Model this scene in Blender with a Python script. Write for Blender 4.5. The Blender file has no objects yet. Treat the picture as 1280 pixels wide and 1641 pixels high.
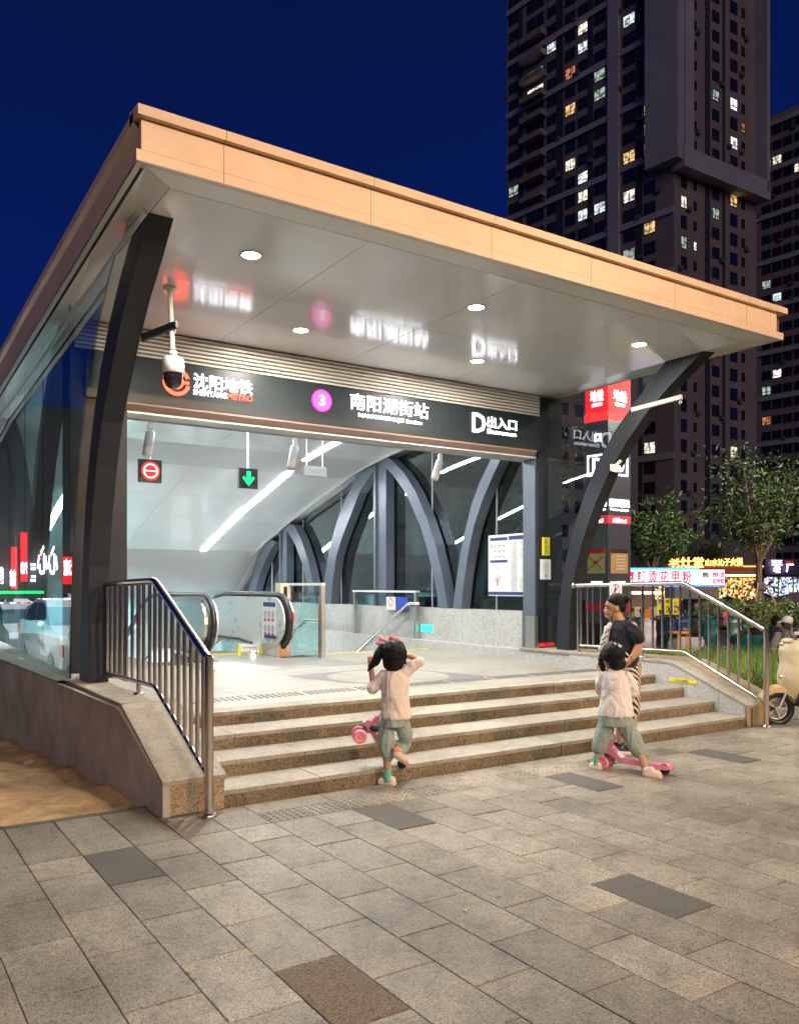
import bpy, bmesh, math, random
from mathutils import Vector, Matrix
random.seed(7)
SC = bpy.context.scene
COL = SC.collection
# ------------------------------------------------------------------ camera
H = 1.55
YAW = math.atan(885 / 1338.0)
cam_d = bpy.data.cameras.new('camera'); cam = bpy.data.objects.new('camera', cam_d); COL.objects.link(cam)
cam.location = (0, 0, H); cam.rotation_euler = (math.pi / 2, 0, -YAW)
cam_d.sensor_fit = 'HORIZONTAL'; cam_d.sensor_width = 36.0; cam_d.lens = 36.0 * 1338 / 1280
cam_d.shift_y = (938 - 820.5) / 1280.0
cam_d.clip_start = 0.05; cam_d.clip_end = 2000
SC.camera = cam
# ------------------------------------------------------------------ night sky
W = bpy.data.worlds.new('World'); SC.world = W; W.use_nodes = True
nt = W.node_tree; bg = nt.nodes['Background']
tc = nt.nodes.new('ShaderNodeTexCoord'); sp = nt.nodes.new('ShaderNodeSeparateXYZ'); rp = nt.nodes.new('ShaderNodeValToRGB')
nt.links.new(tc.outputs['Generated'], sp.inputs[0]); sn = nt.nodes.new('ShaderNodeTexNoise'); sn.inputs['Scale'].default_value = 2.2; sn.inputs['Detail'].default_value = 5; nt.links.new(tc.outputs['Generated'], sn.inputs['Vector'])
sm_ = nt.nodes.new('ShaderNodeMath'); sm_.operation = 'MULTIPLY_ADD'; sm_.inputs[1].default_value = .22; nt.links.new(sn.outputs[0], sm_.inputs[0]); sa_ = nt.nodes.new('ShaderNodeMath'); sa_.operation = 'SUBTRACT'; sa_.inputs[1].default_value = .11; nt.links.new(sp.outputs['Z'], sa_.inputs[0]); nt.links.new(sa_.outputs[0], sm_.inputs[2]); nt.links.new(sm_.outputs[0], rp.inputs[0]); nt.links.new(rp.outputs[0], bg.inputs[0])
e = rp.color_ramp.elements
e[0].position = 0.0; e[0].color = (0.0035, 0.011, 0.062, 1)
e[1].position = 0.75; e[1].color = (0.0012, 0.0062, 0.040, 1)
q = e.new(0.3); q.color = (0.0016, 0.010, 0.098, 1)
q = e.new(0.5); q.color = (0.0014, 0.0075, 0.062, 1)
bg.inputs[1].default_value = 0.85
# faint glow of the city on everything, from behind the camera
sun_d = bpy.data.lights.new('city_glow', 'SUN'); sun_d.energy = 0.28; sun_d.angle = math.radians(40); sun_d.color = (1, .82, .72)
sun = bpy.data.objects.new('city_glow', sun_d); COL.objects.link(sun); sun.rotation_euler = (math.radians(68), 0, math.radians(-20))
SC.view_settings.view_transform = 'Standard'; SC.view_settings.look = 'None'; SC.view_settings.gamma = 1
SC.view_settings.exposure = 0.42; SC.view_settings.use_curve_mapping = False
SC.cycles.max_bounces = 8; SC.cycles.transparent_max_bounces = 24; SC.cycles.caustics_reflective = False; SC.cycles.caustics_refractive = False
SC.cycles.sample_clamp_indirect = 6.0
try: SC.cycles.use_denoising = True
except Exception: pass
FW = Vector((math.sin(YAW), math.cos(YAW), 0)); RT = Vector((math.cos(YAW), -math.sin(YAW), 0)); UP = Vector((0, 0, 1))
def P_ut(u, t, z=0.0):
    """place at photo column u and distance t along the view axis"""
    p = (FW + RT * ((u - 640) / 1338.0)) * t
    return Vector((p.x, p.y, z))
def Z_v(v, t): return H + (938 - v) * t / 1338.0
# ------------------------------------------------------------------ materials
def NT(name):
    m = bpy.data.materials.new(name); m.use_nodes = True; t = m.node_tree; return m, t, t.nodes['Principled BSDF']
def node(t, typ, **k):
    n = t.nodes.new(typ)
    for a, b in k.items():
        if a.startswith('i_'): n.inputs[a[2:].replace('_', ' ')].default_value = b
        else: setattr(n, a, b)
    return n
def simple(name, col, rough=.5, metal=0, spec=.5, bump=0, bscale=60, var=.0, coat=0, coatr=.1, objvar=0, vscale=3.0):
    m, t, b = NT(name)
    b.inputs['Base Color'].default_value = (*col, 1); b.inputs['Roughness'].default_value = rough
    b.inputs['Metallic'].default_value = metal; b.inputs['Specular IOR Level'].default_value = spec
    if coat: b.inputs['Coat Weight'].default_value = coat; b.inputs['Coat Roughness'].default_value = coatr
    tcn = node(t, 'ShaderNodeTexCoord')
    if var or objvar:
        n = node(t, 'ShaderNodeTexNoise', i_Scale=vscale, i_Detail=6.0, i_Roughness=.65); t.links.new(tcn.outputs['Object'], n.inputs['Vector'])
        mr = node(t, 'ShaderNodeMapRange'); mr.inputs[1].default_value = .3; mr.inputs[2].default_value = .7
        mr.inputs[3].default_value = 1 - var; mr.inputs[4].default_value = 1 + var; t.links.new(n.outputs[0], mr.inputs[0])
        src = mr.outputs[0]
        if objvar:
            oi = node(t, 'ShaderNodeObjectInfo'); m2 = node(t, 'ShaderNodeMapRange'); m2.inputs[3].default_value = 1 - objvar; m2.inputs[4].default_value = 1 + objvar
            t.links.new(oi.outputs['Random'], m2.inputs[0]); mm = node(t, 'ShaderNodeMath', operation='MULTIPLY'); t.links.new(src, mm.inputs[0]); t.links.new(m2.outputs[0], mm.inputs[1]); src = mm.outputs[0]
        vm = node(t, 'ShaderNodeVectorMath', operation='SCALE'); vm.inputs[0].default_value = col; t.links.new(src, vm.inputs['Scale']); t.links.new(vm.outputs[0], b.inputs['Base Color'])
        r2 = node(t, 'ShaderNodeMapRange'); r2.inputs[3].default_value = max(.02, rough * .8); r2.inputs[4].default_value = min(1, rough * 1.25); t.links.new(n.outputs[0], r2.inputs[0]); t.links.new(r2.outputs[0], b.inputs['Roughness'])
    if bump:
        n2 = node(t, 'ShaderNodeTexNoise', i_Scale=bscale, i_Detail=4.0); t.links.new(tcn.outputs['Object'], n2.inputs['Vector'])
        bp = node(t, 'ShaderNodeBump', i_Strength=bump, i_Distance=.01); t.links.new(n2.outputs[0], bp.inputs['Height']); t.links.new(bp.outputs[0], b.inputs['Normal'])
    return m
def emit(name, col, s, base=None):
    base = base or tuple(c * .22 for c in col); m, t, b = NT(name); b.inputs['Base Color'].default_value = (*base, 1)
    b.inputs['Emission Color'].default_value = (*col, 1); b.inputs['Emission Strength'].default_value = s; return m
def granite(name, c1, c2, c3, speck=230, rough=.75, bump=.25, stain=.35, objvar=.06, big=1.1, world=False, streak=False):
    m, t, b = NT(name); L = t.links
    tcn = node(t, 'ShaderNodeTexCoord'); geo = node(t, 'ShaderNodeNewGeometry'); oi = node(t, 'ShaderNodeObjectInfo')
    pos = geo.outputs['Position']
    v = node(t, 'ShaderNodeTexVoronoi', i_Scale=speck); L.new(pos, v.inputs['Vector'])
    sep = node(t, 'ShaderNodeSeparateColor'); L.new(v.outputs['Color'], sep.inputs[0])
    r = node(t, 'ShaderNodeValToRGB'); L.new(sep.outputs[0], r.inputs[0]); r.color_ramp.interpolation = 'CONSTANT'
    es = r.color_ramp.elements; es[0].color = (*c3, 1); es[0].position = 0; es[1].color = (*c1, 1); es[1].position = .72
    x = es.new(.17); x.color = (*c2, 1); x = es.new(.4); x.color = tuple([(a + d) / 2 for a, d in zip(c1, c2)]) + (1,)
    n = node(t, 'ShaderNodeTexNoise', i_Scale=big, i_Detail=8.0, i_Roughness=.7); L.new(pos, n.inputs['Vector'])
    mr = node(t, 'ShaderNodeMapRange'); mr.inputs[1].default_value = .32; mr.inputs[2].default_value = .62; mr.inputs[3].default_value = 1 - stain; mr.inputs[4].default_value = 1.06; L.new(n.outputs[0], mr.inputs[0])
    n3 = node(t, 'ShaderNodeTexNoise', i_Scale=9.0, i_Detail=5.0, i_Roughness=.75); L.new(pos, n3.inputs['Vector'])
    if streak:
        mp = node(t, 'ShaderNodeMapping'); mp.inputs['Scale'].default_value = streak; L.new(pos, mp.inputs[0]); L.new(mp.outputs[0], n3.inputs['Vector'])
    m3 = node(t, 'ShaderNodeMapRange'); m3.inputs[1].default_value = .28; m3.inputs[2].default_value = .5; m3.inputs[3].default_value = 1 - stain * .9; m3.inputs[4].default_value = 1.0; L.new(n3.outputs[0], m3.inputs[0]); m3.inputs[1].default_value = .22 if streak else .28
    # small dark spots of old gum and oil
    vs = node(t, 'ShaderNodeTexVoronoi', i_Scale=3.1); L.new(pos, vs.inputs['Vector'])
    ms = node(t, 'ShaderNodeMapRange'); ms.inputs[1].default_value = .045; ms.inputs[2].default_value = .075; ms.inputs[3].default_value = .5; ms.inputs[4].default_value = 1.0; L.new(vs.outputs['Distance'], ms.inputs[0])
    m2 = node(t, 'ShaderNodeMapRange'); m2.inputs[3].default_value = 1 - objvar; m2.inputs[4].default_value = 1 + objvar; L.new(oi.outputs['Random'], m2.inputs[0])
    a1 = node(t, 'ShaderNodeMath', operation='MULTIPLY'); L.new(mr.outputs[0], a1.inputs[0]); L.new(m3.outputs[0], a1.inputs[1])
    a2 = node(t, 'ShaderNodeMath', operation='MULTIPLY'); L.new(a1.outputs[0], a2.inputs[0]); L.new(m2.outputs[0], a2.inputs[1])
    a3 = node(t, 'ShaderNodeMath', operation='MULTIPLY'); L.new(a2.outputs[0], a3.inputs[0]); L.new(ms.outputs[0], a3.inputs[1])
    vm = node(t, 'ShaderNodeVectorMath', operation='SCALE'); L.new(r.outputs[0], vm.inputs[0]); L.new(a3.outputs[0], vm.inputs['Scale']); L.new(vm.outputs[0], b.inputs['Base Color'])
    rr = node(t, 'ShaderNodeMapRange'); rr.inputs[3].default_value = rough - .12; rr.inputs[4].default_value = rough + .12; L.new(n3.outputs[0], rr.inputs[0]); L.new(rr.outputs[0], b.inputs['Roughness'])
    bp = node(t, 'ShaderNodeBump', i_Strength=bump, i_Distance=.004); L.new(sep.outputs[1], bp.inputs['Height']); L.new(bp.outputs[0], b.inputs['Normal'])
    return m
def glass(name, tint=(.86, .93, .92), k=1.35, rough=0.0, smudge=True):
    m = bpy.data.materials.new(name); m.use_nodes = True; t = m.node_tree; t.nodes.remove(t.nodes['Principled BSDF']); out = t.nodes['Material Output']
    tr = node(t, 'ShaderNodeBsdfTransparent'); tr.inputs[0].default_value = (*tint, 1)
    gl = node(t, 'ShaderNodeBsdfGlossy'); gl.inputs['Roughness'].default_value = rough; gl.inputs[0].default_value = (.95, .97, 1, 1)
    fr = node(t, 'ShaderNodeFresnel'); fr.inputs[0].default_value = 1.5
    ge = node(t, 'ShaderNodeNewGeometry')
    mu = node(t, 'ShaderNodeMath', operation='MULTIPLY', use_clamp=True); mu.inputs[1].default_value = k; t.links.new(fr.outputs[0], mu.inputs[0])
    inv = node(t, 'ShaderNodeMath', operation='SUBTRACT'); inv.inputs[0].default_value = 1; t.links.new(ge.outputs['Backfacing'], inv.inputs[1])
    m2 = node(t, 'ShaderNodeMath', operation='MULTIPLY'); t.links.new(mu.outputs[0], m2.inputs[0]); t.links.new(inv.outputs[0], m2.inputs[1])
    mx = node(t, 'ShaderNodeMixShader'); t.links.new(m2.outputs[0], mx.inputs[0]); t.links.new(tr.outputs[0], mx.inputs[1]); t.links.new(gl.outputs[0], mx.inputs[2]); t.links.new(mx.outputs[0], out.inputs[0])
    return m
M = {}
M['slab'] = granite('paving_granite', (.41, .37, .30), (.265, .235, .185), (.11, .095, .072), stain=.58, objvar=.22, rough=.58)
M['slab_dark'] = granite('dark_paving_granite', (.125, .115, .10), (.095, .088, .078), (.06, .055, .05), stain=.15, objvar=.05, speck=260)
M['slab_speck'] = granite('speckled_brown_granite', (.23, .17, .10), (.115, .085, .055), (.07, .05, .035), stain=.1, speck=170)
M['bed'] = simple('dark_joint_mortar', (.12, .09, .06), .95, var=.3, vscale=6)
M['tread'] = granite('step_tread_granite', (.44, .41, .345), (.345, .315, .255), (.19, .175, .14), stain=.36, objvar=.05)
M['riser'] = granite('shaded_riser_granite', (.30, .24, .155), (.185, .145, .09), (.075, .058, .038), speck=150, stain=.50, objvar=.08, big=1.7, streak=(6, 6, 1.2), rough=.85, bump=.5)  # darker and yellower than the treads: weak warm light put into the colour
M['floor'] = granite('platform_floor_granite', (.39, .37, .32), (.33, .31, .265), (.23, .215, .18), stain=.28, objvar=.035, rough=.45, bump=.06)
M['inlay'] = granite('grey_inlay_granite', (.19, .19, .185), (.15, .15, .145), (.10, .10, .10), stain=.15, rough=.5)
M['wall'] = granite('parapet_granite', (.55, .55, .53), (.46, .46, .44), (.27, .27, .26), speck=120, stain=.18, objvar=.02)
M['rend'] = simple('stained_render', (.42, .375, .325), .9, var=.36, vscale=1.6, bump=.3, bscale=120)
M['cheek'] = granite('warm_lit_cheek_granite', (.52, .41, .26), (.36, .27, .16), (.17, .125, .075), speck=150, stain=.35, bump=.4)  # brown tone holds the warm lamplight on the stone
M['cap'] = granite('cheek_cap_stone', (.52, .46, .36), (.44, .385, .30), (.32, .275, .21), speck=170, stain=.34)
M['steel'] = simple('charcoal_painted_steel', (.020, .023, .029), .42, spec=.25, var=.18, bump=.03, bscale=25)
M['steel_in'] = simple('grey_blue_painted_steel', (.135, .16, .205), .32, spec=.5, var=.08, metal=.3)
M['fascia'] = simple('champagne_aluminium', (.66, .48, .34), .42, metal=.2, var=.10, vscale=2.2)
M['ceil'] = simple('glossy_white_aluminium', (.91, .93, .94), .42, metal=.0, coat=1, coatr=.12, var=.06, vscale=.9)
M['ceil'].node_tree.nodes['Principled BSDF'].inputs['Coat IOR'].default_value = 1.65
M['soffit'] = simple('soffit_edge_aluminium', (.66, .66, .66), .36, metal=.2, var=.05)
M['groove'] = simple('dark_shadow_gap', (.035, .03, .025), .7)
M['louvre'] = simple('warm_louvre_aluminium', (.74, .68, .58), .35, metal=.15, var=.05)
M['sign'] = simple('black_sign_panel', (.018, .024, .025), .36, spec=.3, var=.05)
M['trim'] = simple('brown_trim_aluminium', (.24, .165, .14), .45, metal=.1, var=.06)
M['stainless'] = simple('brushed_stainless', (.62, .60, .57), .22, metal=1.0, var=.05, vscale=9)
M['stainless_m'] = simple('matt_stainless', (.55, .54, .51), .38, metal=1.0, var=.06)
M['rubber'] = simple('black_rubber', (.012, .012, .014), .35, spec=.5)
M['white'] = simple('white_enamel', (.75, .75, .73), .3, var=.03)
M['cream'] = simple('cream_plastic', (.72, .66, .50), .4, var=.05)
M['panelw'] = simple('escalator_white_panel', (.60, .62, .61), .28, metal=.3, var=.04)
M['glass'] = glass('clear_glass')
M['glass_side'] = glass('side_glass', tint=(.60, .70, .71), k=1.45)
M['glass_r'] = glass('inner_side_glass', tint=(.34, .44, .46), k=2.7)
M['glass_bal'] = glass('balustrade_glass', tint=(.76, .90, .88), k=1.5)
M['teal'] = simple('teal_backed_glass', (.40, .66, .66), .15, spec=.6, var=.05)
M['led'] = emit('led_tube', (1, .99, .97), 32)
M['lampw'] = emit('warm_downlight', (1, .90, .70), 60)
M['letw'] = emit('white_letter', (.93, .95, 1), 4.4)
M['letr'] = emit('red_letter', (1, .055, .02), 4.5)
M['letp'] = emit('pink_disc', (.9, .13, .60), 1.0)
M['letp2'] = emit('pink_rim', (1, .02, .35), 2.2)
M['green'] = emit('green_arrow', (0, 1, .20), 1.7)
M['redl'] = emit('red_light', (1, .02, .03), 1.1)
M['blk'] = simple('black_plastic', (.02, .02, .022), .4)
M['grayp'] = simple('grey_plastic', (.16, .16, .15), .45)
M['yellow'] = simple('yellow_vinyl', (.80, .68, .03), .45)
M['red'] = simple('red_vinyl', (.62, .03, .035), .45)
M['paper'] = simple('white_paper', (.74, .74, .74), .6, var=.03)
M['navy'] = simple('navy_print', (.03, .035, .17), .5)
M['inkg'] = simple('grey_print', (.33, .34, .36), .6)
M['dark'] = simple('black_print', (.03, .03, .03), .6)
M['sand'] = simple('dry_sand', (.42, .27, .13), .95, var=.45, vscale=5.0, bump=.8, bscale=45)
M['asphalt'] = simple('asphalt', (.05, .05, .052), .8, var=.3, bump=.4, bscale=120)
M['soil'] = simple('garden_soil', (.05, .045, .03), .95, var=.3)
# ------------------------------------------------------------------ mesh builder
class MB:
    def __init__(s): s.v = []; s.f = []; s.mi = []; s.sm = []
    def add(s, vs, fs, mi=0, smooth=False):
        o = len(s.v); s.v += [Vector(p) for p in vs]; s.f += [tuple(i + o for i in f) for f in fs]; s.mi += [mi] * len(fs); s.sm += [smooth] * len(fs); return s
    def box(s, a, b, mi=0, ch=0):
        (x0, y0, z0), (x1, y1, z1) = a, b
        if x0 > x1: x0, x1 = x1, x0
        if y0 > y1: y0, y1 = y1, y0
        if z0 > z1: z0, z1 = z1, z0
        if ch:   # chamfered top edges
            c = ch; vs = [(x0, y0, z0), (x1, y0, z0), (x1, y1, z0), (x0, y1, z0), (x0, y0, z1 - c), (x1, y0, z1 - c), (x1, y1, z1 - c), (x0, y1, z1 - c), (x0 + c, y0 + c, z1), (x1 - c, y0 + c, z1), (x1 - c, y1 - c, z1), (x0 + c, y1 - c, z1)]
            fs = [(3, 2, 1, 0)] + [(i, (i + 1) % 4, 4 + (i + 1) % 4, 4 + i) for i in range(4)] + [(4 + i, 4 + (i + 1) % 4, 8 + (i + 1) % 4, 8 + i) for i in range(4)] + [(8, 9, 10, 11)]
            return s.add(vs, fs, mi)
        vs = [(x0, y0, z0), (x1, y0, z0), (x1, y1, z0), (x0, y1, z0), (x0, y0, z1), (x1, y0, z1), (x1, y1, z1), (x0, y1, z1)]
        return s.add(vs, [(3, 2, 1, 0), (4, 5, 6, 7), (0, 1, 5, 4), (1, 2, 6, 5), (2, 3, 7, 6), (3, 0, 4, 7)], mi)
    def obox(s, c, ax, ay, az, hx, hy, hz, mi=0):   # oriented box
        c = Vector(c); ax = Vector(ax).normalized(); ay = Vector(ay).normalized(); az = Vector(az).normalized()
        vs = [c + ax * (hx * i) + ay * (hy * j) + az * (hz * k) for k in (-1, 1) for i, j in ((-1, -1), (1, -1), (1, 1), (-1, 1))]
        return s.add(vs, [(3, 2, 1, 0), (4, 5, 6, 7), (0, 1, 5, 4), (1, 2, 6, 5), (2, 3, 7, 6), (3, 0, 4, 7)], mi)
    def beam(s, a, b, w, h, mi=0, up=(0, 0, 1)):
        a = Vector(a); b = Vector(b); d = (b - a); L = d.length; d.normalize(); up = Vector(up)
        if abs(d.dot(up)) > .98: up = Vector((1, 0, 0))
        x = d.cross(up).normalized(); y = x.cross(d)
        return s.obox((a + b) / 2, x, d, y, w / 2, L / 2, h / 2, mi)
    def tube(s, pts, r, n=10, mi=0, cap=True, closed=False):
        pts = [Vector(p) for p in pts]; rs = r if isinstance(r, (list, tuple)) else [r] * len(pts)
        vs = []; fs = []; m = len(pts); prev = None
        for i, p in enumerate(pts):
            if closed: d = pts[(i + 1) % m] - pts[i - 1]
            else: d = pts[min(i + 1, m - 1)] - pts[max(i - 1, 0)]
            d.normalize()
            if prev is None:
                u = Vector((0, 0, 1)) if abs(d.z) < .9 else Vector((1, 0, 0)); x = d.cross(u).normalized()
            else: x = (prev - d * prev.dot(d)).normalized()
            prev = x; y = d.cross(x)
            for k in range(n):
                a = 2 * math.pi * k / n; vs.append(p + (x * math.cos(a) + y * math.sin(a)) * rs[i])
        for i in range(m if closed else m - 1):
            for k in range(n): fs.append((i * n + k, i * n + (k + 1) % n, ((i + 1) % m) * n + (k + 1) % n, ((i + 1) % m) * n + k))
        s.add(vs, fs, mi, True)
        if cap and not closed:
            s.add(vs[:n], [tuple(range(n - 1, -1, -1))], mi); s.add(vs[-n:], [tuple(range(n))], mi)
        return s
    def lathe(s, c, prof, n=20, mi=0, axis='z', smooth=True):   # prof: (r, h)
        c = Vector(c); vs = []; fs = []
        for r, h in prof:
            for k in range(n):
                a = 2 * math.pi * k / n; x, y = r * math.cos(a), r * math.sin(a)
                vs.append(c + (Vector((x, y, h)) if axis == 'z' else Vector((h, x, y)) if axis == 'x' else Vector((y, h, x))))
        for i in range(len(prof) - 1):
            for k in range(n): fs.append((i * n + k, i * n + (k + 1) % n, (i + 1) * n + (k + 1) % n, (i + 1) * n + k))
        s.add(vs, fs, mi, smooth)
        if prof[0][0] > 1e-4: s.add(vs[:n], [tuple(range(n - 1, -1, -1))], mi)
        if prof[-1][0] > 1e-4: s.add(vs[-n:], [tuple(range(n))], mi)
        return s
    def prism(s, poly, a, b, axis='x', mi=0):   # poly in the two other axes, extruded from a to b
        def f(p, h): return (h, p[0], p[1]) if axis == 'x' else (p[0], h, p[1]) if axis == 'y' else (p[0], p[1], h)
        n = len(poly); ar = sum(poly[i][0] * poly[(i + 1) % n][1] - poly[(i + 1) % n][0] * poly[i][1] for i in range(n))
        if (ar < 0) != (axis == 'y'): poly = poly[::-1]
        if a > b: a, b = b, a
        vs = [f(p, a) for p in poly] + [f(p, b) for p in poly]
        return s.add(vs, [tuple(range(n - 1, -1, -1)), tuple(range(n, 2 * n))] + [(i, (i + 1) % n, n + (i + 1) % n, n + i) for i in range(n)], mi)
    def strip(s, A, B, mi=0, smooth=False):   # quads between two polylines
        n = len(A); return s.add(list(A) + list(B), [(i, i + 1, n + i + 1, n + i) for i in range(n - 1)], mi, smooth)
    def sph(s, c, r, n=10, mi=0, sc=(1, 1, 1)):
        vs = []; fs = []
        for i in range(n + 1):
            th = math.pi * i / n
            for k in range(2 * n):
                a = math.pi * k / n; vs.append((c[0] + r * sc[0] * math.sin(th) * math.cos(a), c[1] + r * sc[1] * math.sin(th) * math.sin(a), c[2] + r * sc[2] * math.cos(th)))
        for i in range(n):
            for k in range(2 * n): fs.append((i * 2 * n + k, (i + 1) * 2 * n + k, (i + 1) * 2 * n + (k + 1) % (2 * n), i * 2 * n + (k + 1) % (2 * n)))
        return s.add(vs, fs, mi, True)
    def grid(s, rows, mi=0, smooth=True):
        n = len(rows[0]); return s.add([p for r in rows for p in r], [(i * n + k, i * n + k + 1, (i + 1) * n + k + 1, (i + 1) * n + k) for i in range(len(rows) - 1) for k in range(n - 1)], mi, smooth)
    def xf(s, mtx): s.v = [mtx @ p for p in s.v]; return s
    def mesh(s, name, mats, off=Vector((0, 0, 0))):
        m = bpy.data.meshes.new(name); m.from_pydata([tuple(p - off) for p in s.v], [], s.f)
        for x in (mats if isinstance(mats, (list, tuple)) else [mats]): m.materials.append(x)
        m.polygons.foreach_set('material_index', s.mi); m.polygons.foreach_set('use_smooth', s.sm); m.update(); return m
def wloc(o):
    p = Vector((0, 0, 0))
    while o: p += Vector(o.location); o = o.parent
    return p
def tag(o, label=None, cat=None, group=None, kind=None):
    if label: o['label'] = label
    if cat: o['category'] = cat
    if group: o['group'] = group
    if kind: o['kind'] = kind
    return o
def thing(name, label, cat, loc=(0, 0, 0), group=None, rz=0):
    o = bpy.data.objects.new(name, None); COL.objects.link(o); o.location = loc; o.rotation_euler = (0, 0, rz); o.empty_display_size = .1
    return tag(o, label, cat, group)
def part(par, name, mb, mats=None, label=None, kind=None, local=False):
    off = Vector((0, 0, 0)) if (local or par is None) else wloc(par)
    me = mb.mesh(name, mats, off) if isinstance(mb, MB) else mb
    o = bpy.data.objects.new(name, me); COL.objects.link(o)
    if par is not None: o.parent = par
    return tag(o, label, None, None, kind)
def single(name, mb, mats, label, cat, group=None):
    return tag(part(None, name, mb, mats), label, cat, group)
def struct(name, mb, mats): return tag(part(None, name, mb, mats), kind='structure')
def place(par, name, mesh, loc, rz=0, scale=None, label=None):
    o = bpy.data.objects.new(name, mesh); COL.objects.link(o); o.parent = par; o.location = Vector(loc) - (wloc(par) if par else Vector()); o.rotation_euler = (0, 0, rz)
    if scale: o.scale = scale
    if label: o['label'] = label
    return o
def textmb(s, org, xd, ud, w=None, h=None, ex=.006, mi=0, bold=0, mb=None, mirror=False):
    """lettering: lower-left corner org, along xd, up ud, fitted to w and h"""
    c = bpy.data.curves.new('lettering', 'FONT'); c.body = s; c.resolution_u = 2; c.extrude = .5; c.offset = bold
    o = bpy.data.objects.new('tmp', c); COL.objects.link(o); dg = bpy.context.evaluated_depsgraph_get(); dg.update()
    me = bpy.data.meshes.new_from_object(o.evaluated_get(dg)); bpy.data.objects.remove(o); bpy.data.curves.remove(c)
    vs = [v.co.copy() for v in me.vertices]; fs = [tuple(p.vertices) for p in me.polygons]; bpy.data.meshes.remove(me)
    x0 = min(v.x for v in vs); x1 = max(v.x for v in vs); y0 = min(v.y for v in vs); y1 = max(v.y for v in vs)
    sx = (w / (x1 - x0)) if w else None; sy = (h / (y1 - y0)) if h else None
    if sx is None: sx = sy
    if sy is None: sy = sx
    org = Vector(org); xd = Vector(xd).normalized(); ud = Vector(ud).normalized(); nd = xd.cross(ud)
    out = [org + xd * ((v.x - x0) * sx) + ud * ((v.y - y0) * sy) + nd * ((v.z + .5) * ex) for v in vs]
    mb = mb or MB(); return mb.add(out, fs, mi)
def area(name, loc, size, power, col=(1, 1, 1), rot=(0, 0, 0), par=None, sy=None, spread=None):
    l = bpy.data.lights.new(name, 'AREA'); l.energy = power; l.color = col; l.size = size
    if sy: l.shape = 'RECTANGLE'; l.size_y = sy
    else: l.shape = 'DISK'
    if spread: l.spread = spread
    o = bpy.data.objects.new(name, l); COL.objects.link(o); o.location = Vector(loc) - (wloc(par) if par else Vector()); o.rotation_euler = rot
    if par: o.parent = par
    return o
def interp(x, X, Y):
    if x <= X[0]: return Y[0]
    for i in range(len(X) - 1):
        if x <= X[i + 1]: return Y[i] + (Y[i + 1] - Y[i]) * (x - X[i]) / (X[i + 1] - X[i])
    return Y[-1]
CY = [5.4, 9, 10, 11, 12, 13.1, 13.65, 14.25, 15.35, 16.75, 17.6, 18.4, 19.45, 20.1, 20.8, 21.4]
CZ = [4.3, 4.3, 4.26, 4.19, 4.09, 3.97, 3.89, 3.79, 3.49, 3.13, 2.87, 2.62, 2.25, 1.85, 1.25, .6]
def cz(y): return interp(y, CY, CZ)
# ================================================================== ground
ZP = .472; RH = .118
g = MB(); hx0, hx1, hy0, hy1 = 1.8, 8.85, 10.9, 21.15
g.add([(-500, -300, -.45), (700, -300, -.45), (700, 700, -.45), (-500, 700, -.45), (hx0, hy0, -.45), (hx1, hy0, -.45), (hx1, hy1, -.45), (hx0, hy1, -.45), (hx0, hy0, -2.8), (hx1, hy0, -2.8), (hx1, hy1, -2.8), (hx0, hy1, -2.8)],
      [(0, 1, 5, 4), (1, 2, 6, 5), (2, 3, 7, 6), (3, 0, 4, 7), (4, 5, 9, 8), (5, 6, 10, 9), (6, 7, 11, 10), (7, 4, 8, 11), (8, 9, 10, 11)])
struct('ground', g, M['asphalt'])
g = MB(); g.box((-60, 11.2, -.445), (1.15, 90, -.35)); struct('road', g, M['asphalt'])
# sandy strip beside the left wall
g = MB(); nx, ny = 60, 60; vs = []; fs = []
for j in range(ny + 1):
    for i in range(nx + 1):
        x = -5 + 6.95 * i / nx; y = 5.83 + 5.6 * j / ny
        z = -.02 - .055 * max(0, (y - 6.2)) + .030 * math.sin((y * 1.3 + x * .25) * 22) * min(1, max(0, 1.45 - x) * 2) * (.5 + .5 * math.sin(x * 3 + y)) + random.uniform(-.009, .009)
        if x > 1.35: z += .03 * math.sin(y * 5) + .02 * (x - 1.35)
        vs.append((x, y, z))
for j in range(ny):
    for i in range(nx): a = j * (nx + 1) + i; fs.append((a, a + 1, a + nx + 2, a + nx + 1))
g.add(vs, fs, 0, True); struct('dirt_ground', g, M['sand'])
# bits of rubble and litter in the corner under the wall
def chunk(s, seed):
    r = random.Random(seed); b = MB(); b.sph((0, 0, s * .35), s, 4, sc=(1, .7, .45))
    b.v = [v + Vector((r.uniform(-.3, .3), r.uniform(-.3, .3), r.uniform(-.15, .15))) * s for v in b.v]
    b.sm = [False] * len(b.f); return b
rub = [(.55, 8.3, .055), (1.05, 8.9, .04), (1.38, 7.7, .05), (1.22, 7.1, .035), (.9, 9.5, .06), (1.45, 8.6, .045), (1.3, 9.9, .06), (1.12, 7.95, .03), (.7, 10.2, .07)]
lab = ['pale stone lying on the sand out in front of the wall', 'flat grey stone on the sand near the glazed wall', 'broken stone lying against the foot of the left wall', 'small pink stone on the sand nearest the paving',
       'larger pale stone far along the sand strip', 'rough stone in the corner at the foot of the wall', 'dark stone far back at the foot of the wall', 'tiny stone between two others on the sand', 'big rough stone farthest back on the sand']
for (x, y, s), l in zip(rub, lab):
    z = -.03 - .055 * (y - 6.2); b = chunk(s, int(x * 100)); b.xf(Matrix.Translation((x, y, z)))
    single('stone', b, M['cap'], l, 'stone', 'stones on the sand strip')
b = MB(); b.beam((.55, 9.6, -.20), (.98, 7.7, -.05), .07, .05); single('timber_offcut', b, simple('weathered_wood', (.36, .25, .15), .85, var=.3), 'weathered length of timber lying half buried in the sand beside the wall', 'timber')
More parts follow.
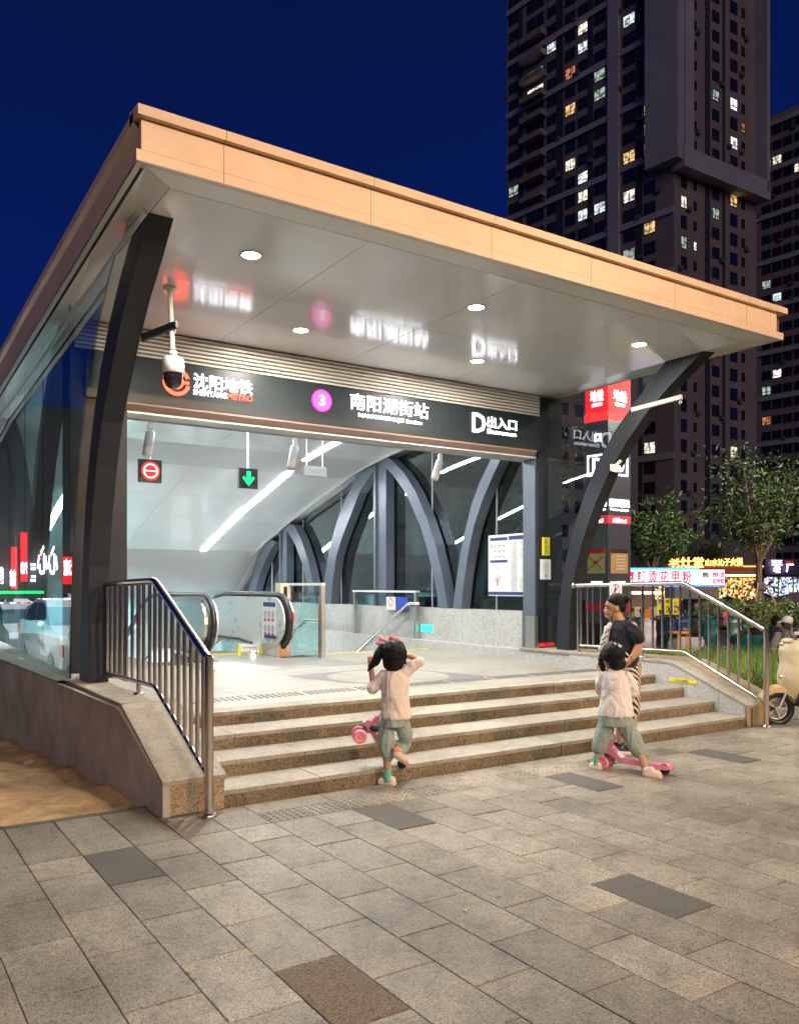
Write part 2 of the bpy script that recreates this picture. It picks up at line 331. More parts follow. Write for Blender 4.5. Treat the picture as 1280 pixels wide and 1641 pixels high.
# paving
pv = thing('pavement', None, None); pv['kind'] = 'structure'
g = MB(); g.box((-6, -3, -.30), (16, 5.50, -.007)); g.box((-6, 5.50, -.3), (1.75, 5.80, -.012)); g.box((8.64, 5.50, -.3), (16, 6.15, -.012)); part(pv, 'bedding', g, M['bed'])
PX = .2975; X0 = .2332; DY = .537
W_, L_ = PX - .0028, DY - .007
sb = MB(); sb.box((0, 0, -.02), (W_, L_, 0), ch=.003); slab_me = sb.mesh('paving_slab', M['slab']); slab_dk = sb.mesh('paving_slab', M['slab_dark']); slab_sp = sb.mesh('paving_slab', M['slab_speck'])
dark = {}
def slab_at(k, y):
    x = X0 + PX * k
    cxm, cym = x + .15, y + .27
    for (dx, dy, sp_) in ((1.59, 2.80, 1), (3.37, 2.80, 0), (5.16, 2.80, 0), (1.28, 4.69, 0), (3.08, 4.73, 0), (4.85, 4.75, 0), (6.62, 4.73, 0), (8.4, 4.73, 0), (6.94, 2.80, 0)):
        if abs(cxm - dx) < .15 and abs(cym - dy) < .2: return sp_ + 1
    return 0
rest = MB()
for k in range(-20, 53):
    x = X0 + PX * k
    even = (k % 2 == 1)
    base = 4.952 if even else 4.684
    j = 0; y = base - DY
    rows = [(4.42, 4.995)] if even else [(4.689, 4.995)]
    yy = 4.41 if even else 4.679
    while yy > -2.5:
        rows.append((yy - DY, yy - .007)); yy -= DY
    for (a, b_) in rows:
        c = slab_at(k, a)
        p = P_ut(0, 1); cxm, cym = x + .15, (a + b_) / 2
        d_ = cxm * FW.x + cym * FW.y; rr = (cxm * RT.x + cym * RT.y) / max(d_, .01)
        vis = d_ > 2.6 and abs(rr) < .53 and x < 11
        full = abs((b_ - a) - (DY - .007)) < .01
        if vis and full:
            o = place(pv, 'paving_slab', [slab_me, slab_dk, slab_sp][c], (x + .0025, a, random.uniform(-.0012, .0012)))
            if c == 1: o['label'] = 'dark grey paving slab'
            if c == 2: o['label'] = 'brown speckled paving slab'
        elif vis:
            q = MB(); q.box((x + .0025, a, -.02), (x + .0025 + W_, b_, 0), ch=.003); part(pv, 'paving_slab', q, [M['slab'], M['slab_dark'], M['slab_speck']][c], label='dark grey paving slab' if c else None)
        elif -4 < x < 15: rest.box((x + .0025, a, -.02), (x + .0025 + W_, b_, 0))
    # plain slabs between the steps and the dots
    if 2.25 < x < 9.9 and k % 2 == 1:
        q = MB(); q.box((x + .0025, 5.265, -.02), (x + 2 * PX - .0025, 5.50, 0), ch=.003); part(pv, 'paving_slab', q, M['slab'])
    elif x < 2.25 and x > -.6:
        q = MB(); q.box((x + .0025, 5.005, -.02), (x + PX - .0025, 5.50 if x > 1.5 else 5.80, 0), ch=.003); part(pv, 'paving_slab', q, M['slab'])
part(pv, 'paving_slab', rest, M['slab'], kind='stuff')
q = MB()
for i in range(8): q.box((8.66 + i * .6, 5.52, -.02), (8.66 + i * .6 + .595, 6.14, 0), ch=.003)
for i in range(8):
    m_ = MB(); m_.box((8.66 + i * .6, 5.52, -.02), (8.66 + i * .6 + .595, 6.14, 0), ch=.003); part(pv, 'paving_slab', m_, M['slab'])
for k in range(9): m_ = MB(); m_.box((-4.0 + k * .64, 5.803, -.1), (-4.0 + k * .64 + .634, 5.865, .004), ch=.003); part(pv, 'edging_stone', m_, M['slab_dark'])
# tactile dots
q = MB(); q.box((0, 0, -.02), (PX - .004, .258, .0), ch=.002)
for i in range(6):
    for j in range(5): q.lathe((.025 + i * .0488, .026 + j * .0515, 0), [(.0175, 0), (.0155, .004), (.010, .0055), (0.0001, .0055)], n=10)
tact = q.mesh('tactile_slab', [M['slab']])
for k in range(7, 30):
    if X0 + PX * k < 11: place(pv, 'tactile_slab', tact, (X0 + PX * k + .002, 5.003, .0))
# small litter: leaves on the paving
lf = MB(); lf.add([(-.02, 0, .002), (0, -.009, .004), (.022, 0, .002), (0, .009, .006)], [(0, 1, 2, 3)])
lf2 = lf; my = simple('yellow_leaf', (.62, .42, .05), .6)
for n_, (u, v) in enumerate([(402, 1532), (745, 1461), (300, 1560), (1198, 1290)]):
    t = 1338 * 1.55 / (v - 938); p = P_ut(u, t, .003)
    b = MB(); b.add(lf.v, lf.f); b.xf(Matrix.Translation(p) @ Matrix.Rotation(n_ * 1.3, 4, 'Z'))
    single('fallen_leaf', b, my, ['yellow fallen leaf left of the speckled slab', 'curled yellow leaf on the middle of the paving', 'yellow leaf near the bottom left of the paving', 'brown curled leaf on the paving right of the girls'][n_], 'leaf', 'fallen leaves on the paving')
# ================================================================== steps and platform
st = thing('staircase', None, None); st['kind'] = 'structure'
SY = [5.53, 5.925, 6.335, 6.75]; SX0, SX1 = 2.19, 8.19
joints = [[2.95, 3.78, 5.42, 7.08], [3.02, 4.36, 5.85, 7.0], [2.6, 4.05, 5.30, 6.55, 7.35], [3.12, 4.35, 5.35, 6.5, 7.45]]
for i, y in enumerate(SY):
    js = [SX0] + joints[i] + [SX1]
    for a, b_ in zip(js[:-1], js[1:]):
        dz = random.uniform(-.0015, .0015); dy = random.uniform(-.003, .003)
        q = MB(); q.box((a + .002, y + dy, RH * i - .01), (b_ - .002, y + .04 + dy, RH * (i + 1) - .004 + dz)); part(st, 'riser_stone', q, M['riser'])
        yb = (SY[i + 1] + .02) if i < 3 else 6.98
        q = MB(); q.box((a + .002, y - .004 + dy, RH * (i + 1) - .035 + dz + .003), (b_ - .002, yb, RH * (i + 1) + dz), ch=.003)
        q.mi = [1 if f_ in (2, 6) else 0 for f_ in range(len(q.f))]  # front edges take the dim riser tone
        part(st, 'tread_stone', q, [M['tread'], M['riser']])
q = MB()
for i, y in enumerate(SY): q.box((SX0 - .05, y + .05, -.3), (SX1 + .05, 12, RH * (i + 1) - .04))
part(st, 'core', q, M['bed'])
pf = thing('platform_floor', None, None); pf['kind'] = 'structure'
q = MB(); q.box((1.9, 6.99, .3), (8.9, 10.99, ZP - .012)); q.box((1.9, 10.99, .3), (3.6, 21, ZP - .012)); part(pf, 'bedding', q, M['grayp'])
yrows = [6.985, 7.33, 7.63, 8.23, 8.83, 9.43, 10.03, 10.63, 11.0]
for j, (a, b_) in enumerate(zip(yrows[:-1], yrows[1:])):
    xs = [2.0 + .6 * i for i in range(13)]
    for i in range(11):
        x0, x1 = xs[i], xs[i + 1]
        if a > 9.7 and 3.6 < x0 and x1 < 5.9: continue
        q = MB(); q.box((x0 + .001, a + .001, ZP - .012), (x1 - .001, b_ - .001, ZP), ch=.001)
        if j == 1 and 2.5 < x0 < 8:
            for n_ in range(9): q.obox((x0 + .05 + n_ * .062, (a + b_) / 2, ZP + .002), (1, -.0, 0), (0.12, 1, 0), (0, 0, 1), .014, .12, .003, 1)
        part(pf, 'floor_tile', q, [M['floor'], M['inlay']])
# compass-like inlay: grey disc ring with two long points
q = MB(); cx_, cy_ = 5.34, 8.31; N = 64; ax = Vector((1.18, -.78)).normalized(); ay = Vector((-ax.y, ax.x))
R0, R1 = .72, .80
vs = []; fs = []
for k in range(N):
    a = 2 * math.pi * k / N; d_ = Vector((math.cos(a), math.sin(a))); vs += [(cx_ + d_.x * R0, cy_ + d_.y * R0, ZP + .003), (cx_ + d_.x * R1, cy_ + d_.y * R1, ZP + .003)]
for k in range(N): k2 = (k + 1) % N; fs.append((2 * k, 2 * k + 1, 2 * k2 + 1, 2 * k2))
q.add(vs, fs)
for s_ in (1, -1):
    tip = Vector((cx_, cy_)) + ax * (s_ * 1.22)
    a0 = math.radians(38); pts = []
    for k in range(9):
        a = -a0 + 2 * a0 * k / 8; d_ = ax * (s_ * math.cos(a)) + ay * math.sin(a); pts.append(Vector((cx_, cy_)) + d_ * (R1 + .001))
    poly = [(p.x, p.y, ZP + .003) for p in pts] + [(tip.x, tip.y, ZP + .003)]
    if s_ * 1 < 0: poly = poly
    q.add(poly, [tuple(range(len(poly)))])
part(pf, 'floor_inlay', q, M['inlay'], label='grey stone ring with two long points set in the floor')
# ================================================================== metro entrance
ME = thing('metro_entrance', 'metro station entrance with curved black ribs, glass sides and a wide champagne roof', 'building', (5.2, 9, 0))
# cheek walls
def cheek(x0, x1, yend, crest, left):
    prof = [(5.51, 0), (5.51, .222), (crest, .645), (yend, .645), (yend, -.45), (5.6, -.45)]
    return prof
w = MB(); dxk = .03
def lwx(y): return 1.754 - dxk * (y - 5.51)
# left outer wall (toes in slightly), rendered
ys = [5.51, 6.53, 22.0]; zt = [.205, .612, .612]
vs = []
for y, z in zip(ys, zt): vs += [(lwx(y), y, -.5 if y > 5.6 else -.02), (lwx(y), y, z), (lwx(y) + .05, y, z), (lwx(y) + .05, y, -.5 if y > 5.6 else -.02)]
fs = [(0, 1, 2, 3)]
for i in range(2): a = i * 4; fs += [(a + 4, a + 5, a + 1, a), (a + 5, a + 6, a + 2, a + 1), (a + 6, a + 7, a + 3, a + 2), (a + 7, a + 4, a, a + 3)]
w.add(vs, fs); part(ME, 'outer_wall', w, M['rend'], label='stained rendered base wall on the left side')
w = MB(); w.prism([(5.53, 0), (5.53, .2), (6.54, .60), (22, .60), (22, -.4), (5.6, -.4)], 1.80, 2.17); w.prism([(5.53, 0), (5.53, .21), (6.52, .61), (22, .61), (22, -.4), (5.6, -.4)], 8.21, 8.85); part(ME, 'plinth', w, M['wall'])
w = MB(); w.box((1.757, 5.512, 0), (2.187, 5.532, .205)); part(ME, 'facing_stone', w, M['cheek'])
w = MB(); w.box((8.195, 5.512, 0), (8.26, 5.532, .215)); part(ME, 'facing_stone', w, M['cheek'])
w = MB(); w.box((8.30, 5.508, 0), (8.64, 5.532, .215)); part(ME, 'facing_stone', w, M['cheek'])
w = MB(); w.box((8.262, 5.515, 0), (8.298, 5.532, .21)); part(ME, 'facing_stone', w, M['bed'])
# inner faces of the right cheek, three stones
for a, b_ in ((5.535, 5.865), (5.87, 6.95), (6.955, 8.2)):
    def zz(y): return .205 + (min(y, 6.52) - 5.51) * .395
    w = MB(); pts = [(a, -.01), (a, zz(a))] + ([(6.52, zz(6.52))] if a < 6.52 < b_ else []) + [(b_, zz(b_)), (b_, -.01)]
    w.prism(pts, 8.188, 8.208); part(ME, 'facing_stone', w, M['wall'])
w = MB(); w.prism([(5.535, 0), (5.535, .20), (6.52, .60), (8.2, .60), (8.2, 0)], 2.172, 2.19); part(ME, 'facing_stone', w, M['wall'])
# caps
def cap(x0, x1, segs, mat, th=.03, name='coping_stone'):
    for (y0, z0), (y1, z1) in segs:
        q = MB(); q.prism([(y0, z0), (y1, z1), (y1, z1 + th), (y0, z0 + th)], x0, x1); part(ME, name, q, mat)
cap(1.752, 2.03, [((5.505, .206), (6.0, .402)), ((6.004, .404), (6.52, .608)), ((6.524, .61), (7.4, .61)), ((7.404, .61), (8.4, .61))], M['cap'])
cap(2.034, 2.20, [((5.505, .206), (6.0, .402)), ((6.004, .404), (6.52, .608)), ((6.524, .61), (7.4, .61)), ((7.404, .61), (8.4, .61))], M['tread'])
w = MB()
A = [(lwx(y) - .004, y, .642) for y in (8.405, 12, 16, 22)]; B = [(2.05, y, .642) for y in (8.405, 12, 16, 22)]; w.strip(B, A)
A2 = [(x, y, .612) for x, y, z in A]; w.strip(A, A2); part(ME, 'coping_stone', w, M['tread'])
cap(8.185, 8.45, [((5.505, .206), (5.9, .362)), ((5.904, .364), (6.52, .608)), ((6.524, .61), (7.4, .61)), ((7.404, .61), (8.4, .61)), ((8.404, .61), (9.2, .61))], M['tread'])
cap(8.454, 8.86, [((5.505, .206), (5.9, .362)), ((5.904, .364), (6.52, .608)), ((6.524, .61), (7.4, .61)), ((7.404, .61), (8.4, .61)), ((8.404, .61), (22, .61))], M['cheek'])
# parapet inside, both sides
for x0, x1 in ((8.36, 8.72),):
    for a, b_ in ((9.34, 11.1), (11.104, 13.2), (13.204, 15.3), (15.304, 17.4), (17.404, 21.2)):
        q = MB(); q.box((x0, a, -.4 if a > 11 else .3), (x1, b_, 1.16)); part(ME, 'parapet_stone', q, M['wall'])
q = MB(); q.box((8.30, 9.0, ZP), (8.40, 9.2, 1.1)); part(ME, 'door_jamb_guard', q, M['stainless_m'])
# ---- ribs
PRO_F = [(8.40, .645), (8.39, 1.0), (8.36, 1.35), (8.27, 1.78), (8.12, 2.2), (7.92, 2.62), (7.69, 3.0), (7.38, 3.39), (7.05, 3.71), (6.72, 3.97), (6.40, 4.18), (6.12, 4.35)]
PRO_B = [(8.64, .645), (8.62, 1.0), (8.58, 1.35), (8.48, 1.83), (8.31, 2.32), (8.10, 2.80), (7.86, 3.20), (7.55, 3.58), (7.22, 3.90), (6.95, 4.12), (6.76, 4.29), (6.68, 4.35)]
def rib(F_, B_, x0, x1, mats, name='rib'):
    q = MB(); n = len(F_)
    def row(P_, x): return [(x, y, z) for y, z in P_]
    a, b_, c, d_ = row(F_, x0), row(F_, x1), row(B_, x1), row(B_, x0)
    q.strip(a, b_); q.strip(b_, c); q.strip(c, d_); q.strip(d_, a)
    q.add([a[0], b_[0], c[0], d_[0]], [(0, 1, 2, 3)]); q.add([a[-1], b_[-1], c[-1], d_[-1]], [(3, 2, 1, 0)])
    # raised edge flanges along the front face
    return part(ME, name, q, mats)
rib(PRO_F, PRO_B, 8.38, 8.57, M['steel'])
PL_F = [(8.02, .645), (8.04, 1.2), (7.99, 1.72), (7.86, 2.25), (7.72, 2.62), (7.54, 2.98), (7.30, 3.28), (7.02, 3.60), (6.72, 3.87), (6.42, 4.08), (6.10, 4.34)]
PL_B = [(8.38, .645), (8.33, 1.2), (8.25, 1.8), (8.13, 2.35), (7.98, 2.76), (7.80, 3.13), (7.56, 3.48), (7.27, 3.80), (6.97, 4.05), (6.70, 4.24), (6.50, 4.34)]
rib(PL_F, PL_B, 1.86, 2.04, M['steel'])
def bez(p0, p1, p2, n=14): return [((1 - t) ** 2 * p0[0] + 2 * t * (1 - t) * p1[0] + t * t * p2[0], (1 - t) ** 2 * p0[1] + 2 * t * (1 - t) * p1[1] + t * t * p2[1]) for t in [i / n for i in range(n + 1)]]
inner = [([(11.075, 1.13), (10.98, 1.6), (10.87, 2.05), (10.73, 2.45), (10.57, 2.85), (10.36, 3.19), (10.06, 3.55), (9.75, 3.85), (9.45, 4.08), (9.2, 4.26)], [(10.85, 1.13), (10.77, 1.6), (10.66, 2.06), (10.50, 2.52), (10.28, 2.92), (10.02, 3.28), (9.78, 3.58), (9.5, 3.83), (9.25, 4.0), (9.02, 4.12)]),
         ([(11.43, 1.13), (11.60, 1.69), (11.78, 2.14), (12.02, 2.6), (12.43, 3.17), (12.85, 3.55), (13.09, 3.72), (13.3, 3.83)], [(11.2, 1.13), (11.37, 1.75), (11.56, 2.25), (11.80, 2.70), (12.15, 3.2), (12.52, 3.58), (12.9, 3.84), (13.1, 3.95)]),
         ([(15.62, 1.13), (15.55, 1.6), (15.34, 2.25), (15.1, 2.7), (14.86, 3.06), (14.5, 3.43), (14.2, 3.70), (13.62, 3.90)], [(15.25, 1.13), (15.18, 1.6), (15.02, 2.15), (14.8, 2.5), (14.56, 2.80), (14.3, 3.12), (14.1, 3.37), (13.55, 3.75)]),
         ([(16.15, 1.13), (16.3, 1.5), (16.55, 2.0), (16.9, 2.45), (17.3, 2.78), (17.6, 2.86)], [(15.9, 1.13), (16.05, 1.6), (16.25, 2.05), (16.6, 2.55), (16.95, 2.9), (17.3, 2.98)]),
         ([(19.6, 1.13), (19.45, 1.5), (19.2, 1.95), (18.9, 2.25), (18.5, 2.55), (18.2, 2.64)], [(19.2, 1.13), (19.05, 1.5), (18.85, 1.8), (18.55, 2.1), (18.2, 2.4), (17.9, 2.55)])]
for side in (0, 1):
    x0, x1 = ((8.38, 8.57), (1.83, 2.02))[side]
    for F_, B_ in inner: rib(F_, B_, x0, x1, M['steel_in'])
    for a, b_, zt_ in ((13.13, 13.58, 3.9), (17.35, 17.75, 2.88)):
        q = MB(); q.box((x0 + .003, a, 1.14), (x1 - .003, (a + b_) / 2 - .05, zt_)); q.box((x0 + .04, (a + b_) / 2 - .05, 1.14), (x1 - .04, b_ - .08, zt_)); q.box((x0 + .003, b_ - .08, 1.14), (x1 - .003, b_, zt_))
        part(ME, 'post', q, M['steel_in'])
# ---- columns beside the opening
q = MB(); q.box((8.372, 9.0, ZP), (8.665, 9.33, 4.3)); q.box((8.672, 9.02, .64), (8.86, 9.3, 4.3)); q.box((8.345, 9.05, ZP), (8.372, 9.30, 4.0), 1); part(ME, 'column', q, [M['steel'], M['steel_in']])
q = MB(); q.box((1.9, 9.0, .64), (2.16, 9.33, 4.3)); q.box((2.165, 9.03, ZP), (2.49, 9.33, 4.3)); part(ME, 'column', q, M['steel'])
# stickers on the column
q = MB(); q.box((8.438, 8.995, 1.986), (8.588, 9.0, 2.25)); o_ = part(ME, 'warning_label', q, M['yellow'], label='yellow warning sticker with a black triangle')
q = MB(); q.prism([(8.475, 2.165), (8.551, 2.165), (8.513, 2.235)], 8.9930, 8.9948, axis='y'); 
for k in range(5): q.box((8.50, 8.9935, 2.02 + k * .027), (8.525 if k % 2 else 8.515, 8.9948, 2.038 + k * .027)); q.box((8.54, 8.9935, 2.01 + k * .025), (8.556, 8.9948, 2.026 + k * .025))
part(o_, 'print', q, M['dark'])
q = MB(); q.prism([(8.49, 2.173), (8.536, 2.173), (8.513, 2.222)], 8.9915, 8.9925, axis='y'); part(o_, 'triangle', q, M['yellow'])
q = MB(); q.box((8.401, 8.996, 1.635), (8.611, 9.0, 1.93)); o_ = part(ME, 'notice', q, M['paper'], label='white paper notice taped to the column')
q = MB()
for k in range(9): q.box((8.43, 8.9945, 1.87 - k * .016), (8.43 + random.uniform(.11, .155), 8.9955, 1.873 - k * .016))
q.box((8.49, 8.9945, 1.67), (8.53, 8.9955, 1.71)); part(o_, 'print', q, M['inkg'])
q = MB(); q.box((8.372, 8.99, .655), (8.67, 8.999, .71)); part(ME, 'reflective_band', q, emit('glowing_red_band', (1, .02, .02), .25, (.6, .02, .02)))  # slight glow put into the red; the band is no lamp
# ---- header: louvre, sign, trim
for k in range(7):
    q = MB(); z = 3.995 + k * .0436; q.prism([(9.0, z), (8.975, z + .006), (8.97, z + .030), (9.0, z + .0375)], 1.95, 8.372); part(ME, 'louvre_slat', q, M['louvre'])
q = MB(); q.box((1.95, 9.003, 3.5), (8.372, 9.30, 4.298)); part(ME, 'header_beam', q, M['steel'])
q = MB(); q.box((2.05, 8.955, 3.50), (8.368, 9.002, 3.985)); SG = part(ME, 'sign_panel', q, M['sign'], label='long black sign panel over the opening')
q = MB(); q.prism([(8.95, 3.495), (8.95, 3.475), (9.0, 3.42), (9.32, 3.42), (9.32, 3.495)], 2.3, 8.30, mi=0); part(ME, 'header_trim', q, M['trim'])
q = MB(); q.box((2.49, 9.02, 3.395), (8.34, 9.34, 3.418)); part(ME, 'header_soffit', q, M['soffit'])
q = MB(); q.box((2.49, 9.325, 3.38), (8.34, 9.345, 4.24)); part(ME, 'header_back', q, M['ceil'])
YS = 8.953; XD, UD = (1, 0, 0), (0, 0, 1)
def sgn(txt, x, z, w, h, mat, name='lettering', bold=.0, y=YS):
    b = textmb(txt, (x, y, z), XD, UD, w, h, .012, bold=bold); return part(SG, name, b, mat)
sgn('沈阳地铁', 3.19, 3.735, .70, .165, M['letw'], bold=.008)
sgn('SHENYANG', 3.19, 3.660, .385, .062, M['letw']); sgn('METRO', 3.585, 3.660, .305, .062, M['letr'])
sgn('南阳湖街站', 5.19, 3.735, 1.18, .20, M['letw'], bold=.0)
sgn('NANYANGHUJIE Station', 5.31, 3.635, .96, .062, M['letw'], bold=.006)
sgn('D', 7.11, 3.645, .23, .265, M['letw'], bold=.012)
sgn('出入口', 7.375, 3.735, .53, .155, M['letw'], bold=.006); sgn('Entrance', 7.375, 3.652, .525, .060, M['letw'], bold=.006)
# round red emblem: broken ring with a hooked bar
q = MB()
def arc(cx, cz_, r0, r1, a0, a1, y0, y1, n=20):
    vs = []; fs = []
    for i in range(n + 1):
        a = math.radians(a0 + (a1 - a0) * i / n); c, s_ = math.cos(a), math.sin(a)
        vs += [(cx + r0 * c, y0, cz_ + r0 * s_), (cx + r1 * c, y0, cz_ + r1 * s_), (cx + r1 * c, y1, cz_ + r1 * s_), (cx + r0 * c, y1, cz_ + r0 * s_)]
    for i in range(n):
        b = i * 4; fs += [(b, b + 1, b + 5, b + 4), (b + 1, b + 2, b + 6, b + 5), (b + 3, b, b + 4, b + 7)]
    return vs, fs
for r0, r1, a0, a1 in ((.115, .152, 20, 165), (.115, .152, 180, 345), (.05, .08, -100, 100)):
    q.add(*arc(3.0, 3.775, r0, r1, a0, a1, YS - .012, YS))
q.box((3.0, YS - .012, 3.76), (3.14, YS, 3.79)); part(SG, 'emblem', q, M['letr'])
q = MB(); q.lathe((4.79, YS, 3.785), [(.118, 0), (.118, -.012), (.0001, -.0122)], n=40, axis='y', smooth=False); part(SG, 'line_badge', q, M['letp'])
q = MB(); q.add(*arc(4.79, 3.785, .118, .132, 0, 360, YS - .014, YS, 40)); part(SG, 'badge_rim', q, M['letp2'])
sgn('3', 4.747, 3.722, .085, .128, emit('badge_digit', (1, 1, 1), 1.4), bold=.01, y=YS - .0135)
# ---- ceiling
CP = simple('ceiling_shadow_gap', (.12, .12, .11), .6)
def panel(xa, xb, ya, yb, n=1, mat=None, par=None, name='ceiling_panel'):
    q = MB(); ysn = [ya + (yb - ya) * i / n for i in range(n + 1)]
    A = [(xa, y, cz(y)) for y in ysn]; B = [(xb, y, cz(y)) for y in ysn]
    A2 = [(x, y, z + .02) for x, y, z in A]; B2 = [(x, y, z + .02) for x, y, z in B]
    q.strip(A, B); q.strip(B2, A2); q.strip(B, B2); q.strip(A2, A); q.add([A[0], A2[0], B2[0], B[0]], [(0, 1, 2, 3)]); q.add([A[-1], B[-1], B2[-1], A2[-1]], [(0, 1, 2, 3)])
    q.sm = [len(q.f) > 0 and n > 1 for _ in q.f]
    return part(ME, name, q, mat or M['ceil'])
g_ = .003
xs = [1.86, 3.48, 5.10, 6.72, 8.40]
for i in range(4):
    for a, b_ in ((5.70, 7.33), (7.33, 8.97)): panel(xs[i] + g_, xs[i + 1] - g_, a + g_, b_ - g_)
xi = [1.70, 3.30, 3.50, 5.20, 6.95, 7.15, 8.80]
ysi = [9.35, 10.6, 11.9, 13.2, 14.6, 16.0, 17.3, 18.6, 19.8, 20.8]
for i in range(6):
    for a, b_ in zip(ysi[:-1], ysi[1:]):
        if i in (1, 4):
            if a > 11.8 and b_ < 19.9:
                # recessed light channel
                A = [(xi[i] + .035, y, cz(y) - .012) for y in [a + (b_ - a) * k / 4 for k in range(5)]]; B = [(xi[i + 1] - .035, y, z) for (x, y, z) in A]
                q = MB(); q.strip(A, B); q.strip([(x, y, z + .01) for x, y, z in B], [(x, y, z + .01) for x, y, z in A]); q.strip(B, [(x, y, z + .01) for x, y, z in B]); part(ME, 'light_strip', q, M['led'])
        panel(xi[i] + g_, xi[i + 1] - g_, a + g_, b_ - g_, 5)
# sloping soffit margins round the canopy
def zs_l(y): return 4.325 - .056 * max(0, y - 5.5)     # the left edge of the roof falls towards the back
def warp(y): return cz(y)
q = MB()
ysr = [5.5, 7, 8.5, 10, 11.3, 13, 15, 17, 19, 21.2]
def le(x, zo=0): return [(x, y, min(zs_l(y), cz(y) + .03) + zo) for y in ysr]
O = le(1.645); I = [(1.86 - g_, y, cz(y)) for y in ysr]; I[0] = (1.86 - g_, 5.70, 4.3); O[0] = (1.645, 5.53, 4.325)
for k in range(len(ysr) - 1):
    q = MB(); ga = .004
    a0, a1, b0, b1 = Vector(O[k]), Vector(O[k + 1]), Vector(I[k]), Vector(I[k + 1])
    if k: a0 = a0.lerp(a1, .004); b0 = b0.lerp(b1, .004)
    q.add([a0, b0, b1, a1, a0 + UP * .03, b0 + UP * .03, b1 + UP * .03, a1 + UP * .03], [(0, 1, 2, 3), (7, 6, 5, 4), (0, 4, 5, 1), (3, 2, 6, 7)]); part(ME, 'soffit_panel', q, M['ceil'])
for k in range(5):
    xa, xb = 1.645 + k * (8.74 - 1.645) / 5, 1.645 + (k + 1) * (8.74 - 1.645) / 5
    ia = 1.86 if k == 0 else xa; ib = 8.40 if k == 4 else xb
    q = MB(); vs = [(xa + g_, 5.53, 4.325), (xb - g_, 5.53, 4.325), (ib - g_, 5.70 - g_, 4.30), (ia + g_, 5.70 - g_, 4.30)]
    q.add(vs + [(x, y, z + .03) for x, y, z in vs], [(3, 2, 1, 0), (4, 5, 6, 7), (0, 1, 5, 4)]); part(ME, 'soffit_panel', q, M['ceil'])
q = MB(); O = [(8.745, y, cz(y) + .025) for y in ysr]; I = [(8.40, y, cz(y)) for y in ysr]; O[0] = (8.745, 5.53, 4.325); I[0] = (8.40, 5.70, 4.3)
q.strip(I, O); q.strip([(x, y, z + .03) for x, y, z in O], [(x, y, z + .03) for x, y, z in I]); part(ME, 'soffit_panel', q, M['ceil'])
# gap, rim and fascia
q = MB(); q.box((1.60, 5.51, 4.335), (8.80, 5.535, 4.36)); part(ME, 'shadow_gap', q, M['groove'])
q = MB(); q.strip([(x, y, z + .012) for x, y, z in le(1.615)], [(x, y, z + .012) for x, y, z in le(1.655)]); part(ME, 'shadow_gap', q, M['groove'])
q = MB(); q.box((1.578, 5.482, 4.322), (8.815, 5.516, 4.335)); part(ME, 'soffit_rim', q, M['soffit'])
q = MB(); A = le(1.578, .0); B = le(1.618, .0); A[0] = (1.578, 5.482, 4.322); B[0] = (1.618, 5.516, 4.322)
A = [(x, y, z - .003) for x, y, z in A]; B = [(x, y, z - .003) for x, y, z in B]; q.strip(A, B); q.strip([(x, y, z + .02) for x, y, z in B], [(x, y, z + .02) for x, y, z in A]); q.strip(B, [(x, y, z + .02) for x, y, z in B]); part(ME, 'soffit_rim', q, M['soffit'])
fx = [1.600, 2.17, 3.36, 4.56, 5.75, 6.94, 8.13, 8.69]
for a, b_ in zip(fx[:-1], fx[1:]):
    q = MB(); aa = a + .002; bb = b_ - .002
    q.box((aa, 5.476, 4.40), (bb, 5.53, 4.598))
    q.box((aa if a > 1.7 else 1.570, 5.476, 4.325), (bb if b_ < 8.6 else 8.822, 5.53, 4.3985)); part(ME, 'fascia_panel', q, M['fascia'])
    q = MB(); q.prism([(5.425, 4.602), (5.425, 4.668), (5.62, 4.69), (5.62, 4.602)], aa if a > 1.7 else 1.566, bb if b_ < 8.6 else 8.824); part(ME, 'roof_edge', q, M['fascia'])
def zt_l(y, z): return z - .033 * (y - 5.47) - .0011 * max(0, y - 8) ** 2 * 3
ysl = [5.535, 6.7, 7.9, 9.1, 10.3, 11.5, 13, 15, 17, 19, 21.3]
def ll(x, z0, fall=1):
    out = []
    for y in ysl:
        top = min(zt_l(y, z0) if fall else z0, cz(y) + .03 + (z0 - 4.32)); out.append((x, y, top if z0 > 4.5 else min(zs_l(y) + (z0 - 4.325), cz(y) + .03 + (z0 - 4.325))))
    return out
for k in range(len(ysl) - 1):
    def seg(L): a, b_ = Vector(L[k]), Vector(L[k + 1]); return [a.lerp(b_, .003), a.lerp(b_, .997)]
    q = MB(); lo0, lo1 = seg(ll(1.570, 4.325)), seg(ll(1.570, 4.398)); in1 = seg(ll(1.602, 4.398)); in2 = seg(ll(1.602, 4.572)); bk = seg(ll(1.66, 4.572))
    q.strip(lo1, lo0); q.strip(in1, lo1); q.strip(in2, in1); part(ME, 'fascia_panel', q, M['fascia'])
    q = MB(); t0 = seg(ll(1.566, 4.598)); t1 = seg(ll(1.566, 4.668)); t2 = seg(ll(1.75, 4.69)); q.strip(t1, t0); q.strip(t2, t1); q.strip(t0, in2); part(ME, 'roof_edge', q, M['fascia'])
q = MB(); A = ll(1.63, 4.66); B = [(8.78, y, cz(y) + .37) for y in ysl]; C_ = [(8.78, y, cz(y) + .03) for y in ysl]; D_ = [(1.63, y, cz(y) + .032) for y in ysl]
q.strip(B, A); q.strip(D_, C_); q.strip(C_, B); q.add([A[-1], B[-1], C_[-1], D_[-1]], [(0, 1, 2, 3)]); part(ME, 'roof', q, M['soffit'])
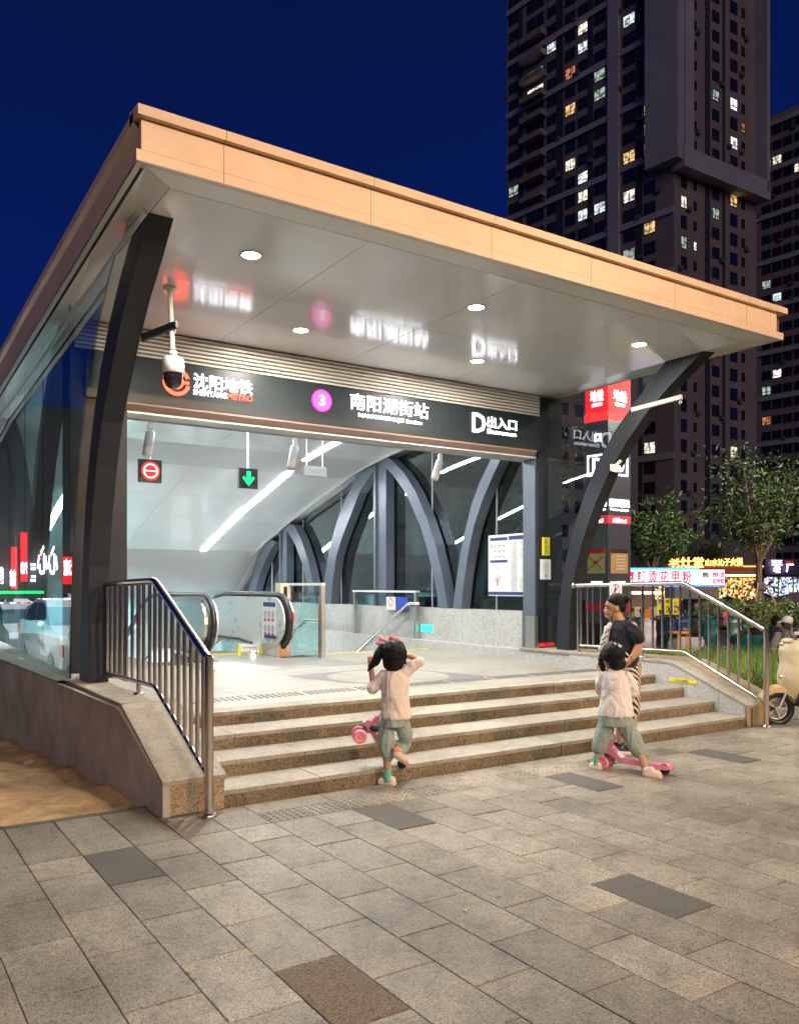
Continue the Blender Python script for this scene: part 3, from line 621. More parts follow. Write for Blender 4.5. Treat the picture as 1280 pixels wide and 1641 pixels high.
q = MB(); q.strip([(8.79, y, cz(y) + .03) for y in ysl], [(8.79, y, cz(y) + .36) for y in ysl]); q.strip([(8.83, y, cz(y) + .36) for y in ysl], [(8.83, y, cz(y) + .03) for y in ysl]); q.strip([(8.83, y, cz(y) + .03) for y in ysl], [(8.79, y, cz(y) + .03) for y in ysl]); part(ME, 'fascia_panel', q, M['fascia'])
# downlights
for x, y in ((2.8, 6.47), (5.18, 6.46), (7.53, 6.43), (4.07, 8.08), (6.43, 8.0)):
    q = MB(); q.lathe((x, y, 4.296), [(.095, 0), (.095, -.004), (.078, -.004), (.076, .006)], n=24); d_ = part(ME, 'downlight', q, M['white'])
    q = MB(); q.lathe((x, y, 4.294), [(.075, 0), (.0001, -.0005)], n=24); part(d_, 'lens', q, M['lampw'])
    area('downlight_beam', (x, y, 4.275), .11, 60, (1, .96, .88))
for y in (10.3, 11.3):
    for x in (2.6, 4.6, 6.4, 7.8):
        pass
area('hall_fill_light', (5.2, 11.0, 4.05), 4.6, 170, (.93, .98, 1), sy=1.2)  # fill panel added to brighten the hall, not a real fitting
area('stairwell_fill_light', (5.2, 15.0, -1.7), 5.5, 215, (.95, .99, 1), rot=(math.pi, 0, 0), sy=4)  # unseen panel facing up, added to brighten the hall ceiling
# ---- side glazing
gy_l = [8.42, 9.75, 10.85, 12.0, 13.5, 15.2, 16.9, 18.6, 20.4]
for a, b_ in zip(gy_l[:-1], gy_l[1:]):
    q = MB(); n = 4; pts = [(a + .004, .65), (b_ - .004, .65)] + [(b_ - .004 - (b_ - a - .008) * i / n, cz(b_ - .004 - (b_ - a - .008) * i / n) - .01) for i in range(n + 1)]
    q.prism(pts, 1.775, 1.79); part(ME, 'glass_pane', q, M['glass_side'])
q = MB(); fr = [(y, z) for y, z in zip([p[0] for p in PL_F], [p[1] for p in PL_F])]
pts = [(8.41, .65)] + [(y + .02, z) for y, z in PL_B if z > .7] + [(8.41, 4.28)]
pts = [(8.405, .66), (8.37, 1.2), (8.29, 1.8), (8.17, 2.35), (8.02, 2.76), (7.84, 3.13), (7.6, 3.48), (7.31, 3.80), (7.01, 4.05), (6.74, 4.22), (8.405, 4.16)]
q.prism(pts, 1.775, 1.79); part(ME, 'glass_pane', q, M['glass_side'])
q = MB(); q.tube([(1.79, y, min(zs_l(y), cz(y)) - .05) for y in (6.03, 7, 8.5, 9.4, 11.5, 13, 15, 17)], .022); part(ME, 'glazing_rail', q, M['soffit'])
for y in ():
    q = MB(); q.box((1.772, y - .003, .65), (1.793, y + .003, cz(y) - .02)); part(ME, 'glazing_joint', q, M['soffit'])
gy_r = [9.34, 10.2, 11.95, 13.35, 15.2, 16.95, 18.6, 20.4]
for a, b_ in zip(gy_r[:-1], gy_r[1:]):
    q = MB(); n = 4; pts = [(a + .004, 1.16), (b_ - .004, 1.16)] + [(b_ - .004 - (b_ - a - .008) * i / n, cz(b_ - .004 - (b_ - a - .008) * i / n) - .03) for i in range(n + 1)]
    q.prism(pts, 8.60, 8.615); part(ME, 'glass_pane', q, M['glass_r'])
for y in gy_r[1:-1]:
    q = MB(); q.box((8.585, y - .006, 1.16), (8.625, y + .006, cz(y) - .03)); part(ME, 'glazing_joint', q, M['soffit'])
q = MB(); pts = [(9.0, .65), (8.66, .65), (8.64, 1.0), (8.60, 1.35), (8.50, 1.83), (8.33, 2.32), (8.12, 2.80), (7.88, 3.20), (7.57, 3.58), (7.24, 3.90), (6.97, 4.12), (6.8, 4.25), (9.0, 4.29)]
q.prism(pts, 8.47, 8.485); part(ME, 'glass_pane', q, M['glass'])
# ceiling edge trims where the roof meets the side glass
for x0, x1 in ((8.34, 8.36), (2.03, 2.05)):
    q = MB(); yy = [9.4 + i * .6 for i in range(19)]; q.strip([(x0, y, cz(y) - .05) for y in yy], [(x0, y, cz(y)) for y in yy]); q.strip([(x1, y, cz(y)) for y in yy], [(x1, y, cz(y) - .05) for y in yy]); q.strip([(x1, y, cz(y) - .05) for y in yy], [(x0, y, cz(y) - .05) for y in yy]); part(ME, 'edge_trim', q, M['soffit'])
# back wall
q = MB(); q.box((1.8, 20.9, -2.5), (8.7, 21.1, 1.0)); part(ME, 'back_wall', q, M['white'])
for k in range(5):
    q = MB(); q.box((2.1 + k * .98, 20.6, .1), (3.07 + k * .98, 20.62, 1.75)); part(ME, 'glass_pane', q, M['teal'], label='pale teal glass panel at the far end')
q = MB(); q.box((7.0, 20.5, .1), (7.5, 20.75, 1.75)); part(ME, 'end_pier', q, M['white'])
# wall thickness under floor beyond the platform
q = MB()
for k in range(9): q = MB(); q.box((6.0, 11.6 + k * .3, -2.6), (8.36, 11.9 + k * .3 - .002, ZP - .15 * (k + 1))); part(ME, 'stair_step', q, M['floor'])
q = MB(); q.box((5.9, 11.0, -2.6), (8.36, 11.6, ZP - .002)); part(ME, 'landing', q, M['floor']); q = MB(); q.box((2.0, 11.0, -2.6), (3.6, 11.6, ZP - .013)); part(ME, 'landing', q, M['floor'])
q = MB(); q.box((6.0, 11.52, ZP + .001), (8.36, 11.58, ZP + .006)); part(ME, 'step_marking', q, M['yellow'])
q = MB(); q.prism([(14.2, -2.6), (21, -2.6), (21, -2.5), (14.2, -2.5)], 1.8, 8.7); part(ME, 'lower_floor', q, M['floor'])
# ================================================================== handrails
def fillet(pts, r=.06, n=4):
    pts = [Vector(p) for p in pts]; out = [pts[0]]
    for i in range(1, len(pts) - 1):
        a = (pts[i - 1] - pts[i]).normalized(); b = (pts[i + 1] - pts[i]).normalized(); p0 = pts[i] + a * r; p2 = pts[i] + b * r
        for k in range(n + 1): t = k / n; out.append(p0 * (1 - t) ** 2 + pts[i] * 2 * t * (1 - t) + p2 * t * t)
    out.append(pts[-1]); return out
M['rail'] = simple('polished_stainless_tube', (.66, .61, .56), .16, metal=1.0, var=.04, vscale=12)
def handrail(x, yb, ystart, ycrest, ypost, ztop, zcap, bals, label, legs, dark=False):
    R_ = thing('handrail', label, 'handrail', (x, ypost, 0))
    q = MB(); q.tube(fillet([(x, ystart, ztop - .03), (x, ycrest, ztop), (x, ypost + .02, zcap)]), .030, 14); q.lathe((x, ystart + .01, ztop - .03), [(.05, -.03), (.055, 0), (.04, .02)], axis='y'); part(R_, 'top_rail', q, M['rail'])
    zlo = .745
    q = MB(); q.tube(fillet([(x, ystart - .1, zlo - .02), (x, ycrest, zlo + .01), (x, ypost + .03, .27)]), .019, 12); part(R_, 'bottom_rail', q, M['rail'])
    def zt(y): return ztop - .03 + .03 * (ystart - y) / (ystart - ycrest) if y > ycrest else zcap + (ztop - zcap) * (y - ypost) / (ycrest - ypost)
    def zb(y): return zlo if y > ycrest else .27 + (zlo - .27) * (y - ypost - .03) / (ycrest - ypost - .03)
    for y in bals:
        q = MB(); q.tube([(x, y, zb(y)), (x, y, zt(y) - .01)], .015, 10, cap=False); part(R_, 'baluster', q, M['rail'])
    q = MB(); q.tube([(x, ypost, 0), (x, ypost, zcap + .01)], .031, 14); part(R_, 'end_post', q, M['rail'])
    q = MB(); q.lathe((x, ypost, 0), [(.058, 0), (.058, .012), (.05, .028), (.032, .03)]); part(R_, 'base_flange', q, M['rail'])
    for y in legs:
        q = MB(); q.tube([(x, y, .645), (x, y, ztop - .03)], .019, 12); part(R_, 'support_post', q, M['rail'])
        q = MB(); q.lathe((x, y, .641), [(.045, 0), (.045, .008), (.038, .018), (.02, .02)]); part(R_, 'base_flange', q, M['rail'])
    return R_
lb = [8.0, 7.85, 7.68, 7.51, 7.34, 7.165, 6.84, 6.675, 6.54, 6.41, 6.27, 6.12, 5.98, 5.845, 5.715, 5.585, 5.47]
handrail(2.02, 0, 8.25, 6.545, 5.365, 1.585, 1.06, lb, 'stainless handrail nearest the camera, on the left end wall of the steps', (8.1, 6.98))
rb = [8.14, 8.02, 7.92, 7.78, 7.62, 7.46, 7.28, 6.93, 6.78, 6.65, 6.52, 6.38, 6.24, 6.115, 5.99, 5.86, 5.73, 5.6]
handrail(8.36, 0, 8.26, 6.47, 5.39, 1.575, 1.07, rb, 'stainless handrail on the right end wall of the steps, in front of the grass', (8.2, 7.09))
# no-smoking notice wired on the right rail
q = MB(); q.box((8.325, 7.40, 1.38), (8.335, 7.60, 1.60)); PN = thing('prohibition_notice', 'small white notice with a red crossed circle wired to the right handrail', 'notice', (8.33, 7.5, 1.38)); part(PN, 'board', q, M['paper'])
q = MB(); n = 28
for k in range(n):
    a0, a1 = 2 * math.pi * k / n, 2 * math.pi * (k + 1) / n; c = Vector((8.322, 7.5, 1.49))
    f_ = lambda a, r: c + Vector((0, math.cos(a) * r, math.sin(a) * r)); q.add([f_(a0, .068), f_(a1, .068), f_(a1, .08), f_(a0, .08)], [(0, 1, 2, 3)])
q.beam((8.321, 7.45, 1.54), (8.321, 7.55, 1.44), .003, .012); part(PN, 'red_circle', q, M['red'])
q = MB(); q.beam((8.323, 7.50, 1.45), (8.323, 7.50, 1.52), .004, .03); q.sph((8.322, 7.50, 1.54), .014, 4, sc=(.3, 1, 1)); q.beam((8.323, 7.47, 1.50), (8.323, 7.53, 1.48), .003, .012); part(PN, 'figure', q, M['dark'])
# clear yellow strip stuck to the cheek
q = MB(); q.box((8.18, 6.157, .405), (8.187, 6.535, .45)); YT = single('yellow_warning_strip', q, M['yellow'], 'short yellow warning strip on the right side wall of the steps', 'warning strip')
b = textmb('小心台阶', (8.179, 6.46, .415), (0, -1, 0), UD, .20, .025, .0015); part(YT, 'lettering', b, M['dark'])
# ================================================================== escalators
def escalator(x0, label, sticker):
    E_ = thing('escalator', label, 'escalator', (x0 + .6, 11.3, ZP))
    for side, xx in ((0, x0), (1, x0 + 1.18)):
        s = 1 if side else -1
        yb = 11.45
        def nose(r, yc, zc, n=12): return [(yc - r * math.sin(math.radians(a)), zc + r * math.cos(math.radians(a))) for a in [180 * i / n for i in range(n + 1)]]
        top = 1.37; rad = .37; zc = top - rad
        yc = 11.58
        outline = [(p, z) for p, z in nose(rad, yc, zc)][::-1]
        back = [(13.55, top), (14.1, top - .06), (14.6, top - .25), (19.5, top - 3.1)]
        lowb = [(19.5, top - 3.75), (14.5, .35), (13.7, ZP + .12), (11.75, zc - rad)]
        poly = outline + back + lowb
        q = MB(); xi_ = xx - s * .075; q.prism(poly, xi_ - .012, xi_ + .012); ip = part(E_, 'inner_panel', q, M['panelw'])
        q = MB(); o2 = [(yc + (y - yc) * 1.06, zc + (z - zc) * 1.0) for y, z in outline]
        q.prism(outline + back[:3] + [(14.6, top - .5), (13.5, top - .3), (11.9, zc - rad)], xx - .03, xx + .03); part(E_, 'balustrade_core', q, M['stainless_m'])
        path = [(xx, y, z) for y, z in [(yc - (rad + .035) * math.sin(math.radians(a)), zc + (rad + .035) * math.cos(math.radians(a))) for a in range(175, -1, -12)]] + [(xx, 13.55, top + .035), (xx, 14.1, top - .02), (xx, 14.62, top - .21), (xx, 19.5, top - 3.05)]
        q = MB(); q.tube(path, .043, 12); part(E_, 'handrail_belt', q, M['rubber'])
        q = MB(); xo = xx + s * .11; q.prism([(yc + (y - yc) * .93, zc + (z - zc) * .93) for y, z in outline] + [(12.6, top - .03), (12.9, ZP + .1), (11.75, ZP + .08)], xx + s * .035, xo); part(E_, 'outer_casing', q, M['stainless'])
        q = MB(); q.box((xx - .09, 11.42, ZP), (xx + .12 * s + .02, 11.95, ZP + .19)); part(E_, 'plinth', q, M['stainless_m'])
        q = MB(); q.box((xx - .05, 11.405, ZP + .01), (xx + .05, 11.42, ZP + .17)); part(E_, 'inlet_cover', q, simple('amber_cover', (.72, .38, .14), .3, metal=.6))
        q = MB(); q.tube([(xi_ - s * .02, 12.35, ZP + .16), (xi_ - s * .02, 12.9, ZP + .2), (xi_ - s * .02, 13.8, ZP + .2), (xi_ - s * .02, 14.5, ZP - .1), (xi_ - s * .02, 19.5, ZP - 3.1)], .022, 8); part(E_, 'skirt_brush', q, M['rubber'])
        if side and sticker:
            q = MB(); xs_ = xi_ - .014
            q.box((xs_ - .002, 11.47, ZP + .26), (xs_, 11.98, ZP + .83)); S_ = part(E_, 'safety_sticker', q, M['paper'], label='white safety sticker with six red and black symbols')
            q = MB(); q.box((xs_ - .004, 11.50, ZP + .75), (xs_ - .002, 11.94, ZP + .82)); q.box((xs_ - .004, 11.47, ZP + .265), (xs_ - .002, 11.90, ZP + .32)); part(S_, 'blue_band', q, M['navy'])
            q = MB(); r_ = MB()
            for i in range(3):
                for j in range(2):
                    yy = 11.86 - i * .135; zz = ZP + .635 - j * .215
                    for k in range(14):
                        a0, a1 = 2 * math.pi * k / 14, 2 * math.pi * (k + 1) / 14; f_ = lambda a, r: Vector((xs_ - .003, yy + math.cos(a) * r, zz + math.sin(a) * r * 1.15)); q.add([f_(a0, .038), f_(a1, .038), f_(a1, .047), f_(a0, .047)], [(0, 1, 2, 3)])
                    q.box((xs_ - .004, yy - .008, zz - .03), (xs_ - .002, yy + .01, zz + .03))
                    r_.box((xs_ - .004, yy - .045, zz - .105), (xs_ - .002, yy + .045, zz - .065))
            part(S_, 'symbol_row', q, M['dark']); part(S_, 'red_caption', r_, M['red'])
        if side:
            q = MB(); q.lathe((xo + .001, yc - .15, zc + .07), [(.055, 0), (.055, .004), (.001, .0045)], axis='x', n=20); q.box((xx + .04, yc - rad * .93 - .006, zc + .02), (xx + .10, yc - rad * .93 + .01, zc + .12)); q.box((xx + .04, yc - rad * .80, zc - .2), (xx + .10, yc - rad * .80 + .01, zc - .14)); part(E_, 'stop_button', q, emit('red_glow_button', (1, .03, .02), .5, (.7, .02, .02)))
    q = MB(); q.box((x0 - .4, 9.78, ZP - .013), (x0 + 1.65, 11.2, ZP + .003)); q.box((x0 + .1, 11.2, ZP - .013), (x0 + 1.08, 12.5, ZP + .003)); part(E_, 'landing_plate', q, M['stainless_m'])
    q = MB()
    for k in range(22): q.box((x0 + .12 + k * .043, 12.2, ZP + .003), (x0 + .14 + k * .043, 12.5, ZP + .006))
    part(E_, 'comb', q, M['yellow'])
    q = MB()
    for k in range(14): q.box((x0 + .1, 12.5 + k * .4, ZP - .4 - max(0, k - 1) * .2), (x0 + 1.08, 12.9 + k * .4, ZP - .02 - max(0, k - 1) * .2))
    part(E_, 'step', q, M['grayp'])
    return E_
escalator(4.28, 'escalator going down inside the entrance, with a safety sticker on its side panel', True)
# thin light over floor spot
# gate frame and glass balustrade round the stairwell
def gate(x, y0, y1, label):
    G_ = thing('stainless_gate_frame', label, 'gate frame', (x, y0, ZP))
    for y in (y0, y1):
        q = MB(); q.box((x - .03, y - .03, ZP), (x + .03, y + .03, 1.545)); part(G_, 'upright', q, M['stainless_m'])
    q = MB(); q.box((x - .06, y0 - .09, ZP), (x - .035, y0 + .02, 1.40)); part(G_, 'slim_post', q, M['stainless_m'])
    q = MB(); q.box((x - .035, y0 - .03, 1.546), (x + .035, y1 + .03, 1.585)); part(G_, 'crossbar', q, M['white'])
    return G_
gate(5.90, 11.0, 12.15, 'stainless gate frame standing at the head of the stairs beside the escalator')
q = MB(); q.box((5.72, 12.05, 1.33), (5.88, 12.25, 1.585)); CB = thing('card_reader_box', 'beige box with a black slot on the gate frame by the escalator', 'control box', (5.8, 12.1, 1.33)); part(CB, 'case', q, M['cream'])
q = MB(); q.box((5.77, 12.045, 1.37), (5.83, 12.052, 1.53)); part(CB, 'slot', q, M['blk'])
GB = thing('glass_balustrade', 'clear glass balustrade between the stairs and the escalator', 'balustrade', (6.0, 11.2, ZP))
for a, b_ in ((11.05, 12.6), (12.62, 14.2), (14.22, 16.0)):
    q = MB(); q.box((5.965, a, ZP - .8), (5.98, b_, 1.45)); part(GB, 'glass_pane', q, M['glass_bal'])
q = MB(); q.tube([(6.02, 11.3, 1.0), (6.02, 11.75, 1.0), (6.02, 16.5, -1.4)], .025); part(GB, 'stair_rail', q, M['rail'])
SR = thing('stair_handrail', 'steel handrail running down the stairs in front of the granite parapet', 'handrail', (8.2, 12, ZP))
q = MB(); q.tube(fillet([(8.2, 11.75, 1.235), (8.2, 12.1, 1.235), (8.2, 16.0, -.87)]), .024); part(SR, 'rail', q, M['rail'])
q = MB(); q.tube([(8.2, 12.1, 1.2), (8.36, 12.1, 1.15)], .01); q.tube([(8.2, 13.8, .3), (8.36, 13.8, .25)], .01); part(SR, 'bracket', q, M['stainless_m'])
G2 = thing('stainless_gate_frame', 'stainless frame with small notices above the parapet at the foot of the curved ribs', 'gate frame', (8.2, 11.95, ZP))
for y in (12.0, 14.1):
    q = MB(); q.box((8.26, y - .03, ZP), (8.32, y + .03, 1.42)); part(G2, 'upright', q, M['stainless_m'])
q = MB(); q.box((8.25, 11.96, 1.42), (8.33, 14.14, 1.455)); part(G2, 'crossbar', q, M['white'])
q = MB(); q.box((8.275, 12.65, 1.10), (8.285, 12.95, 1.34)); part(G2, 'notice', q, M['paper'])
q = MB(); q.box((8.275, 12.25, 1.10), (8.285, 12.63, 1.34)); part(G2, 'notice', q, simple('blue_notice', (.03, .07, .42), .4))
q = MB()
for k in range(16):
    a0, a1 = 2 * math.pi * k / 16, 2 * math.pi * (k + 1) / 16; f_ = lambda a, r: Vector((8.273, 12.80 + math.cos(a) * r, 1.24 + math.sin(a) * r)); q.add([f_(a0, .06), f_(a1, .06), f_(a1, .075), f_(a0, .075)], [(0, 1, 2, 3)])
part(G2, 'red_circle', q, M['red'])
q = MB(); q.box((8.352, 11.60, .745), (8.36, 11.95, .865)); single('exit_light', q, emit('green_exit_box', (.05, 1, .75), 1.1), 'small glowing turquoise exit light low on the granite parapet', 'exit light')
# small glowing lamp on the landing plate and yellow-white strip sign
q = MB(); q.box((5.02, 12.0, ZP + .06), (5.32, 12.02, ZP + .17)); FS = thing('folding_floor_sign', 'small white sign with yellow ends across the escalator entry', 'floor sign', (5.17, 12.0, ZP)); part(FS, 'board', q, M['paper'])
q = MB()
for x in (5.0, 5.34): q = MB(); q.prism([(x - .025, ZP + .004), (x + .025, ZP + .004), (x + .01, ZP + .18), (x - .01, ZP + .18)], 11.99, 12.03, axis='y'); part(FS, 'yellow_end', q, M['yellow'])
q = MB(); q.box((5.06, 11.996, ZP + .11), (5.28, 11.999, ZP + .125)); part(FS, 'print', q, M['inkg'])
q = MB(); q.sph((5.30, 12.15, ZP + .06), .03, 6); single('floor_lamp', q, emit('floor_lamp', (.8, .9, 1), 30), 'tiny bright lamp on the escalator landing plate', 'lamp')
# ================================================================== things hanging from the ceiling
def hang_sign(x, y, zc_, s, label, kind):
    S_ = thing('hanging_signal', label, 'signal', (x, y, zc_)); q = MB(); q.box((x - s / 2, y - .03, zc_ - s / 2), (x + s / 2, y + .03, zc_ + s / 2)); part(S_, 'case', q, M['blk'])
    q = MB(); q.tube([(x, y, zc_ + s / 2), (x, y, cz(y))], .014); part(S_, 'rod', q, M['white'])
    yf = y - .034; q = MB(); c = Vector((x, yf, zc_))
    if kind == 'no':
        q.lathe((x, yf + .003, zc_), [(.125, 0), (.125, -.003), (.001, -.0032)], n=32, axis='y', smooth=False); part(S_, 'red_disc', q, M['redl'])
        q = MB(); q.add(*arc(x, zc_, .078, .098, 0, 360, yf - .006, yf, 32)); q.box((x - .08, yf - .006, zc_ - .008), (x + .08, yf, zc_ + .008)); part(S_, 'white_ring', q, emit('warm_ring', (1, .82, .62), 1.5))
    else:
        q.prism([(x - .028, zc_ + .10), (x + .028, zc_ + .10), (x + .028, zc_ - .01), (x + .07, zc_ + .03), (x + .09, zc_ + .0), (x, zc_ - .105), (x - .09, zc_ + .0), (x - .07, zc_ + .03), (x - .028, zc_ - .01)], yf - .004, yf, axis='y'); part(S_, 'arrow', q, M['green'])
hang_sign(3.33, 11, 3.055, .30, 'square hanging signal with a white no-entry ring lit on red', 'no')
hang_sign(4.71, 11, 3.055, .28, 'square hanging signal with a lit green down arrow', 'go')
GS = thing('hanging_signboard', 'switched-off grey signboard hanging on two rods below the light strip', 'signboard', (6.3, 12, 3.38))
q = MB(); q.box((6.09, 11.97, 3.31), (6.50, 12.03, 3.47)); part(GS, 'board', q, M['grayp'])
q = MB(); q.box((6.2, 11.965, 3.38), (6.38, 11.97, 3.384)); q.box((6.2, 11.965, 3.40), (6.34, 11.97, 3.404)); part(GS, 'faint_print', q, simple('dull_green', (.1, .22, .15), .5))
q = MB(); q.tube([(6.15, 12, 3.47), (6.15, 12, cz(12))], .009); q.tube([(6.44, 12, 3.47), (6.44, 12, cz(12))], .009); part(GS, 'rod', q, M['white'])
def bullet(x, y, label, tilt):
    B_ = thing('cylinder_loudspeaker', label, 'loudspeaker', (x, y, 3.42), group=None)
    q = MB(); q.tube([(x, y, 3.60), (x, y, 3.47)], .018); q.box((x - .03, y - .02, 3.40), (x + .03, y + .02, 3.48)); q.tube([(x, y, 3.42), (x + .02, y, 3.37)], .025); part(B_, 'bracket', q, M['white'])
    d_ = Vector((tilt, -.03, -1)).normalized(); a = Vector((x, y, 3.395)); q = MB(); q.tube([a, a + d_ * .02, a + d_ * .30, a + d_ * .31], [.035, .055, .055, .045], 18); part(B_, 'barrel', q, M['white'])
bullet(3.02, 9.95, 'white cylinder loudspeaker at the left, above the no-entry signal', -.16); bullet(4.93, 9.95, 'white cylinder loudspeaker in the middle, beside the light strip', -.22); bullet(7.30, 9.95, 'white cylinder loudspeaker at the right, in front of the glass side', -.38)
# dome camera
DC = thing('dome_camera', 'white and black dome security camera hanging on a long pole from the canopy', 'security camera', (2.48, 7.59, 4.3))
q = MB(); q.tube([(2.48, 7.59, 4.3), (2.50, 7.57, 3.72)], .024, 14); q.lathe((2.48, 7.59, 4.285), [(.06, .012), (.06, 0), (.03, -.006)]); part(DC, 'pole', q, M['cream'])
q = MB(); q.lathe((2.505, 7.565, 3.50), [(.075, 0), (.10, .005), (.10, .12), (.085, .15), (.04, .165), (.035, .21), (.0001, .211)], n=24); part(DC, 'housing', q, M['white'])
q = MB(); q.lathe((2.505, 7.565, 3.63), [(.04, 0), (.045, .03), (.03, .07)], n=16); part(DC, 'collar', q, M['blk'])
q = MB(); q.lathe((2.505, 7.565, 3.50), [(.09, 0), (.085, -.03), (.085, -.06), (.075, -.10), (.05, -.13), (.0001, -.145)], n=24); part(DC, 'dome', q, simple('dark_dome', (.015, .01, .012), .08, coat=1, coatr=.03))
# brackets on the two front ribs
q = MB(); q.beam((2.04, 6.95, 3.60), (2.22, 6.62, 3.66), .03, .055); b_ = MB()
HB = thing('hook_bracket', 'dark steel bracket with a ring, sticking out of the left front rib', 'bracket', (2.05, 6.9, 3.6)); part(HB, 'arm', q, M['steel'])
q = MB(); q.tube([(2.21 + .0 * k, 6.63 + .018 * math.sin(k * .8), 3.60 + .018 * math.cos(k * .8)) for k in range(8)], .005, 6); part(HB, 'ring', q, M['stainless_m'])
WB = thing('white_bracket', 'long white tube bracket with a ring on the right front rib', 'bracket', (8.5, 7.3, 3.65))
a0_, a1_ = P_ut(1012, 8.9), P_ut(1092, 8.5)
q = MB(); q.beam((a0_.x, a0_.y, Z_v(657, 8.9)), (a1_.x, a1_.y, Z_v(636, 8.5)), .035, .045); part(WB, 'arm', q, M['white'])
q = MB(); q.tube([(a1_.x - .02, a1_.y + .016 * math.sin(k * .8), Z_v(645, 8.5) + .016 * math.cos(k * .8)) for k in range(9)], .004, 6); part(WB, 'ring', q, M['white'])
for (u, v, x, l) in ((187, 660, 2.05, 'small cream camera clamped to the left front rib'), (986, 750, 8.36, 'small cream camera clamped to the right front rib')):  # small camera units on the ribs; they give no light
    D_ = FW + RT * ((u - 640) / 1338); t = x / D_.x; p = Vector((x, D_.y * t, Z_v(v, t)))
    S_ = thing('clamp_camera', l, 'rib_camera', p); q = MB(); q.obox(p, (1, -.4, 0), (0, 1, .3), (0, 0, 1), .035, .05, .045); part(S_, 'body', q, M['cream']); q = MB(); q.tube([p + Vector((-.01, -.02, .03)), p + Vector((.0, -.09, .085))], .022, 10); part(S_, 'arm', q, M['cream'])
# ================================================================== poster boards on the right side
IB = thing('information_board', 'white metro information board with map and blue bands, on the right glass side', 'information board', (8.41, 9.7, 1.4))
q = MB(); q.box((8.405, 9.253, 1.385), (8.43, 10.176, 2.33)); part(IB, 'board', q, M['white'])
xf_ = 8.4035
q = MB()
for (y0, y1, z0, z1) in ((9.72, 10.13, 2.24, 2.29), (9.29, 9.69, 2.24, 2.30), (9.72, 10.13, 1.90, 1.94), (9.26, 10.17, 1.40, 1.45)): q.box((8.4015, y0, z0), (8.4045, y1, z1))
part(IB, 'blue_band', q, M['navy'])
q = MB()
for z in (2.17, 2.09, 2.0):
    for k in range(3): q.box((8.402, 9.98 - k * .1, z - .02), (8.4045, 10.05 - k * .1, z)); q.box((8.402, 9.98 - k * .1, z - .035), (8.4045, 10.04 - k * .1, z - .028))
for k in range(46):
    z = 2.21 - k * .0165
    q.box((8.402, 9.50, z), (8.4045, 9.50 + random.uniform(.10, .17), z + .006)); q.box((8.402, 9.30, z), (8.4045, 9.30 + random.uniform(.08, .16), z + .006))
part(IB, 'print', q, M['inkg'])
q = MB(); q.box((8.4015, 10.07, 2.13), (8.4045, 10.12, 2.19)); 
rng = random.Random(3)
for k in range(9):
    y, z = 9.92, 1.68; pts = [(8.402, y + rng.uniform(-.15, .15), z + rng.uniform(-.17, .17)) for _ in range(3)]; q.tube(pts, .0022, 4)
part(IB, 'map_lines', q, simple('pale_red_print', (.62, .30, .34), .6))
AB = thing('display_cabinet', 'pale turquoise back of a display cabinet beyond the glass, behind the curved rib', 'cabinet', (8.55, 10.6, 1.4))
q = MB(); q.box((8.64, 10.22, 1.37), (8.70, 11.25, 2.30)); part(AB, 'cabinet_back', q, M['teal'])
q = MB(); q.beam((8.72, 10.2, 1.34), (8.72, 11.2, .70), .03, .03); q.beam((8.72, 11.2, 1.34), (8.72, 10.2, .70), .03, .03); part(AB, 'cross_brace', q, M['stainless_m'])
# ================================================================== pylon sign
pc_ = P_ut(974, 17); PL = thing('pylon_sign', 'tall four-sided metro pylon sign with red lit top, behind the right rib', 'pylon sign', (pc_.x, pc_.y, 0))
pl_, pr_ = P_ut(938, 17.42), P_ut(1010, 17.42)
eL = (pl_ - pc_); wl = eL.length; eL.normalize(); eR = (pr_ - pc_); wr = eR.length; eR.normalize()
def pyl(z0, z1, mats, name, grow=0, mi=0):
    o = pc_ - (eL + eR) * grow; a, b_, c, d_ = o, o + eR * (wr + 2 * grow), o + eR * (wr + 2 * grow) + eL * (wl + 2 * grow), o + eL * (wl + 2 * grow)
    q = MB(); q.add([(p.x, p.y, z0) for p in (a, b_, c, d_)] + [(p.x, p.y, z1) for p in (a, b_, c, d_)], [(3, 2, 1, 0), (4, 5, 6, 7), (0, 1, 5, 4), (1, 2, 6, 5), (2, 3, 7, 6), (3, 0, 4, 7)], mi); return part(PL, name, q, mats)
zp = lambda v: Z_v(v, 17)
M['pyl'] = simple('grey_pylon_panel', (.17, .18, .20), .3, metal=.5, coat=.3, var=.08)
M['pyld'] = simple('dark_pylon_panel', (.055, .07, .08), .25, metal=.4, coat=.4, var=.08)
pyl(0.0, zp(1000), M['pyld'], 'base'); pyl(zp(1000) + .003, zp(672), M['pyl'], 'body')
pyl(zp(672) + .002, zp(658), emit('red_light_box_rim', (1, .03, .04), 1.0, (.7, .02, .02)), 'red_rim', .02)
pyl(zp(658) + .002, zp(596), emit('red_light_box', (.9, .008, .015), 1.2, (.6, .01, .02)), 'light_box')
for k in range(8):
    pyl(zp(690 - k * 2.4), zp(690 - k * 2.4) + .012, M['stainless_m'], 'grille_bar', .012)
nL = Vector((-(eL.y), eL.x, 0)); 
def face_text(s, f, x, v0, w, hgt, mat, bold=.0, name='lettering', ud=UD, ex=.01):
    # f 0: left face (read from its far left edge), f 1: right face
    if f: org = pc_ + eR * x; xd = eR
    else: org = pc_ + eL * (wl - x); xd = -eL
    nd = Vector(xd).cross(Vector(UD)); b = textmb(s, (org + nd * .004) + UP * zp(v0), xd, UD, w, hgt, ex, bold=bold); return part(PL, name, b, mat)
M['rl_w'] = emit('warm_white_letter', (1, .78, .80), 3.5)
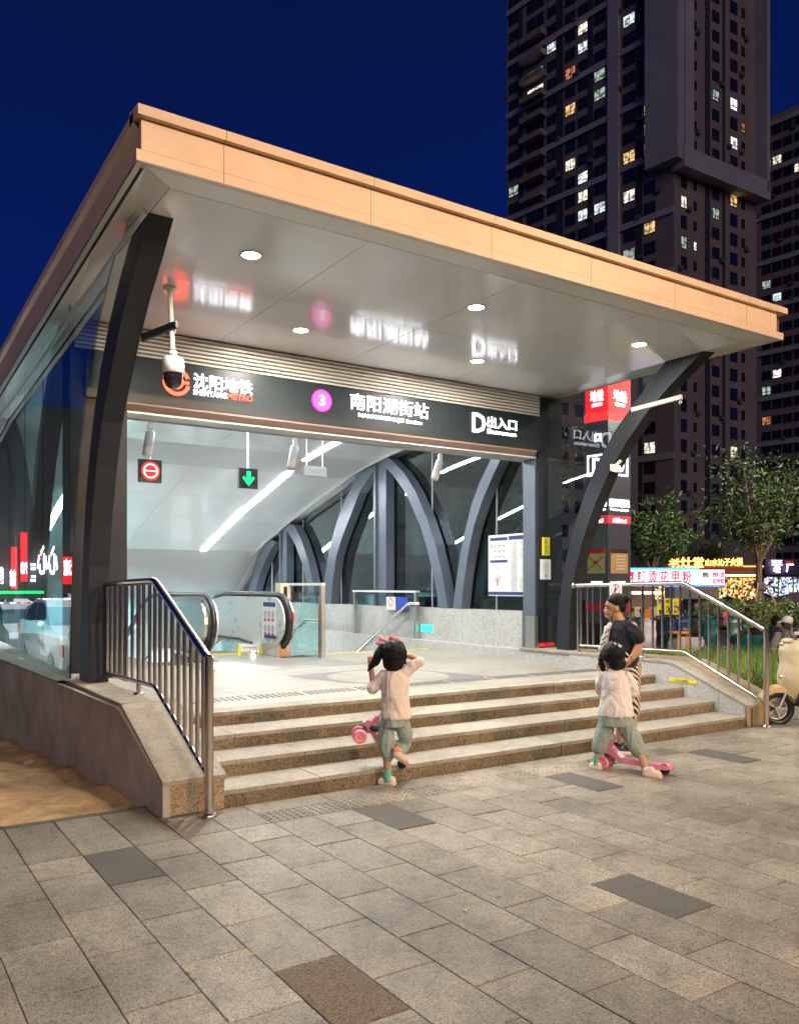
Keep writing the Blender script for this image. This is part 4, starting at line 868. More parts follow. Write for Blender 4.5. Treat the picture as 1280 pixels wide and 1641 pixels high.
for f in (0, 1):
    W2 = (wl, wr)[f]
    face_text('地铁', f, W2 * .22, 640, W2 * .60, .23, M['rl_w'], .01); face_text('METRO', f, W2 * .30, 648, W2 * .45, .07, M['rl_w'], .01)
    o_ = pc_ + (eR if f else eL) * (W2 * .5)
    face_text('南阳湖街站', f, W2 * .06, 811, W2 * .88, .16, M['letw'], .0); face_text('Nanyanghujie', f, W2 * .10, 818, W2 * .8, .055, M['letw'], .0)
    q = MB(); nd = (eR if f else -eL).cross(UP); o_ = pc_ if f else pc_ + eL * wl; xd = eR if f else -eL
    q.obox(o_ + xd * (W2 / 2) + nd * .004 + UP * zp(832), xd, UP, nd, W2 / 2, .085, .004); part(PL, 'red_stripe', q, emit('pink_red_stripe', (.8, .05, .10), .4, (.6, .04, .08)))
    face_text('3号线 Line3', f, W2 * .2, 837, W2 * .6, .10, M['letw'], .0)
    # exit symbol: framed letter
    q = MB(); c = o_ + xd * (W2 * .52) + nd * .008; z0, z1 = zp(760), zp(726)
    for (xa, xb, za, zb_) in ((-.24, .24, z1 - .03, z1), (-.24, -.21, z0, z1), (.21, .24, z0, z1), (-.24, .24, z0, z0 + .03)): q.obox(c + xd * ((xa + xb) / 2) + UP * ((za + zb_) / 2), xd, UP, nd, (xb - xa) / 2, (zb_ - za) / 2, .006)
    part(PL, 'symbol_frame', q, M['letw'])
    face_text('D', f, W2 * .33, 755, .26, .30, M['letw'], .02)
    face_text('口', f, W2 * .42, 705, .16, .16, M['letw'], .05)
    # posters
    for (va, vb, x0, x1, kind) in ((919, 879, .10, .86, f),):
        q = MB(); q.obox(o_ + xd * (W2 * (x0 + x1) / 2) + nd * .008 + UP * (zp(va) + zp(vb)) / 2, xd, UP, nd, W2 * (x1 - x0) / 2, (zp(vb) - zp(va)) / 2, .006)
        S_ = part(PL, 'poster', q, simple('poster_green' if not f else 'poster_orange', (.42, .55, .20) if not f else (.60, .38, .18), .5, var=.15, vscale=9), label='green poster with crossing red lines' if not f else 'orange and brown printed poster')
        q = MB(); q.obox(o_ + xd * (W2 * (x0 + x1) / 2) + nd * .016 + UP * (zp(vb) - .045), xd, UP, nd, W2 * (x1 - x0) / 2, .045, .003); part(S_, 'header', q, M['red'] if not f else simple('dark_brown_print', (.06, .02, .015), .5))
        q = MB(); c = o_ + xd * (W2 * (x0 + x1) / 2) + nd * .018 + UP * ((zp(va) + zp(vb)) / 2 - .02)
        if not f: q.beam(c - xd * .2 - UP * .17, c + xd * .2 + UP * .12, .01, .02); q.beam(c + xd * .18 - UP * .15, c - xd * .18 + UP * .13, .01, .014); q.obox(c, xd, UP, nd, .05, .03, .004)
        else:
            for k in range(5): q.obox(c + UP * (.12 - k * .065) + xd * .03, xd, UP, nd, .15, .016, .003)
        part(S_, 'print', q, M['red'] if not f else M['cream'])
    face_text('无障碍电梯', f, W2 * .25, 937, W2 * .5, .07, M['rl_w'], .02, ex=.006)
    q = MB(); q.obox(o_ + xd * (W2 / 2) + nd * .006 + UP * zp(974), xd, UP, nd, W2 * .5, .09, .004); part(PL, 'red_stripe', q, M['red'])
# ================================================================== people
def bake(mb, mat, vox, sm=3, disp=0, dscale=.08, name='x'):
    me = mb.mesh('tmp', mat); o = bpy.data.objects.new('tmp', me); COL.objects.link(o)
    r = o.modifiers.new('r', 'REMESH'); r.mode = 'VOXEL'; r.voxel_size = vox; r.use_smooth_shade = True
    if sm: s_ = o.modifiers.new('s', 'SMOOTH'); s_.iterations = sm; s_.factor = .6
    if disp:
        tx = bpy.data.textures.new('folds', 'CLOUDS'); tx.noise_scale = dscale; tx.noise_depth = 2
        d_ = o.modifiers.new('d', 'DISPLACE'); d_.texture = tx; d_.strength = disp; d_.texture_coords = 'LOCAL'
    dg = bpy.context.evaluated_depsgraph_get(); dg.update()
    m = bpy.data.meshes.new_from_object(o.evaluated_get(dg)); bpy.data.objects.remove(o); bpy.data.meshes.remove(me)
    m.name = name; m.materials.clear(); m.materials.append(mat)
    m.polygons.foreach_set('use_smooth', [True] * len(m.polygons)); return m
for k_ in ('tee', 'tee2', 'pant', 'tshirt_b'): pass
class Fig:
    def __init__(s, base, u):
        s.b = Vector(base); d_ = (FW + RT * ((u - 640) / 1338)).normalized(); s.d = d_; s.r = Vector((d_.y, -d_.x, 0))
    def w(s, p): return s.b + s.r * p[0] + s.d * p[1] + UP * p[2]
    def cap(s, mb, p0, p1, r0, r1, n=12):
        a, b_ = s.w(p0), s.w(p1); d_ = (b_ - a); L = d_.length; d_.normalize(); pts = []; rs = []
        for k in range(5): t = math.pi / 2 * (1 - k / 4); pts.append(a - d_ * (r0 * math.sin(t))); rs.append(max(.0008, r0 * math.cos(t)))
        for k in range(5): t = math.pi / 2 * (k / 4); pts.append(b_ + d_ * (r1 * math.sin(t))); rs.append(max(.0008, r1 * math.cos(t)))
        mb.tube(pts, rs, n); return mb
    def chain(s, mb, pts, rs, n=12):
        for i in range(len(pts) - 1): s.cap(mb, pts[i], pts[i + 1], rs[i], rs[i + 1], n)
        return mb
    def ell(s, mb, c, rad, n=10, tilt=None):
        b = MB(); b.sph((0, 0, 0), 1, n); mt = Matrix(((s.r.x, s.d.x, 0), (s.r.y, s.d.y, 0), (0, 0, 1))).to_4x4(); sc = Matrix.Diagonal((*rad, 1))
        if tilt: sc = Matrix.Rotation(tilt[1], 4, tilt[0]) @ sc
        b.xf(Matrix.Translation(s.w(c)) @ mt @ sc); mb.add(b.v, b.f, 0, True); return mb
    def sect(s, mb, rings, n=20):
        """loft of elliptical rings (r, d, z, rx, ry)"""
        vs = []; fs = []
        for (r, d, z, rx, ry) in rings:
            for k in range(n): a = 2 * math.pi * k / n; vs.append(s.w((r + rx * math.cos(a), d + ry * math.sin(a), z)))
        m = len(rings)
        for i in range(m - 1):
            for k in range(n): fs.append((i * n + k, i * n + (k + 1) % n, (i + 1) * n + (k + 1) % n, (i + 1) * n + k))
        fs += [tuple(range(n - 1, -1, -1)), tuple(range((m - 1) * n, m * n))]
        return mb.add(vs, fs, 0, True)
    def hand(s, mb, wrist, dirv, side, k=.6, curl=.6, nrm=(0, 0, 1)):
        """palm and five fingers, k = size of the hand against an adult's"""
        W_ = Vector(wrist); D_ = Vector(dirv).normalized(); N_ = Vector(nrm); S_ = D_.cross(N_).normalized() * side; N_ = S_.cross(D_).normalized() * side
        def L(a, b_, c): return tuple(W_ + D_ * (a * k) + S_ * (b_ * k) + N_ * (c * k))
        for o in (-.025, 0, .025): s.cap(mb, L(0, o * .7, 0), L(.085, o, 0), .017 * k, .016 * k, 8)
        for i, (o, ln) in enumerate(((-.035, .062), (-.012, .075), (.012, .07), (.034, .055))):
            a = L(.088, o, 0); m1 = L(.088 + ln * .5, o * 1.1, -ln * .35 * curl); e_ = L(.088 + ln * .75, o * 1.1, -ln * .95 * curl); s.chain(mb, [a, m1, e_], [.0095 * k, .009 * k, .0075 * k], 8)
        s.chain(mb, [L(.02, .03, 0), L(.055, .06, -.012), L(.085, .062, -.03)], [.013 * k, .011 * k, .009 * k], 8)
M['skin'] = simple('warm_skin', (.50, .27, .17), .5, var=.07)
M['skin'].node_tree.nodes['Principled BSDF'].inputs['Subsurface Weight'].default_value = .08
M['hair'] = simple('black_hair', (.004, .0035, .004), .5, spec=.22, bump=.5, bscale=180)
M['tee'] = simple('pale_peach_cotton', (.76, .67, .60), .85, var=.05, vscale=7, bump=.15, bscale=90)
M['tee2'] = simple('pale_pink_cotton', (.78, .73, .71), .85, var=.06, vscale=7, bump=.15, bscale=90)
M['pant'] = simple('sage_green_cotton', (.30, .37, .33), .85, var=.14, vscale=9, bump=.2, bscale=80)
M['sock'] = simple('mint_sock', (.14, .50, .36), .85, var=.1)
M['shoe'] = simple('white_pink_shoe', (.78, .62, .58), .5, var=.08)
M['sole'] = simple('cream_sole', (.72, .58, .42), .6)
M['pink'] = simple('pink_plastic', (.80, .24, .36), .3, var=.05, coat=.3)
M['bow'] = simple('coral_pink_fabric', (.85, .28, .28), .8, var=.2, vscale=20)
M['tshirt_b'] = simple('navy_black_cotton', (.012, .012, .022), .85, var=.3, vscale=8)
for k_ in ('tee', 'tee2', 'pant', 'tshirt_b'):   # soft creases in the cloth
    t_ = M[k_].node_tree; b_ = t_.nodes['Principled BSDF']; tx_ = node(t_, 'ShaderNodeTexCoord'); mp_ = node(t_, 'ShaderNodeMapping'); mp_.inputs['Scale'].default_value = (1, 1, .55); mp_.inputs['Rotation'].default_value = (.5, .6, 0)
    n1_ = node(t_, 'ShaderNodeTexNoise', i_Scale=8.0, i_Detail=2.0, i_Distortion=1.3); t_.links.new(tx_.outputs['Object'], mp_.inputs[0]); t_.links.new(mp_.outputs[0], n1_.inputs['Vector'])
    bp_ = node(t_, 'ShaderNodeBump', i_Strength=.8, i_Distance=.055); t_.links.new(n1_.outputs[0], bp_.inputs['Height']); t_.links.new(bp_.outputs[0], b_.inputs['Normal'])
def shoe(F_, name, par, heel, toe, k, col='shoe'):
    h, t_ = Vector(heel), Vector(toe); d_ = (t_ - h); b = MB()
    F_.cap(b, tuple(h + Vector((0, 0, .022 * k))), tuple(t_ + Vector((0, 0, .018 * k))), .030 * k, .027 * k); F_.cap(b, tuple(h + Vector((0, 0, .03 * k))), tuple(h + d_ * .35 + Vector((0, 0, .045 * k))), .031 * k, .028 * k)
    o = part(par, name, bake(b, M[col], .006, 2), None, local=False); me = o.data
    me.transform(Matrix.Translation(-wloc(par)))
    b = MB(); F_.cap(b, tuple(h + Vector((0, 0, .004 * k))), tuple(t_ + Vector((0, 0, .004 * k))), .034 * k, .031 * k)
    zc_ = F_.w(h).z + .004 * k; b.v = [Vector((v.x, v.y, v.z)) for v in b.v]
    o2 = part(o, 'sole', bake(b, M['sole'], .007, 1)); o2.data.transform(Matrix.Translation(-wloc(par)))
def bpart(par, name, mb, mat, vox, sm=3, disp=0, ds=.08, label=None):
    o = part(par, name, bake(mb, mat, vox, sm, disp, ds, name), None, label); o.data.transform(Matrix.Translation(-wloc(par))); return o
# ---------- girl on the steps, seen from behind, both hands at her hair
def scooter_toy(par_pt, F_, wheel_front, deck_back, label, carried=False):
    S_ = thing('kick_scooter', label, 'kick scooter', F_.w(wheel_front)); wf, db = Vector(wheel_front), Vector(deck_back)
    ax = (db - wf).normalized(); up = Vector((0, 0, 1)); sd = ax.cross(up).normalized(); up = sd.cross(ax).normalized() * -1 if sd.cross(ax).z < 0 else sd.cross(ax)
    def L(a, b_, c): return tuple(wf + ax * a + sd * b_ + up * c)
    ln = (db - wf).length
    sdw = (F_.w(L(0, 1, 0)) - F_.w(L(0, 0, 0))).normalized()
    prof = [(-.035, .10), (-.02, .135), (.02, .15), (.055, .14), (.10, .095), (.15, .055), (.20, .042), (ln - .03, .042), (ln + .02, .035), (ln + .03, .022), (ln, .012), (.20, .014), (.14, .026), (.08, .055), (.02, .078)]
    def wid(a_): return .045 if a_ < .1 else .045 + (.062 - .045) * min(1, (a_ - .1) / .12)
    b = MB(); n_ = len(prof); vs = [F_.w(L(a_, -wid(a_), c_)) for a_, c_ in prof] + [F_.w(L(a_, wid(a_), c_)) for a_, c_ in prof]
    b.add(vs, [tuple(range(n_)), tuple(range(2 * n_ - 1, n_ - 1, -1))] + [(k_, n_ + k_, n_ + (k_ + 1) % n_, (k_ + 1) % n_) for k_ in range(n_)]); part(S_, 'deck', b, M['pink'])
    b = MB(); vs = [F_.w(L(a_, b2, c_)) for c_ in (.0425, .046) for a_, b2 in ((.22, -.05), (ln - .05, -.05), (ln - .05, .05), (.22, .05))]
    b.add(vs, [(3, 2, 1, 0), (4, 5, 6, 7), (0, 1, 5, 4), (1, 2, 6, 5), (2, 3, 7, 6), (3, 0, 4, 7)]); part(S_, 'grip_pad', b, simple('dusty_pink_grip', (.55, .22, .30), .7))
    b = MB(); A_ = [L(ln - .02 + .045 * math.cos(t_), -.03, .045 * math.sin(t_) + .004) for t_ in [math.radians(20 + 150 * k_ / 8) for k_ in range(9)]]; B_2 = [L(ln - .02 + .045 * math.cos(t_), .03, .045 * math.sin(t_) + .004) for t_ in [math.radians(20 + 150 * k_ / 8) for k_ in range(9)]]
    b.strip([F_.w(p_) for p_ in A_], [F_.w(p_) for p_ in B_2], 0, True); b.strip([F_.w(p_) + UP * .006 for p_ in B_2], [F_.w(p_) + UP * .006 for p_ in A_], 0, True); part(S_, 'rear_brake', b, M['pink'])
    for sgn_ in (-1, 1):
        c = F_.w(L(0, sgn_ * .085, 0)); N_ = 22; ax_f = (F_.w(L(1, 0, 0)) - F_.w(L(0, 0, 0))).normalized(); ax_u = (F_.w(L(0, 0, 1)) - F_.w(L(0, 0, 0))).normalized()
        b = MB(); b.tube([c + (ax_f * math.cos(2 * math.pi * k_ / N_) + ax_u * math.sin(2 * math.pi * k_ / N_)) * .041 for k_ in range(N_)], .0155, 10, closed=True); w_ = part(S_, 'front_wheel', b, M['pink'])
        b = MB(); b.tube([c - sdw * .010, c + sdw * .010], .030, 18); b.tube([c - sdw * .016, c + sdw * .016], .010, 10); part(w_, 'hub', b, M['bow'])
    b = MB(); b.tube([F_.w(L(0, -.085, 0)), F_.w(L(0, .085, 0))], .007, 8); b.tube([F_.w(L(0, 0, 0)), F_.w(L(.01, 0, .1))], .022, 10); part(S_, 'axle', b, M['grayp'])
    b = MB(); c = F_.w(L(ln - .02, 0, 0)); b.tube([c - sdw * .02, c + sdw * .02], .036, 16); part(S_, 'rear_wheel', b, M['rubber'])
    b = MB(); b.tube([F_.w(L(.03, 0, .10)), F_.w(L(.045, 0, .20))], .024, 12); part(S_, 'stem_socket', b, M['pink']); b = MB(); b.tube([F_.w(L(.045, 0, .2)), F_.w(L(.075, 0, .52))], .014, 12); part(S_, 'stem', b, M['white'])
    b = MB(); b.tube([F_.w(L(.075, -.13, .52)), F_.w(L(.075, .13, .52))], .012, 10); part(S_, 'handlebar', b, M['pink'])
    return S_
G1 = Fig((3.5, 5.44, 0), 617); g1 = thing('person', 'little girl on the steps seen from behind, both hands at her dark hair', 'person', G1.b)
K = .00484
def px1(u, v, d=0): return ((u - 617) * K, d, (1258 - v) * K)
b = MB()
G1.ell(b, px1(624, 1051, .0), (.082, .095, .105)); G1.chain(b, [px1(624, 1062), px1(624, 1085)], [.036, .04])
G1.chain(b, [px1(606, 1087), px1(594, 1102, .03), px1(590, 1084, .05), px1(588, 1070, .04)], [.035, .030, .025, .019]); G1.hand(b, px1(588, 1070, .04), (.0, -.2, 1), 1, .62, .9, (0, -1, 0))
G1.chain(b, [px1(643, 1080), px1(667, 1061, .0), px1(655, 1053, .03), px1(643, 1051, .05)], [.035, .031, .025, .019]); G1.hand(b, px1(645, 1051, .05), (-1, .1, .15), -1, .62, .9, (0, -1, 0))
G1.chain(b, [px1(626, 1098), px1(626, 1145)], [.045, .05])
G1.chain(b, [px1(613, 1185), px1(613, 1205), px1(615, 1232), px1(615, 1246)], [.035, .040, .030, .026]); G1.chain(b, [px1(640, 1185, .05), px1(641, 1197, .07), px1(634, 1210, -.01)], [.03, .033, .030])
bpart(g1, 'body', b, M['skin'], .0055, 2)
b = MB(); G1.ell(b, px1(624, 1046, -.012), (.098, .108, .108)); G1.ell(b, px1(624, 1060, -.05), (.085, .05, .075)); bpart(g1, 'hair', b, M['hair'], .007, 2, .012, .03)
b = MB(); G1.chain(b, [px1(606, 1036, -.0), px1(600, 1048, -.02), px1(596, 1060, .0), px1(588, 1068, .01), px1(583, 1076, .02)], [.028, .036, .034, .022, .006]); bpart(g1, 'ponytail', b, M['hair'], .006, 2, .008, .02, label='long ponytail pulled to the left')
b = MB(); G1.chain(b, [px1(637, 1032, 0), px1(642, 1045, -.02), px1(642, 1062, -.03)], [.02, .022, .012]); bpart(g1, 'ponytail', b, M['hair'], .006, 2, .008, .02)
b = MB()
for u, v in ((600, 1031), (605, 1024), (612, 1027), (622, 1022), (630, 1025), (636, 1029)): G1.ell(b, px1(u, v, .06), (.024, .018, .019))
bpart(g1, 'bow', b, M['bow'], .008, 1, .01, .02)
b = MB()
def R1(u, v, w, d, dd=0): p = px1(u, v); return (p[0], dd, p[2], w * K, d)
G1.sect(b, [R1(624, 1070, 8, .05), R1(624, 1075, 17, .065), R1(625, 1083, 23, .085), R1(626, 1095, 23.5, .10), R1(627, 1112, 22.5, .105), R1(627, 1130, 23.5, .11), R1(628, 1147, 25, .115), R1(628, 1151, 24, .11)])
G1.chain(b, [px1(607, 1082), px1(598, 1094, .01), px1(591, 1103, .02)], [.045, .046, .050]); G1.chain(b, [px1(638, 1080), px1(652, 1069), px1(666, 1061)], [.05, .050, .043])
bpart(g1, 'shirt', b, M['tee'], .007, 7, .016, .12)
b = MB(); G1.sect(b, [R1(627, 1140, 21, .09), R1(626, 1152, 22.5, .10), R1(625, 1163, 22, .10)]); G1.chain(b, [px1(615, 1158), px1(612, 1178), px1(613, 1200), px1(615, 1213)], [.062, .066, .062, .050]); G1.chain(b, [px1(637, 1158), px1(643, 1178, .05), px1(643, 1195, .09), px1(637, 1204, .03)], [.062, .060, .052, .044])
bpart(g1, 'trousers', b, M['pant'], .007, 5, .018, .09)
b = MB(); G1.chain(b, [px1(615, 1234), px1(615, 1250)], [.031, .030]); bpart(g1, 'sock', b, M['sock'], .006, 1)
b = MB(); G1.chain(b, [px1(633, 1206, -.03), px1(637, 1200, -.0)], [.031, .03]); bpart(g1, 'sock', b, M['sock'], .006, 1)
shoe(G1, 'shoe', g1, px1(622, 1256, .0), px1(605, 1256, .03), 1.0)
shoe(G1, 'shoe', g1, px1(629, 1206, -.06), px1(641, 1220, .03), 1.0, 'bow')
G1b = Fig((3.5, 5.44, 0), 617)
scooter_toy(None, G1b, (-.235, .12, .37), (.12, .16, .12), 'pink kick scooter held up on the steps in front of the girl with raised arms', True)
b = MB(); G1.cap(b, (-.12, .06, .43), (-.07, .06, .43), .03, .03); single('scooter_bag', b, M['blk'], 'small black pouch on the pink scooter carried up the steps', 'pouch')
# ---------- girl with the scooter on the paving
G2_ = Fig((5.30, 4.93, 0), 985); K2 = .00524
g2 = thing('person', 'little girl on the paving with one foot on a pink kick scooter', 'person', G2_.b)
u2 = 640 + 1338 * ((5.30 * RT.x + 4.93 * RT.y) / (5.30 * FW.x + 4.93 * FW.y))
def px2(u, v, d=0): return ((u - u2) * K2, d, (1233 - v) * K2)
b = MB()
G2_.ell(b, px2(979, 1052, .02), (.085, .095, .105)); G2_.ell(b, px2(967, 1058, .06), (.04, .05, .06)); G2_.ell(b, px2(958.5, 1058, .08), (.014, .014, .014)); G2_.chain(b, [px2(981, 1062), px2(984, 1085)], [.037, .042])
G2_.chain(b, [px2(966, 1082, .05), px2(962, 1105, .10), px2(966, 1112, .24)], [.036, .030, .021]); G2_.hand(b, px2(966, 1112, .24), (.2, 1, 0), 1, .6, .9)
G2_.chain(b, [px2(1004, 1082, .0), px2(1010, 1108, .06), px2(992, 1116, .24)], [.036, .030, .021]); G2_.hand(b, px2(992, 1116, .24), (-.2, 1, 0), -1, .6, .9)
G2_.chain(b, [px2(986, 1098), px2(986, 1145)], [.045, .05])
G2_.chain(b, [px2(962, 1185), px2(961, 1195), px2(957, 1215), px2(956, 1224)], [.035, .04, .030, .026]); G2_.chain(b, [px2(1012, 1182, .0), px2(1017, 1194, -.03), px2(1026, 1210, -.1), px2(1031, 1224, -.16)], [.035, .04, .030, .027])
bpart(g2, 'body', b, M['skin'], .0055, 2)
b = MB(); G2_.ell(b, px2(982, 1047, -.005), (.103, .108, .105)); G2_.ell(b, px2(988, 1062, -.03), (.075, .07, .06)); G2_.chain(b, [px2(965, 1050, .0), px2(964, 1064, .0), px2(968, 1078, .0)], [.03, .032, .014]); bpart(g2, 'hair', b, M['hair'], .007, 2, .014, .03)
b = MB(); G2_.ell(b, px2(991, 1034, -.06), (.022, .016, .014)); G2_.ell(b, px2(984, 1031, -.05), (.016, .014, .012)); bpart(g2, 'hair_clip', b, M['paper'], .005, 1)
b = MB()
def R2(u, v, w, d, dd=0): p = px2(u, v); return (p[0], dd, p[2], w * K2, d)
G2_.sect(b, [R2(984, 1071, 8, .05), R2(984, 1076, 17, .065), R2(985, 1084, 22, .085), R2(986, 1096, 22.5, .10), R2(986, 1112, 23, .11), R2(986, 1130, 26, .12), R2(986, 1143, 28, .125), R2(986, 1147, 27.5, .12)])
G2_.chain(b, [px2(969, 1083, .0), px2(963, 1096, .04), px2(963, 1108, .09)], [.047, .052, .05]); G2_.chain(b, [px2(1002, 1083, .0), px2(1010, 1096, .02), px2(1013, 1109, .07)], [.05, .053, .052])
bpart(g2, 'shirt', b, M['tee2'], .007, 7, .016, .12)
b = MB(); G2_.sect(b, [R2(986, 1135, 24, .10), R2(986, 1150, 26, .11), R2(986, 1162, 27, .11)]); G2_.chain(b, [px2(973, 1158), px2(966, 1178), px2(960, 1199)], [.072, .070, .066]); G2_.chain(b, [px2(1000, 1158), px2(1010, 1178, -.02), px2(1021, 1198, -.05)], [.074, .074, .068])
bpart(g2, 'trousers', b, M['pant'], .007, 5, .018, .09)
b = MB(); G2_.chain(b, [px2(956, 1214), px2(956, 1226)], [.031, .030]); bpart(g2, 'sock', b, M['sock'], .006, 1)
b = MB(); G2_.chain(b, [px2(1029, 1217, -.12), px2(1031, 1228, -.16)], [.032, .030]); bpart(g2, 'sock', b, M['sock'], .006, 1)
shoe(G2_, 'shoe', g2, px2(960, 1232.5, -.01), px2(948, 1232.5, .02), 1.0)
shoe(G2_, 'shoe', g2, px2(1032, 1230, -.2), px2(1049, 1231.5, -.22), 1.05)
scooter_toy(None, G2_, ((970 - u2) * K2, .06, .055), ((1064 - u2) * K2, -.10, .038), 'pink three-wheeled kick scooter standing on the paving under the girl in wide trousers')
# ---------- woman behind her, looking down
WM = Fig(P_ut(1000, 7.72), 1000); KW = .00577
wm = thing('person', 'woman with a hair bun, dark tee and striped trousers, standing behind a girl', 'person', WM.b)
def pw(u, v, d=0): return ((u - 1000) * KW, d, (1206 - v) * KW)
b = MB()
# head: slightly bowed, facing left
WM.ell(b, pw(985, 970, .0), (.083, .070, .090), tilt=('Y', -.25)); WM.ell(b, pw(978, 979, .0), (.052, .052, .055)); WM.ell(b, pw(975, 988, 0), (.026, .030, .022)); WM.chain(b, [pw(972, 973), pw(969, 979)], [.008, .011]); WM.ell(b, pw(970.8, 984.3), (.012, .017, .005)); WM.ell(b, pw(971.3, 986.6), (.011, .015, .005)); WM.ell(b, pw(973, 968.8, -.02), (.02, .018, .007)); WM.ell(b, pw(988, 976, -.069), (.013, .010, .021))
WM.chain(b, [pw(988, 983), pw(995, 1002)], [.048, .056])
WM.chain(b, [pw(997, 1020), pw(999, 1060)], [.07, .08])
WM.chain(b, [pw(1012, 1003, -.10), pw(1024, 1028, -.13), pw(1016, 1046, -.16), pw(1006, 1057, -.18)], [.05, .042, .034, .024]); WM.hand(b, pw(1006, 1057, -.18), (-.8, .1, -.6), 1, .85, .8, (0, -1, .2))
WM.chain(b, [pw(985, 1003, .10), pw(972, 1030, .14), pw(966, 1055, .05)], [.05, .04, .026]); WM.hand(b, pw(966, 1055, .05), (-.2, -.6, -.7), -1, .85, .8)
WM.chain(b, [pw(1008, 1130, -.04), pw(1012, 1150, -.04), pw(1010, 1190, -.04), pw(1008, 1198, -.04)], [.05, .05, .04, .034]); WM.chain(b, [pw(992, 1130, .1), pw(995, 1150, .1), pw(992, 1196, .1)], [.05, .05, .036])
WM.chain(b, [pw(1008, 1198, -.04), pw(995, 1202, -.05)], [.034, .025]); WM.chain(b, [pw(992, 1196, .1), pw(978, 1202, .1)], [.034, .025])
bpart(wm, 'body', b, M['skin'], .0055, 2)
b = MB(); WM.ell(b, pw(974, 974.3, -.052), (.013, .007, .0045)); part(wm, 'eye', b, M['hair'])
b = MB(); WM.ell(b, pw(973.5, 970.5, -.055), (.019, .006, .004)); part(wm, 'eyebrow', b, M['hair'])
b = MB(); WM.ell(b, pw(988, 964, .004), (.095, .080, .080), tilt=('Y', -.35)); WM.ell(b, pw(996, 972, .004), (.045, .070, .055)); WM.ell(b, pw(980, 960.5, .0), (.045, .062, .030), tilt=('Y', -.5)); bpart(wm, 'hair', b, M['hair'], .0065, 2, .007, .03)
b = MB(); WM.ell(b, pw(1001, 960, 0), (.046, .046, .044)); bpart(wm, 'hair_bun', b, M['hair'], .0065, 1, .008, .02)
b = MB()
def RW(u, v, w, d, dd=0): p = pw(u, v); return (p[0], dd, p[2], w * KW, d)
WM.sect(b, [RW(994, 993, 9, .07), RW(995, 998, 15, .11), RW(996, 1006, 20, .145), RW(997, 1020, 22, .15), RW(998, 1036, 22.5, .15), RW(1001, 1052, 22, .15), RW(1002, 1064, 23, .155), RW(1002, 1067, 22, .15)])
WM.chain(b, [pw(1006, 1002, -.09), pw(1015, 1011, -.12), pw(1021, 1021, -.135)], [.065, .066, .060]); WM.chain(b, [pw(988, 1004, .09), pw(978, 1020, .13)], [.066, .062]); bpart(wm, 'shirt', b, M['tshirt_b'], .008, 6, .014, .13)
b = MB()
for (u0, v0, u1, v1, r) in ((974, 1006, 969, 1032, .03), (969, 1022, 965, 1040, .028), (978, 1000, 972, 1018, .022)): WM.chain(b, [pw(u0, v0, -.06), pw(u1, v1, -.06)], [r, r])
bpart(wm, 'shirt_print', b, M['paper'], .008, 3, .01, .04, label='white stripes printed on the front of the dark tee')
b = MB()
for (u0, v0, u1, v1) in ((977, 1008, 970, 1014), (974, 1018, 966, 1025), (971, 1028, 963, 1033)): WM.chain(b, [pw(u0, v0, -.094), pw(u1, v1, -.088)], [.0045, .0045])
part(wm, 'print_line', b, M['tshirt_b'])
b = MB(); c0 = WM.w(pw(1011, 1052, -.17)); N = 14; dv = (WM.w(pw(1006, 1057, -.18)) - WM.w(pw(1016, 1046, -.16))).normalized(); x_ = dv.cross(UP).normalized(); y_ = dv.cross(x_)
b.tube([c0 + (x_ * math.cos(k * 2 * math.pi / N) + y_ * math.sin(k * 2 * math.pi / N)) * .034 for k in range(N)], .004, 6, closed=True); part(wm, 'bracelet', b, simple('gold', (.8, .5, .15), .25, metal=1))
m_, t_, bs_ = NT('striped_fabric'); tcx = node(t_, 'ShaderNodeTexCoord'); wv = node(t_, 'ShaderNodeTexWave', i_Scale=13.0, i_Distortion=2.0); wv.bands_direction = 'DIAGONAL'; t_.links.new(tcx.outputs['Object'], wv.inputs['Vector'])
cr = node(t_, 'ShaderNodeValToRGB'); cr.color_ramp.interpolation = 'CONSTANT'; cr.color_ramp.elements[0].color = (.02, .02, .02, 1); cr.color_ramp.elements[1].color = (.62, .55, .46, 1); cr.color_ramp.elements[1].position = .45; t_.links.new(wv.outputs[0], cr.inputs[0]); t_.links.new(cr.outputs[0], bs_.inputs['Base Color']); bs_.inputs['Roughness'].default_value = .85
b = MB(); WM.chain(b, [pw(1004, 1068, 0), pw(1008, 1100, -.05), pw(1011, 1140, -.04)], [.135, .105, .075]); WM.chain(b, [pw(994, 1068, 0), pw(993, 1105, .07), pw(995, 1142, .08)], [.13, .105, .075]); bpart(wm, 'striped_trousers', b, m_, .009, 3, .015, .06)
for hx, tx in ((pw(1012, 1205.5, -.04), pw(990, 1205.5, -.06)), (pw(997, 1205.5, .1), pw(975, 1205.5, .1))): shoe(WM, 'shoe', wm, hx, tx, 1.35, 'blk')
b = MB(); WM.chain(b, [pw(996, 1036, -.15), pw(1006, 1047, -.19)], [.005, .005]); WM.chain(b, [pw(995, 1044, -.15), pw(1004, 1054, -.19)], [.005, .005]); part(wm, 'bag_strap', b, M['paper'])
